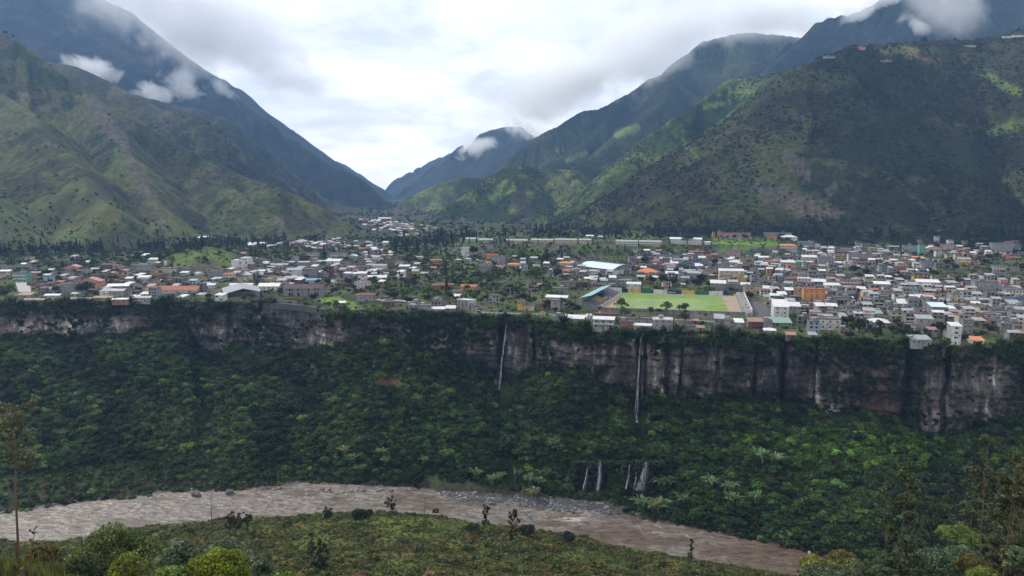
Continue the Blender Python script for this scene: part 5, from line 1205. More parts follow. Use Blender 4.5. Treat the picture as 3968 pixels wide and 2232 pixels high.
 ('E',838,990,1290,1335,'H','zn','gy',1,8,'small hut with white pyramid roof on the cliff edge',dict(cat='hut',short='white pyramid hut')),
 ('E',1120,1240,1360,1385,'S','ru','br',1,6,'rusty roofed brick shack on the cliff edge',dict(cat='shack')),
 ('E',1400,1500,1345,1385,'S','zg','gy',1,6,'shack with ribbed zinc roof below the big white rim house',dict(cat='shack')),
 ('E',215,340,1140,1300,'S','zg','bl',2,11,'grey house with zinc lean-to roof at the pitch end of the rim row',{}),
 ('E',340,465,1175,1310,'F','co','gy',3,9,'grey three-level house in the rim row',dict(opening=True)),
 ('E',467,580,1190,1325,'S','zn','gy',3,9,'grey house with stacked white lean-to roofs in the rim row',{}),
 ('E',640,830,1180,1270,'S','ru','ma',2,9,'dark house with red and white striped roof in the rim row',{}),
 ('E',835,940,1180,1290,'F','co','bl',2,8,'bare block house left of the green roofed shed',{}),
 ('E',1050,1220,440,535,'S','zn','gy',3,10,'grey three-storey house with a column of dark windows',dict(wins=2,short='grey three-window house')),
 ('E',1225,1310,440,525,'F','tl','te',2,8,'house with a turquoise upper wall',dict(side='te',short='turquoise house')),
 ('E',770,900,380,445,'S','lb','lb',2,9,'pale blue house with white roof edge on the right slope',{}),
 ('E',840,985,395,470,'F','co','or',2,9,'orange house with stair towers on the right slope',dict(side='or',short='orange stair house')),
 ('E',540,730,380,440,'F','co','ye',2,9,'pale yellow house above the small white house',{}),
 ('E',410,540,440,505,'S','zn','wh',2,9,'white house with rows of small windows below the tall pink house',dict(side='wh')),
 ('E',760,985,490,540,'F','co','pk',1,9,'pink flat roofed house with concrete terrace',{}),
 ('E',1320,1510,375,450,'S','zn','cr',2,12,'cream house with wide pale roof on the upper right slope',{}),
 ('E',1520,1700,380,500,'F','co','gy',3,12,'large grey block house with pale left wall on the upper slope',dict(short='large grey block house')),
 ('E',1515,1625,330,375,'Y','wt','wh',1,8,'small white gabled chapel on the upper right slope',dict(cat='chapel',side='wh')),
 ('E',1110,1260,645,720,'G','bn','br',1,10,'brick house with brown roof in mid right town',{}),
 ('E',1258,1420,645,750,'F','wt','cr',3,10,'cream house with red doors and white terraces',dict(balcony=True)),
 ('E',1430,1610,680,760,'S','zn','nv',1,11,'dark open garage with white front edge',dict(cat='garage',opening=True)),
 ('E',1600,1790,725,820,'S','zn','wh',2,9,'white house with continuous upper window band',dict(opening=True,side='wh',short='white band house')),
 ('E',1790,2035,665,770,'F','co','pk',3,10,'pink trimmed grey apartment building with balconies',dict(cat='apartment building',balcony=True,short='pink trimmed apartments')),
 ('E',945,1060,725,800,'F','co','bl',1,9,'squat grey block house with pitted walls',{}),
 ('E',1065,1165,725,830,'F','co','gy',2,8,'grey two-storey house left of the cream red door house',{}),
 ('E',1405,1595,960,1010,'F','co','gy',1,9,'grey ground floor house below the big orange building',{}),
 ('E',1040,1250,235,300,'H','or','cr',2,12,'cream villa with orange hipped roof on the upper slope',dict(balcony=True,short='cream orange roof villa')),
 ('E',1262,1460,190,260,'F','zg','gy',2,11,'grey and white modern house right of the orange roof villa',dict(opening=True)),
 ('E',1470,1535,220,275,'F','wt','wh',2,7,'small white cube right of the modern house',{}),
 ('E',1800,1930,275,345,'G','bn','pk',2,9,'pink house with dark roof at the foot of the wood',{}),
 ('E',1890,2130,345,460,'F','co','gy',2,12,'large grey block building with white stair tower',dict(side='wh')),
 ('E',1720,1930,880,950,'F','co','cr',1,9,'low cream house in the right middle',{}),
 # right edge crop
 ('F',1612,1825,185,275,'F','co','gy',3,12,'tall grey building with a huge dark window at the wood foot',dict(cat='building',wins=1,opening=True,short='tall grey building')),
 ('F',655,815,205,275,'F','co','lb',3,10,'pale blue grey apartment house below the wood',dict(short='blue grey apartments')),
 ('F',818,880,195,300,'F','co','te',3,9,'narrow mint green tower house',dict(side='te')),
 ('F',880,1060,230,290,'Y','wt','cr',2,11,'cream house with stepped white gables',{}),
 ('F',1060,1200,195,260,'F','co','cr',2,10,'cream house with brick side below the wood',dict(side='br')),
 ('F',580,715,360,415,'F','co','or',2,9,'orange white house with purple door on the right slope',{}),
 ('F',500,660,435,485,'F','co','br',1,9,'brick panel house on the right slope',dict(side='br')),
 ('F',785,915,470,520,'G','lb','bl',1,9,'open pavilion with striped pale blue roof',dict(cat='pavilion',opening=True,short='striped roof pavilion')),
 ('F',840,970,370,430,'F','co','gy',2,8,'grey louvred building right of the orange white house',{}),
 ('F',750,865,325,345,'G','or','cr',1,8,'low house with orange roof on the right slope',{}),
 ('F',1240,1375,345,410,'G','zg','ye',2,10,'yellow house with pale roof on stilts on the right slope',dict(balcony=True)),
 ('F',1410,1475,375,410,'F','co','pk',1,6,'tiny pink box house on the right slope',{}),
 ('F',1625,1745,420,485,'F','co','cr',2,9,'cream balcony house near the right frame edge',dict(balcony=True)),
 ('F',1630,1780,500,550,'F','co','gy',2,9,'grey open fronted house below the cream balcony house',dict(opening=True)),
 ('F',1785,1905,300,355,'F','co','rd',2,9,'red white striped house at the right edge',dict(balcony=True,side='rd',short='red striped house')),
 ('F',1420,1660,595,720,'F','co','gy',3,14,'large windowless pale grey building on the right',dict(wins=0,cat='building',short='windowless grey building',side='gy')),
 ('F',1600,1740,640,690,'F','tl','gn',1,8,'pale green attic house on the windowless building',{}),
 ('F',1760,1951,680,760,'F','co','wh',2,11,'long white rooms building at the right frame edge',dict(wins=6,opening=True)),
 ('F',1845,1951,765,850,'F','co','bu',2,9,'bright blue corner house at the right edge',dict(side='bu')),
 ('F',1155,1270,725,860,'F','co','cr',3,10,'slim cream tower house with four small windows',dict(short='slim cream tower',wins=2)),
 ('F',1240,1335,680,725,'G','zn','gy',1,8,'grey hut with pale roof above the slim tower',dict(cat='hut')),
 ('F',745,990,770,830,'S','zn','gy',1,11,'long white metal roofed workshop in the right middle',dict(cat='workshop',wins=4)),
 ('F',950,1120,860,965,'S','lb','bl',2,12,'big blank grey box building with pale blue roof',dict(wins=0,cat='building',short='grey box building')),
 ('F',1120,1205,880,960,'S','lb','bl',1,8,'smaller lean-to right of the grey box building',dict(wins=0,cat='lean-to')),
 ('F',1085,1240,950,1010,'V','gb','pk',1,9,'pink house with arched grey roof near the right rim',dict(short='arched roof house')),
 ('F',1425,1520,940,1005,'F','co','or',1,8,'vivid orange cube house near the right rim',dict(side='or',short='orange cube house')),
 ('F',1520,1650,880,935,'F','co','ye',1,9,'ochre row house behind the orange cube',dict(wins=3)),
 ('F',1210,1320,815,870,'F','co','ye',2,8,'yellow balcony house right of the slim tower',dict(balcony=True,side='ye')),
 ('F',660,795,665,745,'F','zg','lb',2,8,'sky blue house with white cornice in the right middle',dict(side='lb')),
 ('F',425,560,660,725,'F','co','or',2,8,'salmon banded house in the right middle',{}),
 ('F',335,500,615,700,'S','wt','cr',2,10,'pale house with angled white wall in the right middle',{}),
 ('F',800,1035,595,660,'S','wt','wh',2,11,'white building with red panels in the right middle',dict(side='wh')),
 ('F',170,350,810,865,'F','co','cr',2,9,'cream house with brown window bands near the right rim',{}),
 ('F',280,420,935,990,'S','gr','gn',1,10,'mint green house with green roof behind the rim',dict(side='gn')),
 ('F',290,500,1030,1065,'H','zn','gy',1,14,'building with a wide white pyramid roof near the right rim',dict(short='wide white pyramid roof')),
 ('F',60,165,915,975,'F','co','wh',1,8,'white framed house with one huge dark opening',dict(wins=1,opening=True)),
 ('F',790,960,985,1120,'S','zg','gy',2,9,'tall grey house with white roof hanging over the right rim',dict(wins=2,short='tall overhanging house')),
 ('F',735,945,1210,1280,'S','zg','gy',1,9,'white lower house with steep zinc roof at the cliff edge',dict(short='steep zinc roof')),
 ('F',1155,1265,1065,1275,'S','zn','wh',4,8,'narrow four-level white house standing out over the cliff',dict(wins=1,opening=True,short='narrow cliff house')),
 ('F',1285,1395,1010,1150,'F','co','gy',3,9,'dark grey unfinished house behind the narrow cliff house',{}),
 ('F',1380,1520,1225,1262,'S','or','wh',1,8,'white cottage with an orange roof on the right cliff edge',dict(side='wh')),
 ('F',1700,1830,1050,1130,'F','co','gy',2,9,'grey house with satellite dish behind the right rim trees',{}),
 ('F',1650,1860,930,1000,'F','co','cr',2,9,'terrace house with laundry roof near the right edge',{}),
 ('F',640,780,1060,1130,'F','co','wh',2,8,'low white house in the shade of the right rim trees',dict(side='gy')),
]
for row in H:
    c, x0, x1, yt, yb, roof, rc, wall, st, dp, label, kw = row
    kw = dict(kw)
    if kw.get('frame') in WALL: kw['frame'] = WALL[kw['frame']]
    if kw.pop('z', None): continue
    if 'side' not in kw: kw['side'] = {'wh': 'gy', 'cr': 'gy', 'te': 'gy', 'or': 'bl', 'pk': 'bl'}.get(wall, 'bl')
    hh(c, x0, x1, yt, yb, roof, rc, wall, st, dp, label, **kw)
# a wider upper storey with a lean roof makes the modern white house
wc = [o for o in SC.objects if o.get('label', '').startswith('large modern white house')][0]
xx, yy_, zz_ = wc.location
k = yy_ / FPX / 3.22
ubox('upper_storey', WALL['wh'], wc, 0.5, 0.5 + 5.5 * 1.9, -6, 6, 12 * 0.98, 12 + 4.2)
window(wc, 4, -6, 14.0, 1.6, 2.2, m=WALL['wh']); window(wc, 7, -6, 14.0, 1.6, 2.2, m=WALL['wh'])
# ------------------------------------------------------------------ clouds lying on the mountains
def cloud_material(name, dens, scale, thr, colr=(0.97, 0.975, 0.985)):
    m_ = bpy.data.materials.new(name); m_.use_nodes = True; n_ = m_.node_tree; n_.nodes.clear()
    o_ = N(n_, 'ShaderNodeOutputMaterial'); v_ = N(n_, 'ShaderNodeVolumePrincipled')
    v_.inputs['Color'].default_value = (*colr, 1); v_.inputs['Anisotropy'].default_value = 0.0
    t = N(n_, 'ShaderNodeTexCoord')
    ln = N(n_, 'ShaderNodeVectorMath', operation='LENGTH'); n_.links.new(t.outputs['Object'], ln.inputs[0])
    g = N(n_, 'ShaderNodeNewGeometry')
    x = N(n_, 'ShaderNodeTexNoise', inp={'Scale': scale, 'Detail': 7.0, 'Roughness': 0.62, 'Distortion': 0.5}); n_.links.new(g.outputs['Position'], x.inputs[0])
    A = N(n_, 'ShaderNodeMath', operation='SUBTRACT', inp={0: 1.0}); n_.links.new(ln.outputs['Value'], A.inputs[1])
    th = N(n_, 'ShaderNodeMath', operation='MULTIPLY_ADD', inp={1: 0.50, 2: -0.70 - thr}); n_.links.new(A.outputs[0], th.inputs[0])
    q = N(n_, 'ShaderNodeMath', operation='ADD'); n_.links.new(x.outputs[0], q.inputs[0]); n_.links.new(th.outputs[0], q.inputs[1])
    m1 = N(n_, 'ShaderNodeMapRange', inp={1: 0.0, 2: 0.18, 3: 0.0, 4: dens}); n_.links.new(q.outputs[0], m1.inputs[0])
    m2 = N(n_, 'ShaderNodeMapRange', inp={1: 0.0, 2: 0.25, 3: 0.0, 4: 1.0}); n_.links.new(A.outputs[0], m2.inputs[0])
    mr = N(n_, 'ShaderNodeMath', operation='MULTIPLY'); n_.links.new(m1.outputs[0], mr.inputs[0]); n_.links.new(m2.outputs[0], mr.inputs[1])
    n_.links.new(mr.outputs[0], v_.inputs['Density']); n_.links.new(v_.outputs[0], o_.inputs['Volume'])
    return m_
def ico(sub=3):
    import bmesh
    bm = bmesh.new(); bmesh.ops.create_icosphere(bm, subdivisions=sub, radius=1.0)
    V = np.array([v.co[:] for v in bm.verts]); F = np.array([[v.index for v in f.verts] for f in bm.faces]); bm.free()
    return V, F
ICO2 = ico(2); ICO3 = ico(3)
M_c1 = cloud_material('cloud_bank', 0.0055, 0.0036, -0.04, (0.995, 0.995, 0.996))
M_c2 = cloud_material('cloud_wisp', 0.018, 0.0105, 0.0, (0.995, 0.995, 0.996))
def cloud(u, v, Yd, wu, wv, label, mat=None, depth=0.5, tilt=0.0):
    """one cloud: centre pixel, distance, half width and half height in photo pixels"""
    x, y, z = at(u, v, Yd); k = Yd / FPX
    V = ICO3[0] * (1 + 0.0 * rng.random((len(ICO3[0]), 1)))
    me = mesh_np('cloud', V, ICO3[1], [mat or M_c1])
    o = link('cloud', me, loc=(float(x), float(y), float(z))); o.scale = (wu * k, wu * k * depth, wv * k); o.rotation_euler = (0, tilt, -math.atan(float(x) / float(y)))
    return tag(o, label, kind='stuff')
CL = [
 (620, 10, 3800, 560, 290, 'thick pale cloud wrapped round the upper left mountainside', M_c1, 0.6, R(22)),
 (960, 150, 3750, 420, 240, 'soft cloud spilling down the skyline of the left mountain', M_c1, 0.6, R(30)),
 (360, 268, 3350, 150, 75, 'small white cloud resting on the second left ridge', M_c2, 0.6, 0.25),
 (590, 362, 3500, 130, 72, 'low torn white cloud below the left peak', M_c2, 0.6, 0.1),
 (705, 330, 3550, 125, 105, 'puffy white cloud against the blue left mountain', M_c2, 0.6, 0.0),
 (880, 360, 3850, 130, 48, 'thin wisp of cloud along the left skyline', M_c2, 0.5, R(45)),
 (1840, 575, 4500, 130, 60, 'small white cloud on the face of the distant central peak', M_c2, 0.5, R(-15)),
 (2030, 500, 4600, 130, 60, 'wisp of cloud on top of the central peak', M_c2, 0.5, R(20)),
 (2130, 340, 3800, 430, 200, 'cloud hiding the ridge right of the central peak', M_c1, 0.6, R(-28)),
 (2480, 190, 3650, 460, 220, 'broad white cloud lying along the right ridge', M_c1, 0.6, R(-25)),
 (2820, 60, 3750, 430, 180, 'pale cloud bank capping the right mountain', M_c1, 0.6, R(-8)),
 (3080, 70, 3800, 260, 120, 'pale cloud between the two right hand summits', M_c1, 0.6, 0.0),
 (3380, 20, 3100, 200, 60, 'faint mist on the highest right summit', M_c2, 0.5, R(-20)),
 (3690, 40, 3000, 250, 160, 'billowing pale cloud at the top right corner', M_c1, 0.6, R(20)),
 (3560, 100, 2950, 120, 60, 'ragged cloud scrap below the top right cloud', M_c2, 0.6, R(35)),
 (1415, 728, 5600, 80, 34, 'distant low cloud in the valley notch', M_c2, 0.5, R(30)),
]
for c in CL: cloud(*c)
# ------------------------------------------------------------------ more helpers
def px(c, pts): return [cpx(c, x, y) for x, y in pts]
def hp(u, v, dz=0.0):
    x, y, z = hit(u, v); return np.array((x, y, z + dz))
def thing(name, label, cat, loc, rz=0.0, group=None):
    o = bpy.data.objects.new(name, None); COL.objects.link(o); o.location = [float(q) for q in loc]; o.rotation_euler[2] = rz
    return tag(o, label, cat, group)
def ribbon(name, pts, width, m, lift=0.12, kind='structure', label=None, flat=None):
    """road laid over the ground along pixel points"""
    P = [hp(u, v) for u, v in pts]; Q = [P[0]]
    for a, b in zip(P[:-1], P[1:]):
        n = max(1, int(np.linalg.norm(b - a) / 6))
        for i in range(1, n + 1):
            q = a + (b - a) * i / n; Q.append(q)
    Q = np.array(Q); T = np.gradient(Q[:, :2], axis=0); T /= np.linalg.norm(T, axis=1)[:, None]; Nn = np.stack([-T[:, 1], T[:, 0]], 1)
    K = 5; V = []
    for k in range(K):
        o_ = Q[:, :2] + Nn * width * (0.5 - k / (K - 1)); z = np.array([ground_z(*p) for p in o_]); V.append(np.column_stack([o_, z]))
    V = np.array(V); zmax = V[:, :, 2].max(0) + lift; V[:, :, 2] = zmax[None, :]
    top = V.reshape(-1, 3); F = gridF(K, len(Q))
    sk = np.concatenate([V[0], V[0] - (0, 0, 2.0), V[-1] - (0, 0, 2.0), V[-1]]); n = len(Q)
    F2 = np.concatenate([gridF(2, n), gridF(2, n) + 2 * n])
    VV, FF = join([(top, F[:, ::-1]), (sk, F2)])
    return tag(link(name, mesh_np(name, VV, FF, [m])), label, kind=kind)
def sheet(name, quad, m, lift=0.12, n=14, kind='structure', label=None, col=None):
    """a flat yard with four pixel corners, following the ground, with a skirt"""
    P = [hp(u, v) for u, v in quad]; s, t = np.meshgrid(np.linspace(0, 1, n), np.linspace(0, 1, n))
    V = (P[0] * ((1 - s) * (1 - t))[..., None] + P[1] * (s * (1 - t))[..., None] + P[2] * (s * t)[..., None] + P[3] * ((1 - s) * t)[..., None])
    g = np.array([[ground_z(V[i, j, 0], V[i, j, 1]) for j in range(n)] for i in range(n)])
    V[..., 2] = np.maximum(V[..., 2], V[..., 2] * 0 + np.max(g - V[..., 2]) + V[..., 2]) + lift if False else V[..., 2] + max(0, float((g - V[..., 2]).max())) + lift
    top = V.reshape(-1, 3); ring = np.concatenate([V[0], V[:, -1], V[-1][::-1], V[:, 0][::-1]])
    sk = np.concatenate([ring, ring - (0, 0, 2.0)])
    VV, FF = join([(top, gridF(n, n)), (sk, gridF(2, len(ring))[:, ::-1])])
    return tag(link(name, mesh_np(name, VV, FF, [m])), label, kind=kind)
def wallrun(name, pts, h, th, m, label, cat='wall', lift=0, posts=None, base=2.0):
    P = np.array([hp(u, v) for u, v in pts]); parts = []
    for a, b in zip(P[:-1], P[1:]):
        d = (b - a)[:2]; L_ = np.linalg.norm(d); d /= L_; nn = np.array([-d[1], d[0]]) * th / 2
        z0 = min(a[2], b[2]) - base; V = []
        for zz_, q in ((0, a), (0, b)): pass
        V = np.array([(*(a[:2] - nn), z0), (*(b[:2] - nn), z0), (*(a[:2] + nn), z0), (*(b[:2] + nn), z0), (*(a[:2] - nn), a[2] + h + lift), (*(b[:2] - nn), b[2] + h + lift), (*(a[:2] + nn), a[2] + h + lift), (*(b[:2] + nn), b[2] + h + lift)])
        parts.append((V, BOXF))
    V, F = join(parts); c = P.mean(0)
    root = thing(name, label, cat, c); link('wall_face', mesh_np('wall_face', V - c, F, [m]), root)
    if posts:
        V, F = join([box(q[0] - c[0] - .2, q[0] - c[0] + .2, q[1] - c[1] - .2, q[1] - c[1] + .2, q[2] - c[2], q[2] - c[2] + h + .5) for q in [P[0] + (P[-1] - P[0]) * i / posts for i in range(posts + 1)]])
        o = link('post', mesh_np('post', V, F, [WALL['gy']]), root); o['kind'] = 'stuff'
    return root

# ------------------------------------------------------------------ roads and yards
ribbon('rim_road', px('C', [(1380,1062),(1700,1072),(2100,1086)]) + px('D', [(300,1096),(700,1112),(1150,1140),(1700,1160),(2200,1182)]) + px('E', [(850,1180)]), 10.5, M_asphalt)
ribbon('rim_road_line', px('C', [(1500,1066),(2100,1086)]) + px('D', [(300,1096),(700,1112),(1150,1140),(1700,1160),(2200,1182)]), 0.35, M_line, lift=0.20)
ribbon('village_road', px('B', [(2440,905),(2600,925)]) + px('C', [(440,915),(600,930),(780,948)]), 7.0, M_concrete)
ribbon('upper_road', px('C', [(1700,752),(2050,756),(2370,772)]), 6.0, M_asphalt)
ribbon('garden_promenade', px('B', [(880,945),(1250,955),(1550,982),(1800,1028)]), 4.0, M_asphalt, lift=0.3)
ribbon('hill_track', px('C', [(1375,395),(1440,405),(1500,420)]), 6.0, M_concrete)
ribbon('valley_road', [(1508, 884), (1535, 895), (1560, 903), (1582, 912)], 9.0, M_concrete, lift=0.6)
sheet('paved_court', px('A', [(232,812),(388,812),(368,690),(192,694)]), M_concrete, lift=0.3)
sheet('asphalt_street', px('E', [(742,1150),(935,1150),(858,935),(645,905)]), M_asphalt)
sheet('side_street', px('B', [(1905,690),(2010,700),(1990,600),(1910,590)]), M_asphalt)
sheet('school_yard', px('E', [(280,150),(690,152),(690,128),(285,126)]), M_asphalt, lift=0.15)

# ------------------------------------------------------------------ football ground
c00, c10, c01, c11 = [hp(*cpx('D', *q))[:2] for q in ((905,1042),(2350,1092),(1045,832),(2312,890))]
ex = (c10 - c00); LX = np.linalg.norm(ex); ex /= LX; ey = np.array([-ex[1], ex[0]]); LY = float(np.dot(c01 - c00, ey)) * 0.98
ang = math.atan2(ex[1], ex[0])
gz = max(ground_z(*(c00 + ex * a * LX + ey * b * LY)) for a in (-.1, 0, .5, 1, 1.15) for b in (-.1, 0, .5, 1, 1.1)) + 0.15
def S(a, b, z=0.0): p_ = c00 + ex * a + ey * b; return np.array([p_[0], p_[1], gz + z])
m_, n_, b_ = material('pitch_turf')
x1 = noise_node(n_, 0.12, 4, 0.6, obj=True); x2 = noise_node(n_, 1.2, 3, 0.6, obj=True); at_ = N(n_, 'ShaderNodeAttribute', attribute_name='col')
r1 = ramp(n_, x1.outputs[0], [(0.35, (0.8, 0.85, 0.8)), (0.65, (1.15, 1.1, 1.1))]); r2 = ramp(n_, x2.outputs[0], [(0.35, (0.88,) * 3), (0.65, (1.1,) * 3)])
cc_ = mix(n_, 1.0, mix(n_, 1.0, at_.outputs[0], r1.outputs[0], 'MULTIPLY'), r2.outputs[0], 'MULTIPLY'); n_.links.new(cc_, b_.inputs['Base Color']); b_.inputs['Roughness'].default_value = 0.9
def flat(name, a0, a1, b0, b1, z, m, n=60, colf=None, kind='structure', label=None):
    A, B = np.meshgrid(np.linspace(a0, a1, n), np.linspace(b0, b1, n)); V = c00[None, None, :] + A[..., None] * ex + B[..., None] * ey
    V = np.concatenate([V, np.full(V.shape[:2] + (1,), gz + z)], -1).reshape(-1, 3); c = colf(A, B).reshape(-1, 3) if colf else None
    o = link(name, mesh_np(name, V, gridF(n, n), [m], col=c)); return tag(o, label, kind=kind)
def turf(A, B):
    worn = sst(LY * 0.80, LY * 0.70, B - 0.18 * (A - LX / 2) * (A > LX * .5) + 2 * np.sin(A / 14)) * sst(2, 14, A + 6 * vn(A / 9, B / 9, 3)) * sst(LX - 4, LX - 22, A + 6 * vn(A / 8, B / 8, 4))
    g1_, g2_, g3_ = np.array((0.125, 0.220, 0.040)), np.array((0.180, 0.245, 0.095)), np.array((0.165, 0.215, 0.070))
    c = g1_ + (g2_ - g1_) * worn[..., None]; r_ = (sst(LX - 14, LX - 2, A) * 0.8)[..., None]
    return c + (g3_ - c) * r_
flat('football_pitch', 0, LX, 0, LY, 0.06, M_ := MATS['pitch_turf'], colf=turf)
flat('pitch_dirt', -13, LX + 13, -3, LY + 3, 0.02, M_dirt, n=12)
V, F = join([box(-14, LX + 14, -6, LY + 6, -3, 0.0)])
o = link('stadium_base', mesh_np('stadium_base', V, F, [M_concrete]), None, S(0, 0), ang); tag(o, kind='structure')
st_ = thing('perimeter_wall', 'long perimeter wall of coloured advertising panels behind the football pitch', 'wall', S(0, LY + 4.2), ang)
pan = [(960,1130,'nv'),(1133,1300,'ye'),(1303,1460,'dg'),(1463,1635,'wh'),(1640,1812,'nv'),(1817,1985,'ye'),(1988,2155,'dg'),(2160,2335,'wh'),(2338,2395,'nv')]
kx = (LX) / (2312 - 1045)
for a, b, k in pan:
    ubox('panel', WALL[k], st_, (a - 1045) * kx, (b - 1045) * kx, -0.15, 0.15, 0, 4.6)
ubox('panel', WALL['wh'], st_, (1645 - 1045) * kx, (1740 - 1045) * kx, -0.22, -0.16, 1.9, 2.5)
ubox('base_course', WALL['wh'], st_, (960 - 1045) * kx, (2395 - 1045) * kx, -0.3, 0.3, -0.5, 0.6)
nw = thing('roadside_wall', 'long grey concrete wall between the pitch and the rim road', 'wall', S(-24, -5.2), ang)
for i in range(13): ubox('wall_bay', WALL['bl'], nw, i * (LX + 36) / 13 + 0.1, (i + 1) * (LX + 36) / 13 - 0.1, -0.15, 0.15, -1.5, 3.2)
# grandstand with teal roof
g0 = hp(*cpx('D', 500, 1000)); g1 = hp(*cpx('D', 815, 822)); gd = (g1 - g0)[:2]; GL = np.linalg.norm(gd); gd /= GL
gang = math.atan2(gd[1], gd[0])      # local x runs away from the camera along the stand, local y to the left (west)
gs = thing('grandstand', 'concrete grandstand with teal metal roof beside the football pitch', 'grandstand', (*g0[:2], gz - 0.2), gang)
LAND.append(('grandstand', *cpx('D', 640, 850)))
GW = 15.0
for k in range(9):
    d0 = -GW + k * GW / 9
    ubox('step', WALL['bl'], gs, 0, GL, -(GW - (k) * GW / 9) , -(GW - (k + 1) * GW / 9) - 0.02, -1, 0.6 + k * 0.62)
for k in range(8):
    yy = -(GW - (k + 0.5) * GW / 9)
    for seg in range(5):
        kk = 'ye' if (seg in (1, 2) and 1 < k < 7) else ('mv' if k % 2 else 'nv')
        ubox('seat_row', WALL[kk], gs, GL * (0.03 + seg * 0.19), GL * (0.03 + seg * 0.19 + 0.175), yy - 0.25, yy + 0.25, 0.6 + k * 0.62 + 0.02, 0.6 + k * 0.62 + 0.45)
ubox('rear_wall', WALL['te'], gs, 0, GL, 0.0, 0.4, -1, 8.6)
ubox('front_wall', WALL['wh'], gs, 0, GL, -GW - 0.4, -GW - 0.1, -1, 1.6)
ubox('end_wall', WALL['wh'], gs, GL, GL + 0.3, -GW, 0, -1, 6.0)
V, F = slab([(GL * -0.02, -GW * 0.62, 11.6), (GL * 0.80, -GW * 0.62, 11.6), (GL * 0.80, 1.6, 8.8), (GL * -0.02, 1.6, 8.8)], 0.2)
link('roof', mesh_np('roof', V, F, [ROOF['tl']]), gs)
for k in range(6):
    V, F = join([tube([(GL * (0.02 + k * 0.15), -0.2, 0), (GL * (0.02 + k * 0.15), -0.2, 8.8)], [0.2, 0.2], 6), tube([(GL * (0.02 + k * 0.15), -0.2, 7.0), (GL * (0.02 + k * 0.15), -GW * 0.6, 11.2)], [0.16, 0.12], 6)])
    link('roof_truss', mesh_np('roof_truss', V, F, [M_metalpost]), gs)
ubox('press_box', WALL['nv'], gs, GL * 0.45, GL * 0.55, -GW * 0.55, -GW * 0.3, 3, 6.2)
# opposite terrace
tr0 = hp(*cpx('E', 690, 1110)); tr1 = hp(*cpx('E', 575, 850)); td = (tr1 - tr0)[:2]; TL = np.linalg.norm(td); td /= TL
tb_ = thing('terrace_stand', 'narrow white concrete terrace wall on the right side of the pitch', 'stand', (*tr0[:2], gz - 0.2), math.atan2(td[1], td[0]))
LAND.append(('white terrace stand', *cpx('E', 620, 980)))
for k in range(4): ubox('step', WALL['gy'], tb_, 0, TL, 0.3 + (3 - k) * 1.9, 0.3 + (4 - k) * 1.9 - 0.02, -1, 0.6 + k * 0.8)
ubox('back_wall', WALL['wh'], tb_, 0, TL, -0.2, 0.25, -1, 5.6)
for k in range(7): ubox('buttress', WALL['wh'], tb_, TL * (0.05 + k * 0.14), TL * (0.05 + k * 0.14) + 0.5, 0.3, 7.4, 0.2, 4.6 - 0.0 * k)
ubox('front_rail', WALL['cr'], tb_, 0, TL * 1.0, 8.2, 8.5, -0.5, 1.5)
# dugouts, goals, a player
for i, q in enumerate(((850, 900), (790, 965))):
    p = hp(*cpx('D', *q)); t = thing('dugout', ('far' if i == 0 else 'near') + ' green and white roofed dugout beside the grandstand', 'dugout', (p[0], p[1], gz), ang + math.pi / 2)
    bx('shell', [(-3.2, 3.2, 0.6, 0.75, 0, 2.2), (-3.2, 3.2, -0.6, 0.6, 2.2, 2.32)], WALL['gn'], t); bx('side_panel', [(-3.3, -3.2, -0.6, 0.75, 0, 2.3), (3.2, 3.3, -0.6, 0.75, 0, 2.3)], WALL['wh'], t); bx('bench', [(-3.0, 3.0, 0.1, 0.5, 0.35, 0.45)], WALL['bl'], t)
for i, (a, lb) in enumerate(((3.0, 'left'), (LX - 3.0, 'right'))):
    p = S(a, LY * 0.5); t = thing('football_goal', f'white framed football goal at the {lb} end of the pitch', 'goal', p, ang)
    V, F = join([tube([(0, -3.7, 0), (0, -3.7, 2.45)], [.09, .09]), tube([(0, 3.7, 0), (0, 3.7, 2.45)], [.09, .09]), tube([(0, -3.75, 2.44), (0, 3.75, 2.44)], [.09, .09])]); link('frame', mesh_np('frame', V, F, [WALL['wh']]), t)
def person(u, v, label, top, trousers, rz=0, z=None):
    p = hp(u, v); zz_ = gz + 0.08 if z is None else z
    t = thing('person', label, 'person', (p[0], p[1], zz_), rz)
    V, F = join([tube([(0, -0.1, 0.03), (0, -0.12, 0.45), (0, -0.09, 0.9)], [.06, .07, .10], 8), tube([(0, 0.14, 0.03), (0.05, 0.13, 0.45), (0, 0.09, 0.9)], [.06, .07, .10], 8)]); link('trousers', mesh_np('trousers', V, F, [trousers], smooth=True), t)
    V, F = join([tube([(0, 0, 0.85), (0, 0, 1.1), (0, 0, 1.38), (0, 0, 1.48), (0, 0, 1.54)], [.15, .15, .19, .10, .06], 10), tube([(0, -.2, 1.4), (0.03, -.26, 1.12), (0.12, -.24, .88)], [.06, .05, .035], 6), tube([(0, .2, 1.4), (0.0, .27, 1.12), (0.06, .26, .86)], [.06, .05, .035], 6)]); link('shirt', mesh_np('shirt', V, F, [top], smooth=True), t)
    V = ICO2[0] * (.095, .085, .12) + (0.01, 0, 1.64); link('head', mesh_np('head', V, ICO2[1], [WALL['pk']], smooth=True), t)
    V = ICO2[0] * (.1, .09, .1) + (-0.015, 0, 1.68); link('hair', mesh_np('hair', V, ICO2[1], [M_dark], smooth=True), t)
    return t
person(*cpx('E', 368, 942), 'person in dark clothes standing on the right end of the pitch', WALL['nv'], M_dark, 2.0)
# ------------------------------------------------------------------ large special buildings
def quad_xy(pts): return [hp(*p) for p in pts]
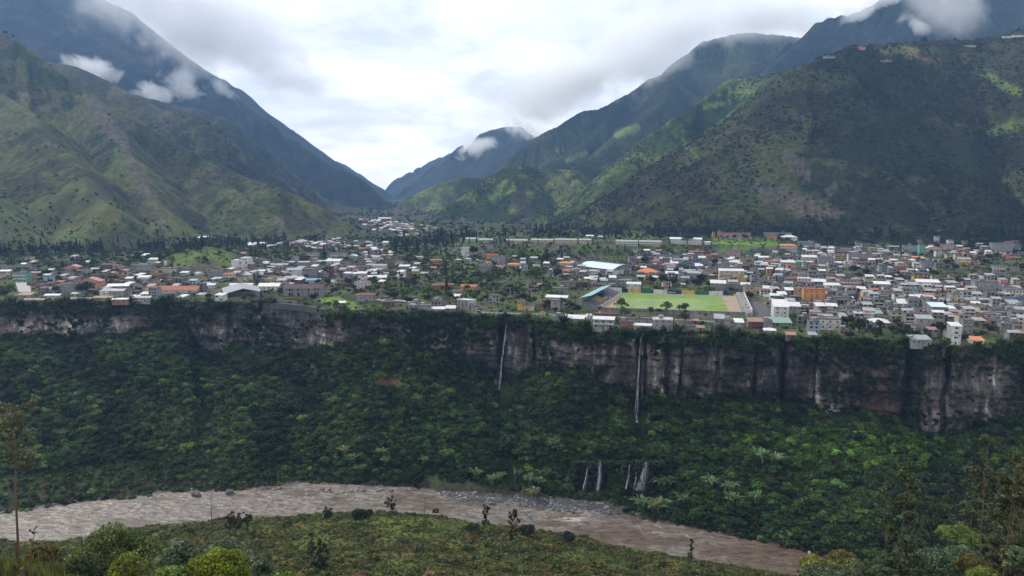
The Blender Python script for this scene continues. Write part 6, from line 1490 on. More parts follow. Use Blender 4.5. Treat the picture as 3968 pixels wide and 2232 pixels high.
# great grey canopy on the left
p0 = hp(*cpx('B', 560, 905)); cx_, cyy, cz_ = hit(*cpx('B', 690, 880)); k = cyy / FPX / 3.22
can = thing('sports_canopy', 'huge open grey metal canopy with shallow gable on the left rim', 'canopy', (cx_, cyy + 16, cz_), R(24))
LAND.append(('great grey canopy', *cpx('B', 650, 780)))
W2, D2, EV, RI = 17.5, 22.0, 5.2, 9.6
V, F = join([slab([(-W2, -D2, EV), (0.05, -D2, RI), (0.05, D2, RI), (-W2, D2, EV)], 0.2), slab([(W2, D2, EV), (-0.05, D2, RI), (-0.05, -D2, RI), (W2, -D2, EV)], 0.2)])
link('roof', mesh_np('roof', V, F, [ROOF['zg']]), can)
for sx in (-1, 1):
    for i in range(5):
        yq = -D2 + 1 + i * (2 * D2 - 2) / 4; V, F = join([tube([(sx * (W2 - 1), yq, -3), (sx * (W2 - 1), yq, EV)], [.25, .22], 6), tube([(sx * (W2 - 1), yq, EV - .6), (0, yq, RI - .7)], [.18, .18], 5)])
        link('column', mesh_np('column', V, F, [M_metalpost]), can)
bx('court_wall', [(-W2 + 2, W2 - 2, D2 - 3, D2 - 2.7, -2, 3.5), (-W2 + 1.5, -W2 + 1.8, -D2 + 3, D2 - 3, -2, 3.0)], WALL['bl'], can)
bx('court_floor', [(-W2 + 1, W2 - 1, -D2 + 1, D2 - 1, -3, 0.25)], M_concrete, can)
# unfinished concrete hall
o = hh('B', 1262, 1785, 768, 868, 'G', 'dk', 'bl', 2, 14, 'long unfinished two-storey concrete hall with a dark purple gabled roof', yaw=-3, cat='building', wins=0, short='unfinished concrete hall', pitch=.55, name='unfinished_hall')
hw = 524 * (o.location.y / FPX / 3.22) / 2; k = 1 / 3.22 * o.location.y / FPX
for a, t_, b, d in ((1340,765,1400,800),(1455,765,1480,800),(1590,760,1615,800),(1670,758,1695,795),(1710,758,1730,795),(1340,815,1400,868),(1455,812,1485,868),(1590,808,1618,868),(1668,805,1698,868),(1702,803,1730,868)):
    window(o, ((a + b) / 2 - 1523) * k, -7, (868 - (t_ + d) / 2) * k, (b - a) * k, (d - t_) * k, m=WALL['bl'])
for i in range(10): ubox('pilaster', WALL['gy'], o, -hw + i * hw * 2 / 9 - .2, -hw + i * hw * 2 / 9 + .2, -7.2, -7.02, -1, 6.4)
# garden ruin with arches
o = thing('arcade', 'row of mauve brick arches left of the unfinished concrete hall', 'arcade', hp(*cpx('B', 1050, 890)), R(8))
for i in range(11):
    hgt_ = 2.6 + 1.9 * (i in (4, 5, 6)) + 0.8 * (i % 3 == 0)
    bx('arch', [(i * 2 - 11, i * 2 - 10.2, -.3, .3, -1, hgt_), (i * 2 - 10.2, i * 2 - 9.1, -.3, .3, hgt_ - 1.2, hgt_), (i * 2 - 10.2, i * 2 - 9.1, .1, .3, -1, hgt_ - 1.2)], WALL['mv'], o)
# sports hall, curved blue white roof
u0, v0 = cpx('D', 480, 550); a_ = hp(*cpx('D', 470, 545)); b_2 = hp(*cpx('D', 885, 600)); c_2 = hp(*cpx('D', 1105, 540))
wv = (b_2 - a_)[:2]; HL = np.linalg.norm(wv); wv /= HL; hang = math.atan2(wv[1], wv[0]); HD = 34.0
sh_ = thing('sports_hall', 'large sports hall with curved pale blue white metal roof', 'sports hall', (a_[0], a_[1], a_[2]), hang)
LAND.append(('sports hall', *cpx('D', 760, 480)))
ubox('wall', WALL['wh'], sh_, 0, HL, 0, HD, -2, 5.0); 
n = 9; parts = []; prof_ = [(-0.9 + (HD + 1.8) * i / n, 5.0 + 6.2 * math.sin(math.pi * (0.06 + 0.88 * i / n)) ** 0.9) for i in range(n + 1)]
for i in range(n): parts.append(slab([(-1, prof_[i][0], prof_[i][1]), (HL + 1, prof_[i][0], prof_[i][1]), (HL + 1, prof_[i + 1][0], prof_[i + 1][1]), (-1, prof_[i + 1][0], prof_[i + 1][1])], .2))
V, F = join(parts); link('roof', mesh_np('roof', V, F, [ROOF['lb']]), sh_)
parts = []
for i in range(n):
    q = [(HL, prof_[i][0], 4.9), (HL, prof_[i + 1][0], 4.9), (HL, prof_[i + 1][0], prof_[i + 1][1] - .2), (HL, prof_[i][0], prof_[i][1] - .2)]; parts.append((np.array(q), np.array([[0, 1, 2, 3]])))
V, F = join(parts); link('gable_wall', mesh_np('gable_wall', V, F, [WALL['bl']]), sh_)
ubox('skylight', ROOF['zg'], sh_, 0, HL, HD * .62, HD * .68, 11.2, 11.35)
for i in range(10): ubox('window', M_glass, sh_, HL * (.04 + i * .095), HL * (.04 + i * .095) + HL * .06, -0.06, 0.0, 3.2, 4.4)
# viewpoint building with tilted roof, on the edge
o = hh('C', 1178, 1355, 920, 1035, 'B', 'lb', 'gy', 4, 13, 'four-storey viewpoint building with raised white tilted roof on the cliff edge', yaw=-28, cat='building', wins=3, short='viewpoint building', side='wh', name='viewpoint_building', opening=True)
# wall sign on the pale flank: a dark board with a lighter lettering band
for i in range(4): window(o, 176 / 3.22 * o.location.y / FPX / 2 * .97, -4.5 + i * 2.8, 5.6, 1.5, 2.0, math.pi / 2)
# brick tower room on a rock pillar
o = hh('C', 258, 410, 935, 998, 'H', 'dk', 'ma', 1, 8, 'dark red wooden room with grey roof on a rock pillar of the rim', yaw=4, cat='cabin', wins=2, side='ma', name='rim_cabin')
p = hp(*cpx('C', 335, 1010)); t = thing('rock_pillar', 'reddish brick and rock pillar carrying the dark red rim cabin', 'pillar', (p[0], p[1] - 3, TERR - 22))
V, F = tube([(0, 0, -8), (0.4, 0, 4), (-0.2, .2, 14), (0, 0, 23)], [6.5, 5.2, 4.6, 4.8], 12); V[:, :2] *= (1 + .12 * rng.normal(size=(len(V), 1))); link('shaft', mesh_np('shaft', V, F, [WALL['mv']]), t)
# rim row walls, terraces below the houses (they stand on the edge)
def rimhouse(*a, **k): return hh(*a, **k)
rimhouse('D',118,258,1118,1192,'F','zg','gy',1,8,'small grey house at the left end of the rim row below the stand',wins=1)
rimhouse('D',262,545,1142,1212,'S','zn','gy',1,9,'long grey house with a bright white metal roof in the rim row',wins=4,short='long white roofed rim house')
rimhouse('D',545,620,1110,1170,'F','wt','wh',1,8,'small white annex between the rim houses',wins=1)
rimhouse('D',625,905,1150,1275,'S','zn','gy',2,7,'open fronted grey balcony house with columns on the rim',opening=True,wins=3,balcony=True,short='open balcony rim house')
rimhouse('D',640,950,1090,1150,'F','bn','br',1,8,'brick storey rising behind the open balcony rim house',wins=0,side='br')
rimhouse('D',960,1140,1180,1275,'F','co','br',1,6,'low brick wall plot with grass roof in the rim row',wins=2)
rimhouse('D',1155,1375,1148,1225,'F','co','gy',1,8,'grey box house with two small windows in the rim row',wins=2)
rimhouse('D',1140,1370,1228,1290,'S','zn','gy',1,5,'low white roofed storey under the grey box house',wins=2)
rimhouse('D',1380,1635,1160,1315,'F','wt','gy',3,9,'pale grey house with yellow awning on its upper terrace',wins=3,short='yellow awning house')
rimhouse('D',1640,1920,1235,1310,'F','co','bl',1,5,'long grey block retaining house wall on the rim',wins=0)
rimhouse('D',1930,2030,1255,1300,'S','ru','gy',1,5,'little rusty roofed shack on the rim below the pitch',cat='shack')
rimhouse('D',2090,2150,1262,1300,'F','co','gy',1,5,'tiny grey cube hut on the rim below the pitch',cat='hut')
rimhouse('D',1870,1960,1178,1205,'S','ru','br',1,5,'rust roofed brick shed beside the rim road',cat='shed')
wallrun('rim_garden_wall', px('B', [(890,942),(1100,938),(1300,940),(1550,952)]), 1.5, 0.3, WALL['gy'], 'pale garden wall with posts along the cliff promenade', posts=24)
wallrun('retaining_wall', px('B', [(850,950),(1100,956),(1300,964),(1550,988),(1800,1034),(1990,1052)]) + px('C', [(240,1030)]), 0.6, 0.5, WALL['nv'] if False else M_asphalt, 'dark curved retaining wall below the promenade on the rim', base=5.0)
wallrun('stone_parapet', px('C', [(1460,1095),(1700,1100),(1840,1108)]), 0.9, 0.3, WALL['bl'], 'low grey parapet between the rim road and the cliff')
wallrun('diagonal_wall', px('C', [(1715,740),(1760,700),(1880,640)]), 1.8, 0.3, WALL['gy'], 'pale stair wall climbing diagonally in the central green')
wallrun('yard_wall', px('E', [(680,885),(840,905)]), 2.2, 0.3, WALL['gy'], 'grey yard wall beside the pink tower house')
wallrun('upper_yard_wall', px('C', [(1710,800),(2050,800),(2200,810)]), 3.4, 0.3, WALL['bl'], 'dark retaining wall under the upper road')
wallrun('block_yard_wall', px('D', [(150,870),(460,885)]), 3.0, 0.3, WALL['bl'], 'grey block yard wall left of the grandstand')

# ------------------------------------------------------------------ houses between those one can name
def free(x, y, r):
    for (a, b, q, _l) in PLACED:
        if abs(a - x) < r + q and abs(b - y) < r + q and (a - x) ** 2 + (b - y) ** 2 < ((r + q) * 0.86) ** 2: return False
    return True
def in_st(x, y, m=8):
    d = np.array([x, y]) - c00; a = d @ ex; b = d @ ey
    return -38 < a < LX + 22 and -22 < b < LY + 12
KEEP = [  # open ground and streets (pixel ellipses)
 (cpx('A',300,750),(34,46)),(cpx('E',790,1030),(40,60)),(cpx('B',650,800),(110,36)),(cpx('B',1850,900),(120,30)),(cpx('E',620,230),(160,32)),(cpx('D',1150,100),(150,16)),(cpx('B',1950,640),(24,22)),
 ((800,1010),(150,42)),(cpx('F',180,520),(95,24)),(cpx('F',1150,510),(80,20)),(cpx('C',1950,700),(100,20)),((2240,1160),(60,30)),(cpx('D',760,480),(115,36)),(cpx('B',1500,900),(150,14))]
def blocked(u, v): return any(((u - a) / c) ** 2 + ((v - b) / d) ** 2 < 1 for (a, b), (c, d) in KEEP)
DENS = [  # centre u, v, half widths, density
 (2900,1040,330,32,1.0),(3250,1050,350,60,0.95),(3600,1180,420,100,1.0),(3150,1130,240,90,1.0),(2900,1120,120,40,0.8),(2560,1020,180,36,0.7),(2240,1050,130,34,0.55),(2330,1100,70,30,0.8),(3780,960,230,34,0.7),(3300,985,180,26,0.8),
 (1000,1060,280,44,0.72),(1330,1060,200,44,0.66),(1290,950,150,20,0.9),(1450,985,60,40,0.8),(520,1080,160,50,0.36),(200,1080,200,60,0.26),(330,1120,260,36,0.34),(700,1120,200,40,0.7),(1250,1120,120,26,0.3),(1120,1095,120,26,0.9),(1650,1040,140,34,0.20),(2000,1040,160,34,0.25),(1850,1180,220,24,0.05),(3900,1250,120,60,0.9),(2700,1080,260,30,0.5),(3350,1250,260,40,0.8)]
def dens_h(u, v): return max(s * math.exp(-(((u - a) / c) ** 2 + ((v - b) / d) ** 2) ** 1.5) for a, b, c, d, s in DENS)
cand = []
rg = np.random.default_rng(91)
th = R(-13); ca, sa = math.cos(th), math.sin(th)
for i in range(-85, 97):
    for j in range(-12, 70):
        gx_, gy_ = i * 10.3 + (j % 3) * 2.5, 780 + j * 12.2 - 200
        x = gx_ * ca - (gy_ - 780) * sa * 0.6 + rg.normal(0, 1.4); y = gy_ + gx_ * math.tan(th) * 0.75 + rg.normal(0, 1.4)
        az = math.atan2(x, y)
        if math.hypot(x, y) < rim_r(az) + 9 or y > 1500: continue
        z = ground_z(x, y); u, v = [float(q) for q in proj(x, y, z)]
        if u < -120 or u > 4090 or v < 935: continue
        if in_st(x, y) or blocked(u, v): continue
        if rg.random() > dens_h(u, v) * 1.08: continue
        cand.append((x, y, z, u, v))
cand.sort(key=lambda q: q[1])
wk = ['bl'] * 8 + ['gy'] * 7 + ['wh'] * 4 + ['cr'] * 5 + ['pk'] * 2 + ['or', 'sa', 'cr', 'cr', 'ye', 'br', 'br', 'br', 'ma', 'lb', 'mv', 'mv', 'mv']
AUTO = []
CNAME = {'bl': 'grey block', 'gy': 'grey', 'wh': 'white', 'cr': 'cream', 'pk': 'pink', 'or': 'orange', 'ye': 'yellow', 'br': 'brick', 'ma': 'dark red', 'lb': 'pale blue', 'mv': 'mauve'}
RNAME = {('F', 'co'): 'flat concrete roof', ('S', 'zn'): 'tilted white roof', ('S', 'zg'): 'tilted zinc roof', ('G', 'zg'): 'grey gabled roof', ('G', 'dk'): 'dark gabled roof', ('H', 'bn'): 'brown hip roof', ('G', 'tc'): 'terracotta roof', ('G', 'ru'): 'rusty roof', ('G', 'zn'): 'white gabled roof', ('F', 'wt'): 'flat white roof'}
far_parts = []; nfill = 0
for (x, y, z, u, v) in cand:
    w_, d_ = rg.uniform(6.0, 9.8), rg.uniform(6.5, 10)
    if not free(x, y, max(w_, d_) * 0.5): continue
    wall = wk[rg.integers(0, len(wk))]; wall = 'pk' if wall == 'sa' else wall
    rk = list(RNAME)[rg.choice(len(RNAME), p=[.56, .04, .14, .09, .09, .02, .01, .035, .01, .005])]
    st2 = int(rg.choice([1, 2, 3], p=[.38, .44, .18])) if u > 1750 or rg.random() < .5 else 1
    h = st2 * 2.75 + .2; yaw = th + rg.normal(0, .10) + (math.pi / 2 if rg.random() < 0.0 else 0)
    if nfill < 125 and v > 985:
        o = house('filler', x, y, z, yaw, w_, d_, h, st2, wall, rk[0], rk[1], 'bl' if rg.random() < .7 else wall, rg=rg, detail=1, opening=rg.random() < .4, balcony=(st2 > 1 and rg.random() < .25))
        size = 'narrow' if w_ < 7.2 else ('wide' if w_ > 9.0 else '')
        AUTO.append((o, f"{size} {CNAME[wall]} {['', 'single-storey', 'two-storey', 'three-storey'][st2]} house with {RNAME[rk]}".strip(), u, v, 'houses of the town')); nfill += 1
    else:
        PLACED.append((x, y, max(w_, d_) * .5, ''))
        P_, g_ = roof_parts(rk[0], w_, d_, h)
        n_w = max(1, int(w_ / 3)); wins_ = [box(-w_ / 2 + (i + .2) * w_ / n_w, -w_ / 2 + (i + .8) * w_ / n_w, -d_ / 2 - .06, -d_ / 2 + .1, h * (s + .3) / st2, h * (s + .8) / st2) for i in range(n_w) for s in range(st2) if rg.random() < .8]
        far_parts.append((x, y, z, yaw, [(box(-w_ / 2, w_ / 2, -d_ / 2, d_ / 2, -2.5, h), wall)] + [(q, wall) for q in g_] + [(q, 'R' + rk[1]) for q in P_] + [(q, 'glass') for q in wins_]))
# the far village in the valley mouth
for i in range(120):
    u = rng.normal(1540, 60) if i % 4 else rng.normal(1480, 60); v = 862 + abs(rng.normal(0, 1)) * 22 + (u - 1500) * 0.12
    if not (1395 < u < 1700 and 852 < v < 925): continue
    x, y, z = hit(u, v); w_ = rng.uniform(7, 12); h = rng.uniform(3, 7); rk = [('F', 'co'), ('S', 'zn'), ('F', 'co'), ('G', 'bn'), ('G', 'zg'), ('G', 'zg')][rng.integers(0, 6)]
    wall = wk[rng.integers(0, len(wk))]; wall = 'pk' if wall == 'sa' else wall
    P_, g_ = roof_parts(rk[0], w_, 9, h); far_parts.append((x, y, z, rng.uniform(-.5, .5), [(box(-w_ / 2, w_ / 2, -4.5, 4.5, -3, h), wall)] + [(q, wall) for q in g_] + [(q, 'R' + rk[1]) for q in P_] + [(box(-w_ / 2 + 1 + k * 3, -w_ / 2 + 2.4 + k * 3, -4.6, -4.4, 1, 2.4), 'glass') for k in range(int(w_ / 3))]))
keys = sorted({k for q in far_parts for _, k in q[4]}); mats_ = [M_glass if k == 'glass' else (ROOF[k[1:]] if k[0] == 'R' else WALL[k]) for k in keys]
def far_mesh(name, sel, label):
    Vs, Fs, mi, c = [], [], [], 0
    for x, y, z, yaw, pl in sel:
        cs, sn = math.cos(yaw), math.sin(yaw)
        for (V, F), k in pl:
            V = np.asarray(V); W = np.column_stack([V[:, 0] * cs - V[:, 1] * sn + x, V[:, 0] * sn + V[:, 1] * cs + y, V[:, 2] + z]); Vs.append(W); Fs.append(np.asarray(F) + c); mi += [keys.index(k)] * len(F); c += len(V)
    return tag(link(name, mesh_np(name, np.concatenate(Vs), np.concatenate(Fs), mats_, mi=mi)), label, kind='stuff')
near_f = [q for q in far_parts if q[1] < 1550]; vil = [q for q in far_parts if q[1] >= 1550]
if near_f: far_mesh('distant_houses', near_f, 'mass of small grey and pale houses in the farther blocks of the town')
if vil: far_mesh('distant_village', vil, 'far village of tiny pale houses in the valley mouth')
hh('C', 255*0+0, 60, -20, 0, 'G', 'zn', 'wh', 1, 20, 'white roofed chapel of the far valley village') if False else None
x, y, z = hit(1492, 858); house('bright white roofed hall at the top of the far valley village', x, y, z, 0, 36, 16, 9, 2, 'rd', 'G', 'zn', 'wh', cat='hall', wins=6, detail=1)

# ------------------------------------------------------------------ vehicles
def car(u, v, rz, body, label, kind='car', cat='car', scale=1.0):
    p = hp(u, v, 0.22); L_, W_, H_ = {'car': (4.3, 1.75, 1.42), 'van': (4.9, 1.9, 2.0), 'pickup': (5.2, 1.85, 1.7), 'truck': (7.5, 2.4, 3.1), 'box': (8.5, 2.5, 3.3)}[kind]
    t = thing({'car': 'parked_car', 'van': 'white_van', 'pickup': 'pickup_truck', 'truck': 'cargo_truck', 'box': 'tank_truck'}[kind], label, cat, p, rz)
    bb = [(-L_ / 2, L_ / 2, -W_ / 2, W_ / 2, .35, .85 if kind == 'car' else 1.0)]
    if kind == 'truck' or kind == 'box':
        bx('cab', [(L_ / 2 - 1.7, L_ / 2, -W_ / 2 + .1, W_ / 2 - .1, .5, 2.3)], WALL['wh'], t); bx('cargo_box', [(-L_ / 2, L_ / 2 - 1.8, -W_ / 2, W_ / 2, .7, H_)], body, t)
    else:
        V, F = box(-L_ / 2, L_ / 2, -W_ / 2, W_ / 2, .35, .88); link('body', mesh_np('body', V, F, [body]), t)
        x0, x1 = {'car': (-1.5, 0.9), 'van': (-2.3, 1.3), 'pickup': (-.4, 1.2)}[kind]
        V, F = box(x0, x1, -W_ / 2 + .06, W_ / 2 - .06, .88, H_); V[4:, 0] = np.where(V[4:, 0] > 0, V[4:, 0] - .5, V[4:, 0] + .4); V[4:, 1] *= .86; link('cabin', mesh_np('cabin', V, F, [M_glass]), t)
        V2 = V.copy(); V2[:4] = V[4:]; V2[4:] = V[4:] + (0, 0, .06); link('roof', mesh_np('roof', V2, F, [body]), t)
        if kind == 'pickup': bx('cargo_bed', [(-L_ / 2, -.5, -W_ / 2, -W_ / 2 + .08, .88, 1.2), (-L_ / 2, -.5, W_ / 2 - .08, W_ / 2, .88, 1.2), (-L_ / 2, -L_ / 2 + .08, -W_ / 2 + .08, W_ / 2 - .08, .88, 1.2)], body, t)
    for sx in (-.31, .31):
        for sy in (-1, 1):
            V, F = tube([(sx * L_, sy * (W_ / 2 - .2), .33), (sx * L_, sy * (W_ / 2 + .02), .33)], [.33, .33], 12); cap = np.arange(12, 24)[None, :]
            me_ = mesh_np('wheel', V, F, [M_dark]); link('wheel', me_, t)
    return t
m_ = paint('taxi_yellow', (0.62, 0.36, 0.02), 0.05, 0.35); Y_ = m_
car(*cpx('C', 2265, 1078), R(-6), Y_, 'yellow taxi on the rim road in front of the red shrub', cat='taxi')
car(*cpx('D', 500, 1106), R(-8), Y_, 'yellow taxi under the dark round tree at the stand corner', cat='taxi')
car(*cpx('C', 1478, 1076), R(5), WALL['wh'], 'white van on the rim road beside the viewpoint building', 'van', cat='van')
car(*cpx('C', 1550, 1090), R(160), WALL['wh'], 'white car second along the rim road from the viewpoint building')
car(*cpx('C', 2040, 1084), R(-5), WALL['gy'], 'silver pickup truck parked below the yellow rim road house', 'pickup', cat='pickup')
car(*cpx('C', 2242, 748), R(-5), WALL['wh'], 'white box truck on the upper road beside a lamp post', 'box', cat='truck')
car(*cpx('A', 2200, 880), R(-8), WALL['or'], 'orange cargo truck parked in front of the terracotta hall', 'truck', cat='truck')
car(*cpx('A', 320, 682), R(4), WALL['nv'], 'dark blue car parked in front of the teal house')
car(*cpx('B', 1765, 632), R(80), WALL['wh'], 'white car on the side street in mid town')
car(*cpx('F', 945, 735), R(20), WALL['rd'], 'red car parked in a street in the right middle')
car(*cpx('E', 940, 560), R(0), WALL['rd'], 'small red car under the zinc roofs in the right town') if False else None
for i in range(11):
    c_ = ['wh', 'gy', 'wh', 'rd', 'wh', 'nv', 'gy', 'wh', 'wh', 'gy', 'wh'][i]
    nm = {'wh': 'white', 'gy': 'silver', 'rd': 'red', 'nv': 'dark blue'}[c_]
    o = car(*cpx('E', 300 + i * 34, 141), R(80), WALL[c_], f'{nm} car in the row before the hillside school, {["leftmost","second from left","third from left","fourth from left","fifth from left","middle one","fifth from right","fourth from right","third from right","second from right","rightmost"][i]}')
    o['group'] = 'cars parked in front of the hillside school'

# ------------------------------------------------------------------ poles, lamps, wires
V, F = tube([(0, 0, -.5), (0, 0, 9.5)], [.17, .11], 8); ME_POLE = mesh_np('pole', V, F, [WALL['gy']])
V, F = join([box(-.9, .9, -.06, .06, 8.7, 8.85), box(-.06, .06, -.5, 1.0, 9.2, 9.3)]); ME_ARM = mesh_np('crossarm', V, F, [WALL['gy']])
V, F = join([tube([(0, 0, 9.3), (.8, 0, 9.7), (1.8, 0, 9.75)], [.06, .05, .05], 6)]); ME_BR = mesh_np('bracket', V, F, [WALL['gy']])
V, F = box(1.5, 2.5, -.2, .2, 9.6, 9.8); ME_LH = mesh_np('lamp_head', V, F, [WALL['wh']])
POLES = [('C',240,905,0),('C',597,922,0),('C',880,935,0),('C',957,372,0),('C',1476,388,0),('C',1655,700,1),('C',1846,712,1),('C',2000,742,1),('C',2327,750,2),('C',1648,1050,3),('C',1535,1045,1),('C',1692,1068,0),('C',1780,1062,1),('D',1020,1205,0),('D',1325,1160,0),('D',1418,1140,0),('D',1785,1170,0),('E',710,1140,0),('E',692,1080,1),('E',760,1150,0),('F',1085,1030,0),('F',1310,625,0),('F',765,395,0),('F',510,900,0),('B',478,175,4),('C',2198,580,0),('A',938,720,0),('A',1485,560,1),('A',95,790,0),('A',2143,840,0),('B',2493,900,0),('E',1700,870,0),('D',1795,330,4),('D',2015,310,0)]
for i, (c, x, y, k) in enumerate(POLES):
    p = hp(*cpx(c, x, y)); u, v = cpx(c, x, y); t = thing('utility_pole' if k != 1 else 'street_lamp', 'x', 'pole' if k != 1 else 'street lamp', p, rng.uniform(-.4, .4))
    s_ = 1.0 if k in (0, 1) else (1.35 if k == 2 else (2.3 if k == 3 else 2.2)); t.scale = (1, 1, s_)
    link('pole', ME_POLE, t)
    if k == 1: link('bracket', ME_BR, t); link('lamp_head', ME_LH, t)
    else: link('crossarm', ME_ARM, t)
    base_ = {0: 'grey concrete utility pole', 1: 'curved arm street lamp', 2: 'tall lamp mast with white head', 3: 'very tall pale mast beside the rim road', 4: 'slender radio mast'}[k]
    AUTO.append((t, base_, u, v, 'poles and lamps of the town'))
def cable(name, a, b, sag, r, label, n=24):
    a, b = np.array(a), np.array(b); P = [a + (b - a) * t_ + np.array((0, 0, -sag * 4 * t_ * (1 - t_))) for t_ in np.linspace(0, 1, n)]
    V, F = tube(P, [r] * n, 4); return tag(link(name, mesh_np(name, V, F, [M_dark])), label, 'cable')
A1 = [float(q) for q in at(1900, 1238, 600)]; A2 = [float(q) for q in at(4300, 1520, 300)]
cable('power_cable', A1, A2, 5, .05, 'upper thin power cable slanting across the right cliff')
A1 = [float(q) for q in at(1900, 1250, 600)]; A2 = [float(q) for q in at(4300, 1595, 300)]
cable('power_cable', A1, A2, 6, .05, 'lower thin power cable slanting across the right cliff')

# ------------------------------------------------------------------ waterfalls
m_, n_, b_ = material('falling_water'); t = noise_node(n_, 1.0, 5, 0.65, stretch=(1.6, 1.6, 0.10)); rr_ = ramp(n_, t.outputs[0], [(0.44, (0, 0, 0)), (0.64, (1, 1, 1))])
b_.inputs['Base Color'].default_value = (0.78, 0.80, 0.83, 1); b_.inputs['Roughness'].default_value = 0.4
at_ = N(n_, 'ShaderNodeAttribute', attribute_name='col'); c1_ = mix(n_, 1.0, mix(n_, 1.0, rr_.outputs[0], at_.outputs[0], 'MULTIPLY'), (.62, .62, .62), 'MULTIPLY'); n_.links.new(c1_, b_.inputs['Alpha'])
M_fall = m_; M_fall.surface_render_method = 'DITHERED' if hasattr(M_fall, 'surface_render_method') else None
def fall(pts, label, name='waterfall', strands=3):
    """pts: (u, v, distance, half width m)"""
    root = None; rs = np.random.default_rng(int(pts[0][0])); P0 = np.array([float(q) for q in at(*pts[0][:3])]); root = thing(name, label, 'waterfall', P0)
    for s in range(strands):
        V, C_ = [], []; n = 26; U = np.interp(np.linspace(0, 1, n), np.linspace(0, 1, len(pts)), [p[0] for p in pts]); Vv = np.interp(np.linspace(0, 1, n), np.linspace(0, 1, len(pts)), [p[1] for p in pts]); D = np.interp(np.linspace(0, 1, n), np.linspace(0, 1, len(pts)), [p[2] for p in pts]); W_ = np.interp(np.linspace(0, 1, n), np.linspace(0, 1, len(pts)), [p[3] for p in pts])
        off = rs.uniform(-.6, .6) if s else 0.0
        for i in range(n):
            p = np.array([float(q) for q in at(U[i], Vv[i], D[i] - .25 * s)]) - P0; wdt = W_[i] * (.5 if s else 1.0) * rs.uniform(.85, 1.15)
            for q in (-1, -.33, .33, 1): V.append(p + (off * W_[i] + q * wdt, (1 - q * q) * -.3, 0)); C_.append((1 - abs(q) ** 3) * (.45 + .55 * (s > 0)) * (.55 + .45 * min(1, i / 8)))
        link('water_strand', mesh_np('water_strand', V, gridF(n, 4), [M_fall], smooth=True, col=np.repeat(np.array(C_)[:, None], 3, 1)), root)
    return root
def rim_y(u, v=1400): a = math.atan(float(ray(u, v)[0])); return float(rim_r(a)) * math.cos(a)
y1, y2 = rim_y(1947) - 4, rim_y(2472) - 5
fall([(1962,1255,y1,.5),(1950,1350,y1-1,.9),(1940,1430,y1-1,1.2),(1933,1512,y1-2,1.7)], 'tall thin left waterfall dropping in a dark slot of the cliff', strands=4)
fall([(1935,1512,y1-3,3.2),(1950,1545,y1-9,3.6),(1968,1572,y1-14,2.2)], 'broken cascade over rocks under the left waterfall', 'cascade', 5)
fall([(2483,1305,y2,.3),(2477,1400,y2-1,.6),(2471,1500,y2-2,1.0),(2464,1628,y2-3,1.8)], 'tall bright right waterfall falling free below the rim houses', strands=5)
fall([(2464,1626,y2-5,4.0),(2450,1638,y2-9,7.5)], 'splash fan at the foot of the right waterfall', 'cascade', 4)
fall([(2484,1632,y2-6,1.2),(2510,1655,y2-9,1.0)], 'small side rill right of the splash fan', 'cascade', 3)
LAND += [('left waterfall', 1945, 1400), ('right waterfall', 2470, 1480)]
# black ledges with the small falls above the river
def ledge(u0, u1, vt, vb, y0, label):
    nx, nz = 34, 22; U, W_ = np.meshgrid(np.linspace(u0, u1, nx), np.linspace(vb, vt, nz)); e_ = (2 * (U - u0) / (u1 - u0) - 1)
    D = y0 + 7 * np.abs(e_) ** 3 + 3.0 * (fbm(U / 9, W_ / 5, 611, 4) - .5) + 5 * sst(.8, 1.0, np.linspace(0, 1, nz))[:, None] + 1.5 * (vn(U / 30, W_ / 8, 612) > .5)
    x, y, z = at(U, W_, D); V = np.stack([x, y, z], -1); back = V[-1] + np.array((0, 5, -4.0)); foot = V[0] - np.array((0, 0, 6))
    G = np.concatenate([foot[None], V, back[None]]).reshape(-1, 3)
    return tag(link('rock_ledge', mesh_np('rock_ledge', G, gridF(nz + 2, nx)[:, ::-1] if False else gridF(nz + 2, nx), [M_rock], col=np.full((len(G), 3), .30))), label, 'rock ledge')
ledge(2225, 2365, 1785, 1908, 488, 'black wet rock ledge behind the left pair of small falls')
ledge(2405, 2560, 1785, 1908, 476, 'black wet rock ledge behind the right pair of small falls')
for i, (a, b, c, d, w_, lb) in enumerate(((2278,1812,2262,1898,1.3,'thin small fall at the left of the four lower falls'),(2325,1780,2318,1900,2.6,'wide stepped small fall, second of the lower falls'),(2440,1800,2424,1895,1.0,'slender small fall, third of the lower falls'),(2508,1790,2480,1900,3.6,'broadest lower fall with several strands at right'),(2465,1830,2455,1897,.9,'faint trickle between the third and the broadest lower fall'),(1990,1800,1998,1895,.7,'dim small fall behind the reeds, far left of the lower falls'))):
    fall([(a, b, 505 if a < 2100 else (485 if a < 2400 else 473), w_ * .5), ((a + c) / 2 + 3, (b + d) / 2, 504 if a < 2100 else (484 if a < 2400 else 472), w_ * .8), (c, d, 503 if a < 2100 else (483 if a < 2400 else 471), w_)], lb, 'small_waterfall', 3)
LAND += [('small falls', 2320, 1850), ('broad lower fall', 2500, 1850)]
o = ribbon if False else None
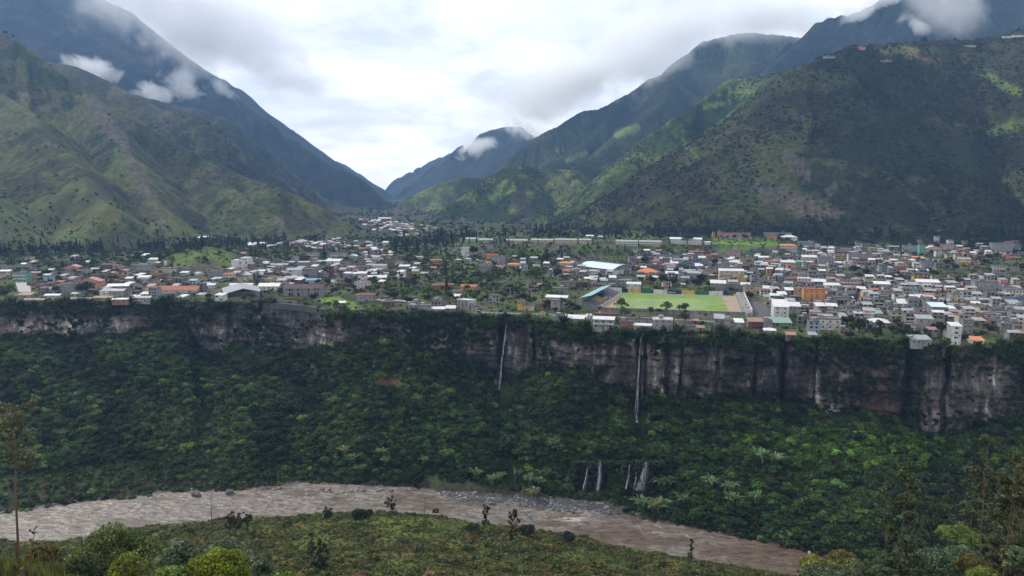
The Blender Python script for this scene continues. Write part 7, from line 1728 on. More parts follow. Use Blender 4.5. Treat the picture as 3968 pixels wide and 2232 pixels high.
# ------------------------------------------------------------------ stones
m_, n_, b_ = material('river_stone'); x1 = noise_node(n_, 0.8, 5, .6); a1 = N(n_, 'ShaderNodeAttribute', attribute_name='tint', attribute_type='INSTANCER'); r1 = ramp(n_, x1.outputs[0], [(.3, (.6, .6, .62)), (.7, (1.3, 1.3, 1.3))])
n_.links.new(mix(n_, 1.0, a1.outputs[0], r1.outputs[0], 'MULTIPLY'), b_.inputs['Base Color']); b_.inputs['Roughness'].default_value = .7; bump(n_, b_, x1.outputs[0], .6, .3); M_stone = m_
def stone_me(seed, V0=ICO2, amp=.28):
    r_ = np.random.default_rng(seed); V = V0[0].copy(); 
    for k in range(7):
        d = r_.normal(0, 1, 3); d /= np.linalg.norm(d); c = r_.uniform(.55, .85); t_ = V @ d; V = V - np.maximum(t_ - c, 0)[:, None] * d
    V *= (1, .8, .62); V += r_.normal(0, .02, V.shape)
    return mesh_np('stone', V, V0[1], [M_stone])
P_st = [stone_me(s) for s in range(5)]
rg = np.random.default_rng(71); n = 9000; u = rg.uniform(-200, 4200, n); q_ = rg.random(n)
a = np.arctan(ray(u, 1950)[0]); rf = np.interp(a, AZ, r_fb)
bar = np.clip(sst(1640, 1790, u) * sst(2560, 2250, u), 0, 1)
wid = 1.6 + 15 * bar + 2.0 * sst(900, 500, u) * 0 + 2.5 * np.exp(-((u - 960) / 140) ** 2)
rr_ = rf + 1.0 - wid * (q_ * 1.1) + bar * 2
keep = rg.random(n) < (.10 + .9 * bar + .15 * (u < 1150) + .10 * (u > 2500))
for cu in (): pass
x, y = rr_ * np.sin(a), rr_ * np.cos(a); x, y, q_, bar_, u = x[keep], y[keep], q_[keep], bar[keep], u[keep]; n = len(x)
sc_ = rg.lognormal(-.55, .45, n) * (1 + .25 * bar_); 
scatter('river_stones', P_st, np.stack([x, y, .15 + .55 * bar_ * (1 - q_)], 1), sc_, rg.uniform(0, 6.28, n), np.array((.105, .108, .118)) * rg.lognormal(0, .4, n)[:, None], rg.integers(0, 5, n), 'grey river stones of the bar and the water edge')
# mid river stone line
rg = np.random.default_rng(72); n = 170; t_ = rg.random(n); u = 1120 + (1830 - 1120) * t_; v = np.interp(u, [1120, 1250, 1400, 1500, 1650, 1830], [1897, 1902, 1900, 1897, 1906, 1925]) + rg.normal(0, 4, n)
u2 = rg.uniform(950, 1200, 60); v2 = 1893 + rg.normal(0, 8, 60); u3 = rg.uniform(1950, 2560, 70); v3 = np.interp(u3, [1950, 2200, 2560], [1978, 2012, 2018]) + rg.normal(0, 5, 70)
u = np.r_[u, u2, u3]; v = np.r_[v, v2, v3]; n = len(u); x, y = onz(u, v, .2)
scatter('midstream_stones', P_st, np.stack([x, y, .1 + 0 * x], 1), rg.lognormal(-.35, .4, n), rg.uniform(0, 6.28, n), np.array((.10, .10, .11)) * rg.lognormal(0, .4, n)[:, None], rg.integers(0, 5, n), 'line of dark stones breaking the surface in midstream')
# apron of the bar so that the stones lie on something
u = np.linspace(1640, 2560, 90); a = np.arctan(ray(u, 1950)[0]); rf = np.interp(a, AZ, r_fb); wv_ = np.clip(sst(1640, 1800, u) * sst(2560, 2300, u), 0, 1) * 13 + .3
V = np.concatenate([np.stack([(rf + 4) * np.sin(a), (rf + 4) * np.cos(a), 1.2 + 0 * a], 1), np.stack([(rf - wv_ * .5) * np.sin(a), (rf - wv_ * .5) * np.cos(a), .75 + 0 * a], 1), np.stack([(rf - wv_) * np.sin(a), (rf - wv_) * np.cos(a), -.4 + 0 * a], 1)])
tag(link('gravel_bar', mesh_np('gravel_bar', V, gridF(3, len(u)), [M_talus], smooth=True, col=np.full((len(V), 3), .055))), kind='structure')
for i, (u, v, w_, h_, lb, tn) in enumerate(((760,1922,7.5,1.25,'largest dark boulder standing in the river at left',(.085,.075,.075)),(890,1914,5.6,1.2,'tall pointed boulder right of the largest river boulder',(.10,.09,.09)),(580,1922,3.6,1.1,'blunt boulder left of the largest river boulder',(.085,.08,.08)),(626,1922,1.8,1.6,'small pale upright stone between the left boulders',(.22,.21,.20)),(525,1902,3.6,1.0,'boulder half buried in the left bank bushes',(.12,.10,.11)),(1055,1900,3.8,.9,'pale boulder at the head of the midstream stones',(.19,.18,.18)),(1190,1918,3.2,1.0,'light pointed boulder in midstream',(.24,.24,.25)),(975,1880,3.4,1.0,'grey boulder on the far bank above midstream',(.17,.17,.18)),(2367,1992,3.2,.8,'dark boulder on the right end of the stone bar, left of two',(.06,.055,.055)),(2396,1990,2.8,.9,'dark boulder on the right end of the stone bar, right of two',(.06,.055,.055)),(2862,2072,2.6,.9,'small white boulder on the far bank near the right reeds',(.30,.30,.31)),(3138,2143,3.6,.7,'pale flat boulder where the river leaves the frame',(.24,.24,.25)),(1277,1898,2.8,.9,'squat boulder under the far bank trees',(.10,.095,.10)))):
    x, y = onz(u, v, .2); o = link('boulder', stone_me(200 + i, ICO3), None, (float(x), float(y), w_ * .10), rng.uniform(0, 6)); o.scale = (w_ * .55, w_ * .5, w_ * .62 * h_); o['tint'] = [float(q) for q in tn]; tag(o, lb, 'boulder')
LAND += [('largest river boulder', 760, 1910), ('right river bend', 3150, 2130)]
# ------------------------------------------------------------------ single trees
rg = np.random.default_rng(81)
TV = [(crown_me('crown', c), trunk_me('trunk', t)) for c, t in (broad(300 + s, Rx=3.4 + .5 * (s % 3), Rz=2.8 + .5 * (s % 2), th=2.8 + .6 * (s % 4), nl=9 + s % 4, n=620, size=.62) for s in range(7))]
TC = [(crown_me('crown', c), trunk_me('trunk', t)) for c, t in (conifer(320 + s, H=15, Rb=2.7 + .5 * (s % 2), n=560, size=.8) for s in range(4))]
TE = [(crown_me('crown', c), trunk_me('trunk', t)) for c, t in (eucalypt(330 + s, H=14, n=620, size=.6, lean=.6, crown=.25, spread=2.6) for s in range(3))]
TU = []
for s in range(3):
    r_ = np.random.default_rng(340 + s); L_ = [(np.array([math.cos(t_) * q, math.sin(t_) * q, 8.2 + r_.uniform(-.9, 1.2) - .12 * q * q]), r_.uniform(1.0, 1.5)) for t_, q in zip(r_.uniform(0, 6.28, 15), r_.uniform(0, 4.6, 15))]
    lm = leafmass(L_, 620, .6, r_, .6, .8, inner=.3); parts = [tube([(0, 0, -.5), (0, 0, 2.5), (0.1, 0, 4.2)], [.34, .26, .22], 7)]
    for c, q in L_: parts.append(tube([(0.05, 0, 3.2 + r_.uniform(0, 1)), tuple((c * (.5, .5, .75) + np.array((0, 0, .6)))), tuple(c)], [.14, .09, .03], 4))
    TU.append((crown_me('crown', lm), trunk_me('trunk', join(parts))))
def tree(x, y, z, kind, sc, tn, name, label=None, base=None, uv=None, zs=1.0, grp=None):
    cm, tm = {'b': TV, 'c': TC, 'e': TE, 'u': TU}[kind][rg.integers(0, 99) % {'b': 7, 'c': 4, 'e': 3, 'u': 3}[kind]]
    t = thing(name, label or 'x', 'tree', (x, y, z - .3), rg.uniform(0, 6.28)); t.scale = (sc, sc, sc * zs)
    c = link('crown', cm, t); c['tint'] = [float(q) for q in tn]; link('trunk', tm, t)
    if base: AUTO.append((t, base, uv[0], uv[1], grp))
    return t
G1, G2, G3, G4 = (0.030, 0.046, 0.017), (0.060, 0.090, 0.022), (0.018, 0.028, 0.014), (0.080, 0.125, 0.024)
TL = [  # crop, centre x, foot y, height px, kind, tint, label
 ('A',1080,855,190,'b',(.022,.028,.022),'big dark round tree in front of the salmon villa'),('A',590,620,120,'b',G3,'dark tree between the teal house and the pink gabled house'),('A',75,900,190,'b',G1,'large tree at the left frame edge on the rim'),('A',120,800,110,'b',G2,'lime green tree left of the concrete court'),
 ('A',2000,490,180,'c',G3,'tall dark cypress beside the tall cream house'),('A',1720,430,130,'b',G3,'dark tree left of the white roofed shed'),('A',2200,300,110,'b',(.04,.05,.04),'grey green round tree above the knoll'),('A',2000,290,70,'b',G2,'small pale green tree above the long conifer row'),('A',1500,520,110,'b',G4,'bright green tree right of the dark maroon house'),('A',1400,690,130,'b',G4,'lime bushy tree right of the salmon villa'),
 ('B',960,770,130,'u',G2,'spreading light green tree in front of the white school wing'),('B',880,400,110,'c',G3,'slim dark cypress right of the white cube house'),('B',1650,970,130,'b',G3,'dark round tree on the cliff garden right of the yellow hedge'),('B',1850,1010,80,'b',G2,'small round tree left of the lawn kiosk'),('B',2065,1010,70,'b',G2,'small round tree right of the lawn kiosk'),('B',2190,1030,60,'b',G4,'first clipped round shrub of three by the rim wall'),('B',2300,1030,60,'b',G4,'second clipped round shrub of three by the rim wall'),('B',2430,1030,60,'b',G4,'third clipped round shrub of three by the rim wall'),
 ('B',1850,620,180,'b',(.05,.066,.034),'large grey green tree rising over the side street'),('B',1830,760,120,'b',(.04,.056,.034),'grey green tree right of the unfinished hall roof'),('B',2090,730,110,'b',G1,'dark tree below the paired white roofs'),('B',1790,400,170,'c',G3,'tall dark tree between the two apartment blocks'),('B',2350,420,130,'c',G3,'dark tree right of the red door apartments'),('B',1070,620,80,'b',G1,'dense low tree right of the cream metal hut'),('B',1950,840,110,'b',G1,'bushy tree above the cliff lawn'),
 ('C',1065,795,180,'c',G3,'dark pointed tree in front of the brown hip villa'),('C',1400,385,150,'b',G3,'dark tree touching the tall white house'),('C',600,880,130,'b',G4,'vivid green tree above the village road'),('C',820,900,190,'b',(.075,.125,.03),'broad bright green tree above the cliff edge houses'),('C',1680,660,180,'b',G2,'olive crowned tree right of the unfinished block house'),('C',2180,690,240,'b',G2,'tall green tree behind the white box truck'),('C',2290,450,170,'b',(.03,.045,.03),'dark leafy tree above the central green'),('C',2420,660,190,'b',G1,'tall dark tree left of the orange houses'),('C',1050,620,190,'c',G3,'tall dark conifer in the central green'),('C',1000,200,190,'c',G3,'leftmost of the tall pines on the valley edge'),('C',1130,200,160,'c',G3,'second of the tall pines on the valley edge'),('C',1310,100,110,'c',G3,'third dark pine right of the valley village'),
 ('C',700,330,200,'c',G3,'dense conifer left of the barracks slope'),('C',560,320,190,'c',G3,'dark conifer behind the brick framed building'),('C',430,340,220,'c',(.016,.026,.014),'darkest conifer at the left end of the conifer group'),('C',2150,985,110,'b',(.05,.075,.022),'light green tree beside the cream bungalow'),('C',1330,1000,100,'b',G1,'tree behind the viewpoint building') if False else ('C',1100,930,150,'b',G1,'dark tree behind the viewpoint building'),
 ('D',1000,1105,215,'u',(.07,.08,.03),'spreading tree in front of the left end of the pitch'),('D',1345,1120,125,'u',G3,'low flat dark tree in front of the pitch'),('D',1455,1090,75,'b',G3,'low dark tree joined to the flat dark tree'),('D',1550,1100,170,'u',(.07,.095,.035),'middle of the pale trees in front of the pitch'),('D',1790,1165,220,'u',(.045,.055,.03),'right hand dark spreading tree in front of the pitch'),('D',1135,1120,50,'b',G3,'small bush right of the first pitch tree'),
 ('D',430,1075,130,'b',G3,'dark round tree left of the grandstand foot'),('D',45,1030,100,'b',(.12,.028,.018),'red flowering shrub beside the rim road'),('D',1705,1130,45,'b',(.13,.03,.035),'small crimson shrub left, beside the pitch wall'),('D',2045,1130,50,'b',(.13,.03,.035),'small crimson shrub right, beside the pitch wall'),('D',240,1030,160,'u',(.05,.07,.03),'thin tree in front of the grey corner house'),('D',720,1060,80,'u',(.05,.07,.03),'thin tree at the front corner of the grandstand'),
 ('D',1280,490,120,'b',G3,'dark round tree right of the sports hall'),('D',1370,730,130,'b',G1,'first big dark tree behind the far pitch wall'),('D',1500,740,160,'b',G1,'second big dark tree behind the far pitch wall'),('D',1620,740,150,'b',G1,'third big dark tree behind the far pitch wall'),('D',1950,770,170,'b',G3,'wide dark tree behind the right half of the pitch wall'),('D',1690,560,70,'b',G3,'round tree right of the white gabled house'),('D',1800,560,90,'b',(.035,.045,.03),'left of two grey green round trees below the hotel'),('D',1900,560,80,'b',(.035,.045,.03),'right of two grey green round trees below the hotel'),('D',2140,520,120,'b',G1,'tree right of the blue based house'),('D',1820,220,130,'b',G1,'dark tree in front of the cream school block'),('D',1090,150,70,'b',G1,'round tree on the bench meadow'),('D',420,150,110,'b',G4,'yellow green tree above the fifth barrack'),
 ('E',1880,1270,190,'b',(.035,.05,.02),'tall rim tree right of the big white rim house'),('E',2010,1290,150,'b',(.04,.056,.022),'second large rim tree with hanging creepers'),('E',1950,985,95,'b',G3,'dark round tree behind the white framed house'),('E',850,735,80,'b',G1,'round tree right of the yellow arched house'),('E',655,640,70,'b',G3,'dark tree behind the yellow arched house'),('E',220,500,100,'b',(.04,.052,.03),'grey green tree left of the cream and red building'),('E',1640,270,150,'b',G3,'large dark tree below the wood at right'),('E',1010,660,60,'b',G1,'small dark tree right of the orange tent'),('E',45,750,150,'b',G3,'dark tree at the right end of the pitch wall'),
 ('F',640,1230,190,'b',(.035,.055,.02),'large dark green tree left of the tall overhanging house'),('F',170,1200,230,'b',(.035,.048,.02),'massive leafy tree on the right rim'),('F',1060,1190,170,'b',G3,'dark tree between the overhanging and the narrow cliff house'),('F',1085,1380,200,'b',(.05,.075,.026),'sunlit broad tree below the narrow cliff house'),('F',1570,1170,160,'b',(.035,.055,.02),'round dark green tree right of the narrow cliff house'),('F',1310,1260,110,'b',G1,'small tree right foot of the narrow cliff house'),('F',1880,1280,140,'b',(.06,.06,.025),'rusty green tree at the right edge of the rim'),('F',100,850,80,'b',G3,'round dark tree left of the cream brown band house'),('F',250,985,110,'b',(.06,.085,.03),'pale green feathery tree before the mint house'),
 ('F',230,530,110,'b',(.030,.042,.028),'grey green round tree in the right hand hollow'),('F',110,520,110,'b',G3,'dark round tree in the right hand hollow, left'),('F',170,570,80,'b',(.035,.05,.026),'lowest round tree in the right hand hollow'),('F',980,545,110,'b',G1,'round tree right of the striped roof pavilion'),('F',1200,490,100,'b',G1,'tree below the yellow stilt house'),('F',560,510,60,'b',G3,'dark tree in front of the brick panel house'),('F',1520,410,80,'b',G3,'tree right of the tiny pink box house'),('F',1650,360,90,'b',G1,'dark tree left of the red striped house'),('F',1560,360,90,'b',G3,'dark green tree left of the dark pair'),('F',1920,480,110,'b',G3,'dark tree at the right frame edge mid slope'),('F',960,310,60,'b',G3,'dark tree in front of the stepped white gables'),('F',1140,330,60,'b',G2,'yellow green tree below the cream brick house'),
]
for c, x, yb, hpx, kind, tn, lb in TL:
    u, v = cpx(c, x, yb); p = hp(u, v); H_ = hpx / CROPS[c][2] * p[1] / FPX
    tree(p[0], p[1], p[2], kind, H_ / {'b': 7.6, 'c': 15, 'e': 14, 'u': 9.6}[kind], tn, {'b': 'broadleaf_tree', 'c': 'conifer', 'u': 'spreading_tree', 'e': 'eucalyptus'}[kind], lb)
    PLACED.append((p[0], p[1], 2.5, ''))
def hh3(x, y, x2=None): return 2568 + x / 1.449, y / 1.449
for (x_, y_, hpx, kind, tn, lb) in ((1160,250,50,'b',G3,'big dark tree on the very top of the right hill'),(918,305,28,'b',G3,'round dark tree above the curved hilltop wall'),(740,398,26,'c',G3,'lone conifer on the left shoulder of the right hill'),(1325,240,36,'c',G3,'slim tree on the skyline right of the hilltop tree'),(1470,250,44,'b',G1,'bushy tree clump on the right hill skyline'),(1250,290,30,'b',G1,'tree below the hilltop meadow edge'),(1780,275,34,'b',G3,'dark tree on the far right skyline'),(1640,240,26,'b',G1,'small skyline tree left of the far right tree'),(1100,215,40,'u',(.03,.035,.02),'wispy bare tree beside the big hilltop tree')):
    u, v = hh3(x_, y_); p = hp(u, v); H_ = hpx / 1.449 * p[1] / FPX; tree(p[0], p[1], p[2], kind, H_ / {'b': 7.6, 'c': 15, 'e': 14, 'u': 9.6}[kind], tn, 'hilltop_tree', lb)
for (x_, y_, hpx, lb) in ((30,198,26,'left one of the pines on the top left ridge'),(78,218,22,'right one of the pines on the top left ridge'),(205,302,16,'small tree on the upper left skyline')):
    p = hp(x_ / 1.449, y_ / 1.449 + 2); tree(p[0], p[1], p[2], 'b', hpx / 1.449 * p[1] / FPX / 7.6, G3, 'hilltop_tree', lb)
def hill_house(x_, y_, w_, h_, wall, rc, lb, roof='F', cat='house'):
    u, v = hh3(x_, y_); x, y, z = hit(u, v); house(lb, x, y, z, R(-8), w_, 9, h_, 1, wall, roof, rc, wall, cat=cat, detail=1)
hill_house(1110, 278, 20, 5, 'or', 'co', 'orange lookout house on top of the right hill'); hill_house(935, 326, 28, 3, 'gy', 'co', 'curved pale concrete lookout platform on the right hill shoulder', cat='platform'); hill_house(1250, 346, 26, 2.5, 'bl', 'co', 'long low grey sheds under the hilltop meadow', cat='shed')
hill_house(1995, 208, 26, 3, 'wh', 'zg', 'white greenhouse roof on the far right ridge', 'S', 'greenhouse'); hill_house(1932, 210, 20, 3, 'wh', 'zn', 'smaller white greenhouse left of the ridge greenhouse', 'S', 'greenhouse'); hill_house(1720, 262, 30, 2.5, 'gn', 'gb', 'pale green greenhouse below the far right skyline', 'S', 'greenhouse')
# trees between the houses: the nearest as things of their own, the others as one growth
TD = [(1800,1110,330,60,1.0),(1700,1000,300,50,1.0),(2150,1140,120,50,1.0),(2100,1030,220,60,.9),(250,1030,300,60,.9),(450,1080,200,60,.6),(1150,1170,200,14,.5),(1350,1130,150,36,.9),(2300,985,500,28,1.2),(2700,1090,180,30,.8),(2900,990,160,22,.7),(3350,1050,200,50,.8),(3700,1060,200,50,.7),(3200,1180,300,60,.25),(1200,1000,300,30,.8),(900,960,260,36,1.2),(500,980,500,34,1.2),(3500,1300,300,30,.5),(3500,960,500,36,.6),(1500,950,300,40,1.0),(1950,960,300,22,1.0)]
n = 26000; r = np.sqrt(rg.uniform(480 ** 2, 1500 ** 2, n)); a = rg.uniform(R(-37), R(37), n); x, y = r * np.sin(a), r * np.cos(a)
sel = []; singles = 0; order = np.argsort(y)
PX = np.array([(q[0], q[1], q[2]) for q in PLACED])
TD += [(300,1040,320,50,.9),(600,1010,200,34,1.1),(900,1150,300,20,.5),(1000,990,240,26,1.0),(1500,1100,180,60,1.1),(2650,1000,160,18,.8),(3100,1160,160,30,.5),(3400,1068,130,34,1.3),(3700,1062,150,30,1.2),(1900,1100,360,70,1.1),(2250,1180,120,30,1.0),(3200,1100,700,120,.45),(2800,1050,300,60,.45),(1050,1080,350,60,.45)]
for i in order:
    if r[i] < rim_r(a[i]) + 3: continue
    z = ground_z(x[i], y[i]); u, v = [float(q) for q in proj(x[i], y[i], z)]
    if not (-60 < u < 4030): continue
    d = max(s * math.exp(-(((u - p) / c) ** 2 + ((v - q) / e_) ** 2)) for p, q, c, e_, s in TD); d = max(d, .10)
    if rg.random() > d * .62: continue
    if in_st(x[i], y[i]) or (blocked(u, v) and not (650 < u < 950 and 960 < v < 1060 and rg.random() < .6)): continue
    dd = (PX[:, 0] - x[i]) ** 2 + (PX[:, 1] - y[i]) ** 2
    if (dd < (PX[:, 2] + 1.0) ** 2).any(): continue
    con = (v < 960 and (u < 1350 or 1500 < u < 2300) and rg.random() < .55) or rg.random() < .06
    tn = 1.15 * tints([G1, G2, G3, G4, (.045, .062, .03)][rg.choice(5, p=[.34, .24, .22, .10, .10])] if not con else G3, 1, rg, .2)[0]
    sc = rg.uniform(.5, 1.3) * (1.0 if not con else .8)
    if singles < 105 and not con and sc > .7:
        singles += 1
        shade = 'dark' if tn.sum() < .085 else ('bright green' if tn.sum() > .17 else 'mid green')
        tree(x[i], y[i], z, 'b', sc, tn, 'broadleaf_tree', None, f"{'large' if sc > .98 else 'small' if sc < .8 else 'round'} {shade} broadleaf tree", (u, v), grp='trees among the houses')
    else: sel.append((x[i], y[i], z - .4, sc * (.75 if not con else .8), con, *tn))
sel = np.array(sel); cm_ = sel[:, 4] > .5; n = len(sel)
scatter('town_greenery', P_broad + P_con, sel[:, :3], sel[:, 3], rg.uniform(0, 6.28, n), sel[:, 5:8], np.where(cm_, 6 + rg.integers(0, 3, n), rg.integers(0, 6, n)), 'mass of smaller trees growing between the houses of the town')
# conifer belt along the foot of the hills
u = np.r_[rg.uniform(0, 1350, 620), rg.uniform(1440, 2900, 800), rg.uniform(2900, 3968, 200)]; u = u[fbm(u / 55, u * 0, 771, 3) + rg.normal(0, .05, len(u)) > .50]; n = len(u)
v = np.interp(u, [0, 300, 700, 1000, 1350, 1500, 1700, 2000, 2250, 2900, 3968], [985, 972, 960, 942, 922, 935, 925, 908, 902, 905, 925]) + rg.normal(0, 10, n)
Pp = np.array([hp(a_, b_) for a_, b_ in zip(u, v)]); scatter('conifer_belt', P_con + P_broad[:3], Pp - (0, 0, .4), rg.uniform(.4, 1.2, n), rg.uniform(0, 6.28, n), tints((.020, .032, .017), n, rg, .3), rg.integers(0, 6, n), 'dark belt of conifers along the foot of the mountains')
# bushes and hedges on open ground of the terrace
n = 16000; r = np.sqrt(rg.uniform(480 ** 2, 1450 ** 2, n)); a = rg.uniform(R(-37), R(37), n); x, y = r * np.sin(a), r * np.cos(a); q = r > rim_r(a) + 1; x, y, r, a = x[q], y[q], r[q], a[q]; keep = []
PX = np.array([(q[0], q[1], q[2]) for q in PLACED])
for i in range(len(x)):
    if in_st(x[i], y[i]): continue
    u, v = [float(q) for q in proj(x[i], y[i], TERR)]
    if any(((u - aa) / cc) ** 2 + ((v - bb) / dd_) ** 2 < 1 for (aa, bb), (cc, dd_) in KEEP[:3]) or rg.random() < .35: continue
    d = (PX[:, 0] - x[i]) ** 2 + (PX[:, 1] - y[i]) ** 2
    if (d < (PX[:, 2] * .95) ** 2).any(): continue
    keep.append((x[i], y[i], ground_z(x[i], y[i])))
P = np.array(keep); n = len(P); k = fbm(P[:, 0] / 25, P[:, 1] / 25, 701, 3)
tb = np.where((k > .5)[:, None], np.array((.055, .088, .022)), np.array((.030, .046, .018)))
scatter('town_bushes', P_bush, P - (0, 0, .15), rg.uniform(.7, 2.2, n), rg.uniform(0, 6.28, n), tb * rg.lognormal(0, .3, n)[:, None], rg.integers(0, 4, n), 'bushes, hedges and weeds on the open ground between the houses', zs=.85)
# yellow hedge on the cliff garden
o = thing('yellow_hedge', 'clipped yellow hedge on the cliff garden before the unfinished hall', 'hedge', hp(*cpx('B', 1410, 905)), R(-3))
L_ = [(np.array([-9 + i * 1.25, rg.normal(0, .15), .9]), 1.0) for i in range(15)]; c = leafmass(L_, 1500, .35, rg, .9); hg = link('foliage', crown_me('foliage', c), o); hg['tint'] = [.20, .22, .02]
# round single trees in the gorge that stand out by their colour
GT = [(1010,1330,58),(830,1340,45),(455,1420,52),(700,1420,42),(150,1500,60),(480,1540,46),(640,1505,44),(1105,1610,62),(1260,1560,46),(1480,1480,44),(1330,1420,50),(1560,1640,56),(1760,1560,60),(1860,1600,50),(2040,1590,52),(2160,1520,48),(2300,1560,56),(2400,1700,60),(2560,1700,66),(2700,1690,60),(2850,1650,56),(3000,1680,58),(3160,1700,62),(3300,1720,66),(3440,1740,66),(3560,1760,66),(3720,1760,60),(3020,1760,50),(2200,1700,52),(1980,1690,50),(350,1690,46),(420,1810,40),(120,1720,48),(1250,1720,44),(980,1780,44),(3200,1850,46),(3330,1890,44),(2760,1800,52),(2600,1820,50),(1420,1760,50)]
for u, v, hpx in GT:
    # meet the talus: nearest slope point that projects onto the pixel
    ci = int(np.argmin(np.abs(ut[40] - u))); k_ = int(np.argmin(np.abs(vt[:, ci] - v))); x, y, z = float(Xt[k_, ci]), float(Yt[k_, ci]), float(zt[k_, ci])
    br_ = rg.random() < .6; tn = tints((.052, .094, .016) if br_ else (.020, .034, .014), 1, rg, .15)[0]
    tree(x, y, z, 'b', hpx * y / FPX / 7.2, tn, 'gorge_tree', None, f"{'lime green' if br_ else 'dark green'} domed tree in the gorge", (u, v), grp='single trees of the gorge forest')
LAND += [('cliff foot gully', 640, 1330), ('left forest slope', 300, 1650), ('banana patch', 800, 1600), ('fern clearing', 1700, 1680), ('right forest belt', 3300, 1740), ('eroded red patch', 1500, 1470)]
# ------------------------------------------------------------------ reed and cane clumps by the river
CM = [crown_me('leaf_rosette', cane(400 + s, 60, 5.4, .2, 1.0)) for s in range(4)]
RC = [(1345,1760,6),(1365,1790,6),(1400,1830,5.5),(1480,1770,6),(1500,1800,5.5),(1650,1790,4.5),(1850,1850,6.5),(1910,1870,6),(1930,1860,5.5),(2015,1850,6),(2050,1870,6.5),(2090,1880,5.5),(2075,1925,6.5),(2125,1850,5.5),(2060,1720,6),(2140,1740,6.5),(2170,1760,6),(2220,1860,4),(2560,1895,8),(2590,1890,7),(2490,1975,8.5),(2530,1985,8),(2570,1970,7),(2740,1890,7.5),(2810,1910,7),(2830,1950,7),(2920,1940,6.5),(2930,1790,8),(2980,1800,7),(2640,1950,6)]
for i, (u, v, h_) in enumerate(RC):
    ci = int(np.argmin(np.abs(ut[20] - u))); k_ = int(np.argmin(np.abs(vt[:, ci] - v))); x, y, z = float(Xt[k_, ci]), float(Yt[k_, ci]), float(zt[k_, ci])
    t = thing('reed_clump', 'x', 'reed clump', (x, y - 4.0, z + 1.2), rg.uniform(0, 6.28)); t.scale = (h_ / 5.0 * 1.35,) * 3; c = link('leaf_rosette', CM[i % 4], t); c['tint'] = [float(q) for q in tints((.105, .150, .068), 1, rg, .15)[0]]
    AUTO.append((t, 'pale arching reed clump', u, v, 'reed clumps on the far bank'))
rgc = np.random.default_rng(88)   # cane thicket texture (uncountable)
x, y, z, a, t_, u, v, r_ = slope_pts(5200, 89, .04)
q = ((np.abs(u - 760) < 190) & (np.abs(v - 1700) < 190)) | ((u > 3050) & (u < 3600) & (v > 1900)) | ((u < 700) & (t_ < .25)) | ((u > 2700) & (u < 3300) & (v > 1830) & (rgc.random(len(u)) < .5)); q &= rgc.random(len(u)) < .8
x, y, z, u, v = x[q], y[q], z[q], u[q], v[q]; n = len(x)
scatter('cane_thicket', P_cane, np.stack([x, y, z], 1), rgc.uniform(.35, .75, n), rgc.uniform(0, 6.28, n), tints((.052, .085, .032), n, rgc, .25), rgc.integers(0, 3, n), 'thickets of cane and broad leaved plants on the far bank')

# growth round the black ledges
r_ = np.random.default_rng(97); pts = []
for (u0, u1, vt_, vb_, yd) in ((2225, 2365, 1785, 1908, 488), (2405, 2560, 1785, 1908, 476)):
    for i in range(95):
        k_ = r_.random()
        if k_ < .55: u, v = r_.uniform(u0 - 8, u1 + 8), vt_ + 6 + abs(r_.normal(0, 12))
        elif k_ < .85: u, v = (u0 if r_.random() < .5 else u1) + r_.normal(0, 11), r_.uniform(vt_, vb_)
        else: u, v = r_.uniform(u0, u1), vb_ + r_.normal(4, 4)
        pts.append([float(q) for q in at(u, v, yd + r_.uniform(0, 4) + (3 if v < vt_ + 8 else 0))])
P = np.array(pts); n = len(P); scatter('ledge_bushes', P_bush, P, r_.uniform(.9, 2.1, n), r_.uniform(0, 6.28, n), tints((.034, .060, .016), n, r_, .35), r_.integers(0, 4, n), 'bushes overhanging the black ledges of the small falls')

# ------------------------------------------------------------------ near bank and foreground
def near_hit(u, v, ymax=470):
    a, b = ray(u, v); ys = np.linspace(38, ymax, 2200); zz_ = EYE + b * ys; g = near_z(a * ys, ys); w_ = zz_ < g
    i = int(np.argmax(w_)) if w_.any() else len(ys) - 1; y = ys[i]; return np.array((float(a) * y, y, float(g[i])))
C2 = lambda x, y: (950 + x / 1.979, 1500 + y / 1.979)
C3 = lambda x, y: (1950 + x / 1.979, 1500 + y / 1.979)
C4 = lambda x, y: (2968 + x / 1.98, 1500 + y / 1.98)
C1 = lambda x, y: (x / 1.98, 1500 + y / 1.98)
def ntree(uv, top, kind, tn, name, lb, wide=None, seed=0, **kw):
    p = near_hit(*uv); H_ = (uv[1] - top) * p[1] / FPX; r_ = np.random.default_rng(int(uv[0] + seed)); bark = M_bark
    W_ = (wide or 40) * p[1] / FPX / 2
    if kind == 'round': c, t = broad(int(uv[0]), Rx=W_, Rz=H_ * .48, th=H_ * .34, nl=15, n=2200, size=max(.35, W_ * .13), r=.16, r0=.5, flat=1.0)
    elif kind == 'euc': c, t = eucalypt(int(uv[0]), H=H_, n=kw.get('n', 900) * 3, size=kw.get('size', .5), lean=kw.get('lean', .5), crown=kw.get('crown', .45) * .8, spread=W_ * 1.1, r=kw.get('r', .15), nb=kw.get('nb', 26)); bark = M_redbark
    elif kind == 'bare': c, t = eucalypt(int(uv[0]), H=H_, n=60, size=.25, lean=.3, crown=.30, spread=W_, r=.28, nb=26)
    elif kind == 'umb': c, t = broad(int(uv[0]), Rx=W_, Rz=H_ * .22, th=H_ * .55, nl=9, n=900, size=.5, r=.15, jit=1.0)
    root = thing(name, lb, 'tree', p - (0, 0, .2)); cc = link('crown', crown_me('crown', c), root); cc['tint'] = list(tn); link('trunk', trunk_me('trunk', t, bark), root)
    return root
D_, O_ = (.026, .036, .016), (.050, .052, .022)
ntree(C2(880,1060), 1957, 'round', D_, 'meadow_tree', 'round dark tree standing alone on the near meadow edge', 64)
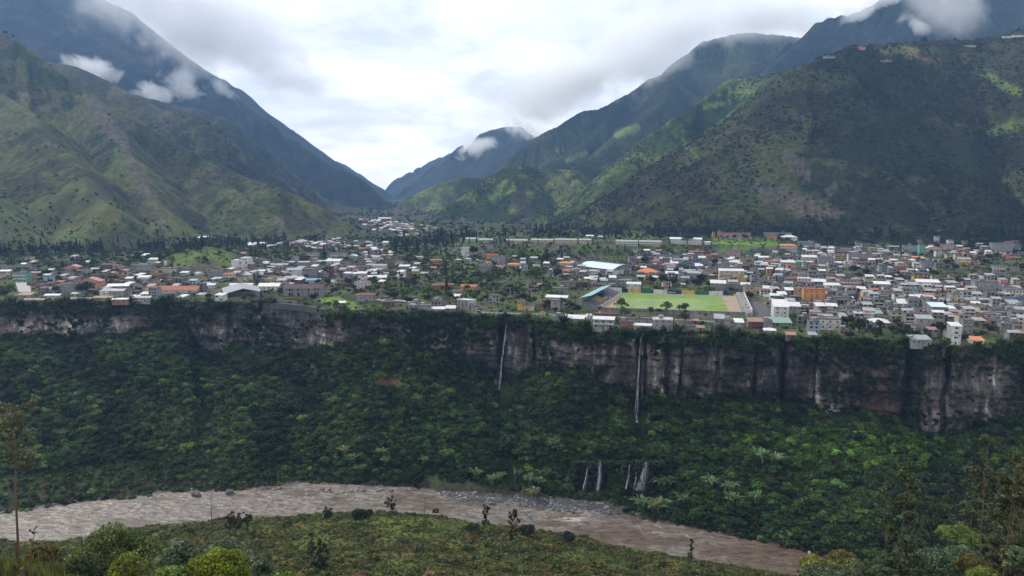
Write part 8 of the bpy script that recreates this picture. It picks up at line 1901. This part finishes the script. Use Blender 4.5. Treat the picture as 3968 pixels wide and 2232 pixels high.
ntree(C2(955,1010), 1962, 'round', (.05,.05,.03), 'meadow_tree', 'small greyish bush right of the lone round tree', 30)
ntree(C2(1115,1005), 1925, 'euc', O_, 'meadow_tree', 'ragged narrow tree on the meadow against the river', 40, n=500)
ntree(C2(635,1040), 1968, 'euc', D_, 'meadow_tree', 'leaning dark sapling left of the lone round tree', 36, n=400)
ntree(C2(1380,1050), 1915, 'bare', O_, 'dead_tree', 'single pale bare stem on the meadow', 14)
ntree(C2(1465,1005), 1958, 'umb', (.07,.045,.03), 'meadow_tree', 'small reddish brown tree near the water', 28)
ntree(C2(1850,1190), 1950, 'euc', D_, 'meadow_tree', 'slim tree with a hanging dark crown before the stone bar', 34, n=600, crown=.5)
ntree(C2(1735,1170), 2015, 'umb', D_, 'meadow_tree', 'flat topped dark thin stemmed tree on the meadow', 74)
ntree(C2(505,1425), 2050, 'euc', O_, 'meadow_tree', 'very thin tall sapling at the lower left of the meadow', 30, n=240)
ntree(C2(585,1420), 2090, 'euc', D_, 'meadow_tree', 'dark ragged bush tree beside the thin sapling', 64, n=700, crown=.15)
ntree(C3(75,1255), 1962, 'euc', O_, 'meadow_tree', 'tall sparse tree in the centre against the river', 50, n=700, crown=.35)
ntree(C3(180,1155), 2018, 'round', D_, 'meadow_tree', 'dark rounded tree right of the tall sparse tree', 62)
ntree(C3(500,1205), 2050, 'round', (.022,.03,.022), 'meadow_tree', 'dark rounded bush at the water right of centre', 52)
ntree(C3(1430,1330), 2080, 'euc', (.05,.045,.035), 'meadow_tree', 'dry column shaped tree alone before the right river', 22, n=500, crown=.1)
ntree(C2(1310,1310), 2105, 'umb', (.09,.09,.065), 'meadow_tree', 'pale grey twiggy shrub in the meadow', 66)
ntree(C1(960,878), 1895, 'round', D_, 'meadow_tree', 'dark bush on the far left bank', 30) if False else None
ntree((823, 2062), 1895, 'bare', (.05,.05,.03), 'dead_tree', 'bare forked grey tree on the left bank of the meadow', 56)
ntree((905, 2085), 1985, 'euc', (.05,.05,.022), 'meadow_tree', 'feathery olive tree right of the bare forked tree', 66, n=900, crown=.15)
ntree((960, 2075), 1990, 'euc', (.045,.055,.025), 'meadow_tree', 'smaller feathery tree beside the feathery olive tree', 40, n=500, crown=.3)
# tall eucalyptus left
def fg(u, v, y, H_, kind, tn, name, lb, W_=2.0, **kw):
    a, b = ray(u, v); x, z = float(a) * y, EYE + float(b) * y
    if kind == 'euc': c, t = eucalypt(int(u), H=H_, spread=W_, **kw); bark = M_redbark
    root = thing(name, lb, 'tree', (x, y, z - .1)); cc = link('crown', crown_me('crown', c), root); cc['tint'] = list(tn); link('trunk', trunk_me('trunk', t, bark), root); return root
fg(70, 2128, 86, 17.2, 'euc', (.10,.11,.07), 'eucalyptus', 'tall slender eucalyptus with pale flowering tips at the left edge', 3.2, n=1700, size=.26, lean=1.3, crown=.58, r=.15, nb=24)
fg(118, 2150, 80, 3.2, 'euc', (.07,.06,.03), 'sapling', 'short dead stump stem beside the tall left eucalyptus', .5, n=30, size=.2, r=.1, nb=5)
EU = [(1015,1500,640,120,2.6,(.050,.046,.030),'slim reddish eucalyptus at the left of the right grove'),(925,1200,800,230,5.5,(.045,.045,.028),'second eucalyptus of the grove, leaning over the river bank'),(1100,1240,760,250,5,(.040,.040,.026),'low crowned eucalyptus in the middle of the right grove'),(1250,1215,840,255,5,(.045,.043,.030),'thin stemmed eucalyptus, left of a trio in the grove'),(1305,1210,860,250,4.5,(.050,.046,.032),'thin stemmed eucalyptus, middle of a trio in the grove'),(1345,1205,880,245,4.5,(.040,.040,.028),'thin stemmed eucalyptus, right of a trio in the grove'),(1430,1230,800,230,5,(.042,.042,.028),'olive eucalyptus behind the silver bush'),(1565,1200,700,190,4.5,(.050,.048,.030),'tall eucalyptus over the yellow green bush'),(1645,1190,420,170,4.0,(.052,.044,.032),'highest eucalyptus of the right grove with thin top'),(1740,1100,640,180,4.2,(.055,.050,.034),'forked eucalyptus with pale limbs in the grove'),(1820,1480,560,105,3.0,(.055,.044,.030),'large red trunked eucalyptus near the right edge'),(1860,1300,760,140,3.2,(.046,.040,.028),'double trunk eucalyptus right of the large red one'),(1960,1250,420,150,4.0,(.062,.048,.034),'rust tinted eucalyptus cut by the right frame edge'),(1930,1000,480,210,4.5,(.060,.050,.034),'pale barked eucalyptus high at the right edge'),(1500,1130,760,240,5,(.045,.046,.030),'round crowned eucalyptus in the back of the grove'),(1180,1150,780,270,6,(.038,.040,.024),'broad eucalyptus in the back of the grove'),(1690,1260,900,200,4,(.042,.044,.026),'short eucalyptus under the highest one')]
for x_, yb, yt, Y_d, W_, tn, lb in EU:
    u, v = C4(x_, yb); p = near_hit(u, v); H_ = 0
    y = p[1] if abs(p[1] - Y_d) < 60 else Y_d; a, b = ray(u, v); zb_ = EYE + float(b) * y; zg = float(near_z(float(a) * y, y)); vt2 = C4(x_, yt)[1]; zt_ = EYE + float(ray(u, vt2)[1]) * y
    z0_ = min(zg, zb_ + 1) if zg < zb_ else zg
    root = thing('eucalyptus', lb, 'tree', (float(a) * y, y, zg - .2)); c, t = eucalypt(int(x_), H=max(zt_ - zg, 4), n=3400, size=.24 + y * .0014, lean=rg.uniform(-1, 1), crown=.22, spread=W_ * 1.0, r=.09 + .0007 * y if y > 140 else .17, nb=34)
    cc = link('crown', crown_me('crown', c), root); cc['tint'] = [tn[0] * 1.3, tn[1] * 1.75, tn[2] * 1.3]; link('trunk', trunk_me('trunk', t, M_redbark), root)
# foreground bushes
def bush(u, v, y, wpx, hpx, tn, lb, leaf=.24, n=5200, seed=0, flat=.85, name='bush', var=None):
    """dome of leaf masses whose centre foot stands at the pixel"""
    a, b = ray(u, v); x = float(a) * y; k = y / FPX; W_ = wpx * k / 2; H_ = hpx * k; zb_ = EYE + float(b) * y; r_ = np.random.default_rng(int(u) + seed)
    zg = min(zb_, float(near_z(x, y)) + 0.0); L_ = []
    for i in range(46):
        th_ = r_.uniform(0, 6.28); q = r_.uniform(0, 1) ** .55; e_ = math.sqrt(max(1 - q * q, .05)); L_.append((np.array([math.cos(th_) * q * W_ * .8, math.sin(th_) * q * W_ * .6, (zb_ - zg) + H_ * (.20 + .62 * e_ * r_.uniform(.7, 1.05))]), min(W_, H_ * 1.2) * r_.uniform(.14, .30)))
    L_.append((np.array([0, 0, (zb_ - zg) + H_ * .30]), min(W_, H_) * .6))
    c = leafmass(L_, n, leaf, r_, flat, .75, low=-.3, inner=.12); t = limbs(L_, r_, None, .14, max(.8, (zb_ - zg) + H_ * .2), nmax=10)
    root = thing(name, lb, 'bush', (x, y, zg - .1)); cc = link('foliage', crown_me('foliage', c), root); cc['tint'] = [q * 1.75 for q in tn]; link('branches', trunk_me('branches', t), root); return root
bush(450, 2250, 92, 400, 240, (.052,.070,.024), 'big rounded olive green bush at the lower left', .26, 9000)
bush(330, 2262, 82, 190, 120, (.030,.044,.020), 'darker lower lobe bush left of the big olive bush', .24, 4000, 3)
bush(165, 2215, 88, 160, 125, (.060,.052,.018), 'brownish yellow bush beside the tall left eucalyptus', .22, 3500)
bush(500, 2250, 70, 165, 130, (.085,.105,.016), 'yellow green round bush in front of the big olive bush', .20, 4500, 7)
bush(700, 2250, 84, 220, 190, (.060,.082,.052), 'silver leaved bush in the lower left, darker half', .26, 4800, 2)
bush(880, 2240, 90, 230, 180, (.070,.092,.060), 'silver leaved bush behind the bright yellow bush', .26, 4800, 4)
bush(850, 2262, 62, 290, 150, (.085,.108,.014), 'bright yellow green bush at the bottom left centre', .19, 7500, 1)
bush(655, 2262, 60, 160, 75, (.085,.125,.035), 'low pale green leafy plant at the bottom edge', .20, 2600, 5)
bush(1010, 2290, 80, 130, 190, (.075,.095,.060), 'dull green bush right of the bright yellow bush', .24, 2800, 6)
bush(1100, 2262, 60, 120, 45, (.085,.120,.025), 'lime coloured tuft on the bottom edge', .18, 1500, 9)
for i, (x_, yb, Yd, wpx, hpx, tn, lb) in enumerate(((1300,1480,120,300,125,(.045,.068,.040),'large silver green bush at the lower right, left dome'),(1500,1400,130,190,105,(.050,.074,.044),'silver green bush at the lower right, upper dome'),(1570,1420,115,130,85,(.085,.080,.025),'yellow brown bush among the silver green ones'),(960,1480,140,150,150,(.040,.058,.030),'dark green bush right of the leaf strewn bank'),(800,1470,130,240,55,(.050,.066,.040),'grey green low bush on the bottom edge at right'),(450,1490,125,260,62,(.052,.068,.044),'silvery low bush on the bottom edge near the river'),(400,1440,150,180,70,(.095,.100,.022),'yellow green bush where the river leaves the frame'),(640,1440,170,140,70,(.075,.090,.026),'olive bush beside the yellow green river bush'),(1750,1330,130,110,140,(.040,.055,.026),'tall dark bush under the red trunked eucalyptus'),(1930,1440,100,120,140,(.060,.080,.045),'grey leaved bush at the lower right corner'),(1680,1480,100,150,50,(.080,.100,.025),'low olive bush on the bottom edge at right'),(1450,1180,170,210,60,(.070,.095,.026),'yellow green bush mound behind the silver domes'),(580,1360,190,130,60,(.070,.060,.022),'rusty bush on the right river bank'),(1140,1300,170,140,90,(.030,.042,.022),'dark bush left of the large silver dome'))):
    u, v = C4(x_, yb); bush(u, v, Yd, wpx / 1.0, hpx, tn, lb, .20 + Yd * .0009, 5200, i)
# tall weeds at the lower left
def blades(seed, n=34, H=1.0):
    r_ = np.random.default_rng(seed); Vs, Fs, g = [], [], []; c = 0
    for i in range(n):
        th_ = r_.uniform(0, 6.28); h = H * r_.uniform(.5, 1.1); o_ = r_.normal(0, .16, 2); d = np.array([math.cos(th_), math.sin(th_)]) * h * r_.uniform(.05, .35); w_ = .035; s_ = np.array([-math.sin(th_), math.cos(th_), 0]) * w_
        b0 = np.array([*o_, 0]); b1 = np.array([*(o_ + d * .4), h * .6]); b2 = np.array([*(o_ + d), h]); Vs += [b0 - s_, b0 + s_, b1 + s_, b1 - s_, b2 + s_ * .2, b2 - s_ * .2]; Fs += [(c, c + 1, c + 2, c + 3), (c + 3, c + 2, c + 4, c + 5)]; c += 6; g += [r_.uniform(.6, 1.4)] * 6
    return np.array(Vs), np.array(Fs), np.repeat(np.array(g)[:, None], 3, 1)
P_gr = [crown_me('weed_shape', blades(500 + s)) for s in range(4)]
r_ = np.random.default_rng(93); n = 9000; x = r_.uniform(-75, -8, n); y = r_.uniform(46, 125, n); z = near_z(x, y); u, v = proj(x, y, z); q = (u > -300) & (u < 1300) & (v < 2420); x, y, z = x[q], y[q], z[q]; n = len(x)
tb = np.where((r_.random(n) < .5)[:, None], np.array((.105, .150, .030)), np.array((.115, .100, .040)))
scatter('tall_weeds', P_gr, np.stack([x, y, z], 1), r_.uniform(.7, 1.7, n), r_.uniform(0, 6.28, n), tb * r_.lognormal(0, .25, n)[:, None], r_.integers(0, 4, n), 'tall pale green weeds and grass on the slope at the lower left')
n = 9000; x = r_.uniform(20, 120, n); y = r_.uniform(70, 260, n); z = near_z(x, y); u, v = proj(x, y, z); q = (u > 2900) & (u < 4200) & (v < 2420); x, y, z = x[q], y[q], z[q]; n = len(x)
scatter('slope_grass', P_gr, np.stack([x, y, z], 1), r_.uniform(1.0, 2.2, n), r_.uniform(0, 6.28, n), tb[:1] * r_.lognormal(0, .3, n)[:, None], r_.integers(0, 4, n), 'rough grass on the near slope at the lower right')
n = 2600; x = r_.uniform(-75, 130, n); y = r_.uniform(80, 330, n); z = near_z(x, y); u, v = proj(x, y, z); q = (u > -200) & (u < 4200) & (v < 2500) & ((u > 2700) | (u < 1300)); x, y, z = x[q], y[q], z[q]; n = len(x)
scatter('slope_bushes', P_bush, np.stack([x, y, z - .1], 1), r_.uniform(.7, 1.8, n), r_.uniform(0, 6.28, n), tints((.050, .064, .022), n, r_, .35), r_.integers(0, 4, n), 'low bushes on the near slope')
# posts, wire, lamp
def fpost(x_, yt, y, H_, r, lb, name='fence_post', cat='fence post', lean=0.0):
    u, v = C1(x_, yt); a, b = ray(u, v); top = EYE + float(b) * y; H_ = max(H_, top - float(near_z(float(a) * y, y)) + .2); t = thing(name, lb, cat, (float(a) * y, y, top - H_)); V, F = tube([(0, 0, -.6), (lean * .5, 0, H_ * .5), (lean, 0, H_)], [r, r * .95, r * .85], 8); cap = tube([(lean, 0, H_), (lean, 0, H_ + .03)], [r * .85, .01], 8); V, F = join([(V, F), cap]); link('post', mesh_np('post', V, F, [M_bark]), t); return t
fpost(1062, 1340, 60, 1.8, .17, 'thick weathered fence post at the bottom left'); fpost(935, 1290, 66, 1.9, .08, 'thin dark fence post left of the thick one'); fpost(385, 1275, 62, 2.4, .09, 'leaning mossy stick post in the tall weeds', lean=.25); fpost(165, 1390, 56, 1.2, .16, 'broken stump at the bottom left edge', name='tree_stump', cat='stump'); fpost(120, 1185, 84, 2.2, .14, 'short post next to the tall eucalyptus trunk')
t = fpost(622, 1150, 84, 4.6, .09, 'dark pole carrying a white lamp in front of the big olive bush', 'lamp_pole', 'lamp pole')
V, F = tube([(.2, 0, 3.6), (.28, 0, 4.0), (.42, 0, 4.35), (.5, 0, 4.85), (.46, 0, 5.0)], [.05, .06, .20, .24, .05], 10); V = V + (0, 0, -4.5 + (EYE + float(ray(*C1(622, 1150))[1]) * 84 - t.location.z)); link('lamp_shade', mesh_np('lamp_shade', V, F, [WALL['wh']], smooth=True), t)
def wp(x_, y_, d): u, v = C1(x_, y_); return [float(q) for q in at(u, v, d)]
cable('fence_wire', wp(1062, 1345, 60), wp(640, 1392, 66), .1, .02, 'sagging wire running left from the thick fence post', 10)
cable('fence_wire', wp(1062, 1345, 60), wp(1180, 1420, 56), .05, .02, 'short wire dropping right from the thick fence post', 8)

# ------------------------------------------------------------------ labels of the many: by look and by the landmark beside them
ORD = ['nearest', 'second', 'third', 'fourth', 'fifth', 'sixth', 'seventh', 'eighth', 'ninth', 'tenth', 'eleventh', 'twelfth']
grp = {}
for (o, base, u, v, g) in AUTO:
    lm = min(LAND, key=lambda q: (q[1] - u) ** 2 + (2.2 * (q[2] - v)) ** 2); du, dv = u - lm[1], v - lm[2]
    rel = ('behind' if dv < 0 else 'in front of') if abs(du) < 40 and abs(dv) > 6 else ('right of' if du > 0 else 'left of')
    if 'gorge' in base: rel = {'behind': 'above', 'in front of': 'below', 'to the right of': 'right of', 'to the left of': 'left of'}.get(rel, rel)
    grp.setdefault((base, rel, lm[0]), []).append((du * du + dv * dv, o, g))
for (base, rel, lm), q in grp.items():
    q.sort(key=lambda z_: z_[0])
    for i, (_, o, g) in enumerate(q):
        o['label'] = f"{base} {rel} the {lm}" if len(q) == 1 else f"{base}, {ORD[min(i, 11)]} {rel} the {lm}"
        if g: o['group'] = g
# ------------------------------------------------------------------ haze
m_ = bpy.data.materials.new('haze_air'); m_.use_nodes = True; n_ = m_.node_tree; n_.nodes.clear()
o_ = N(n_, 'ShaderNodeOutputMaterial'); v__ = N(n_, 'ShaderNodeVolumePrincipled')
v__.inputs['Color'].default_value = (0.30, 0.54, 1.0, 1); v__.inputs['Density'].default_value = 0.000060; v__.inputs['Anisotropy'].default_value = 0.2
n_.links.new(v__.outputs[0], o_.inputs['Volume'])
X0, X1, Y0, Y1, Z0, Z1 = -6700, 6700, -300, 7990, -7.5, 2900
V = [(x, y, z) for x in (X0, X1) for y in (Y0, Y1) for z in (Z0, Z1)]
F = [[0, 1, 3, 2], [4, 6, 7, 5], [0, 4, 5, 1], [2, 3, 7, 6], [0, 2, 6, 4], [1, 5, 7, 3]]
tag(link('haze', mesh_np('haze', V, F, [m_])), 'pale blue haze filling the air of the whole valley', 'haze', kind='stuff')
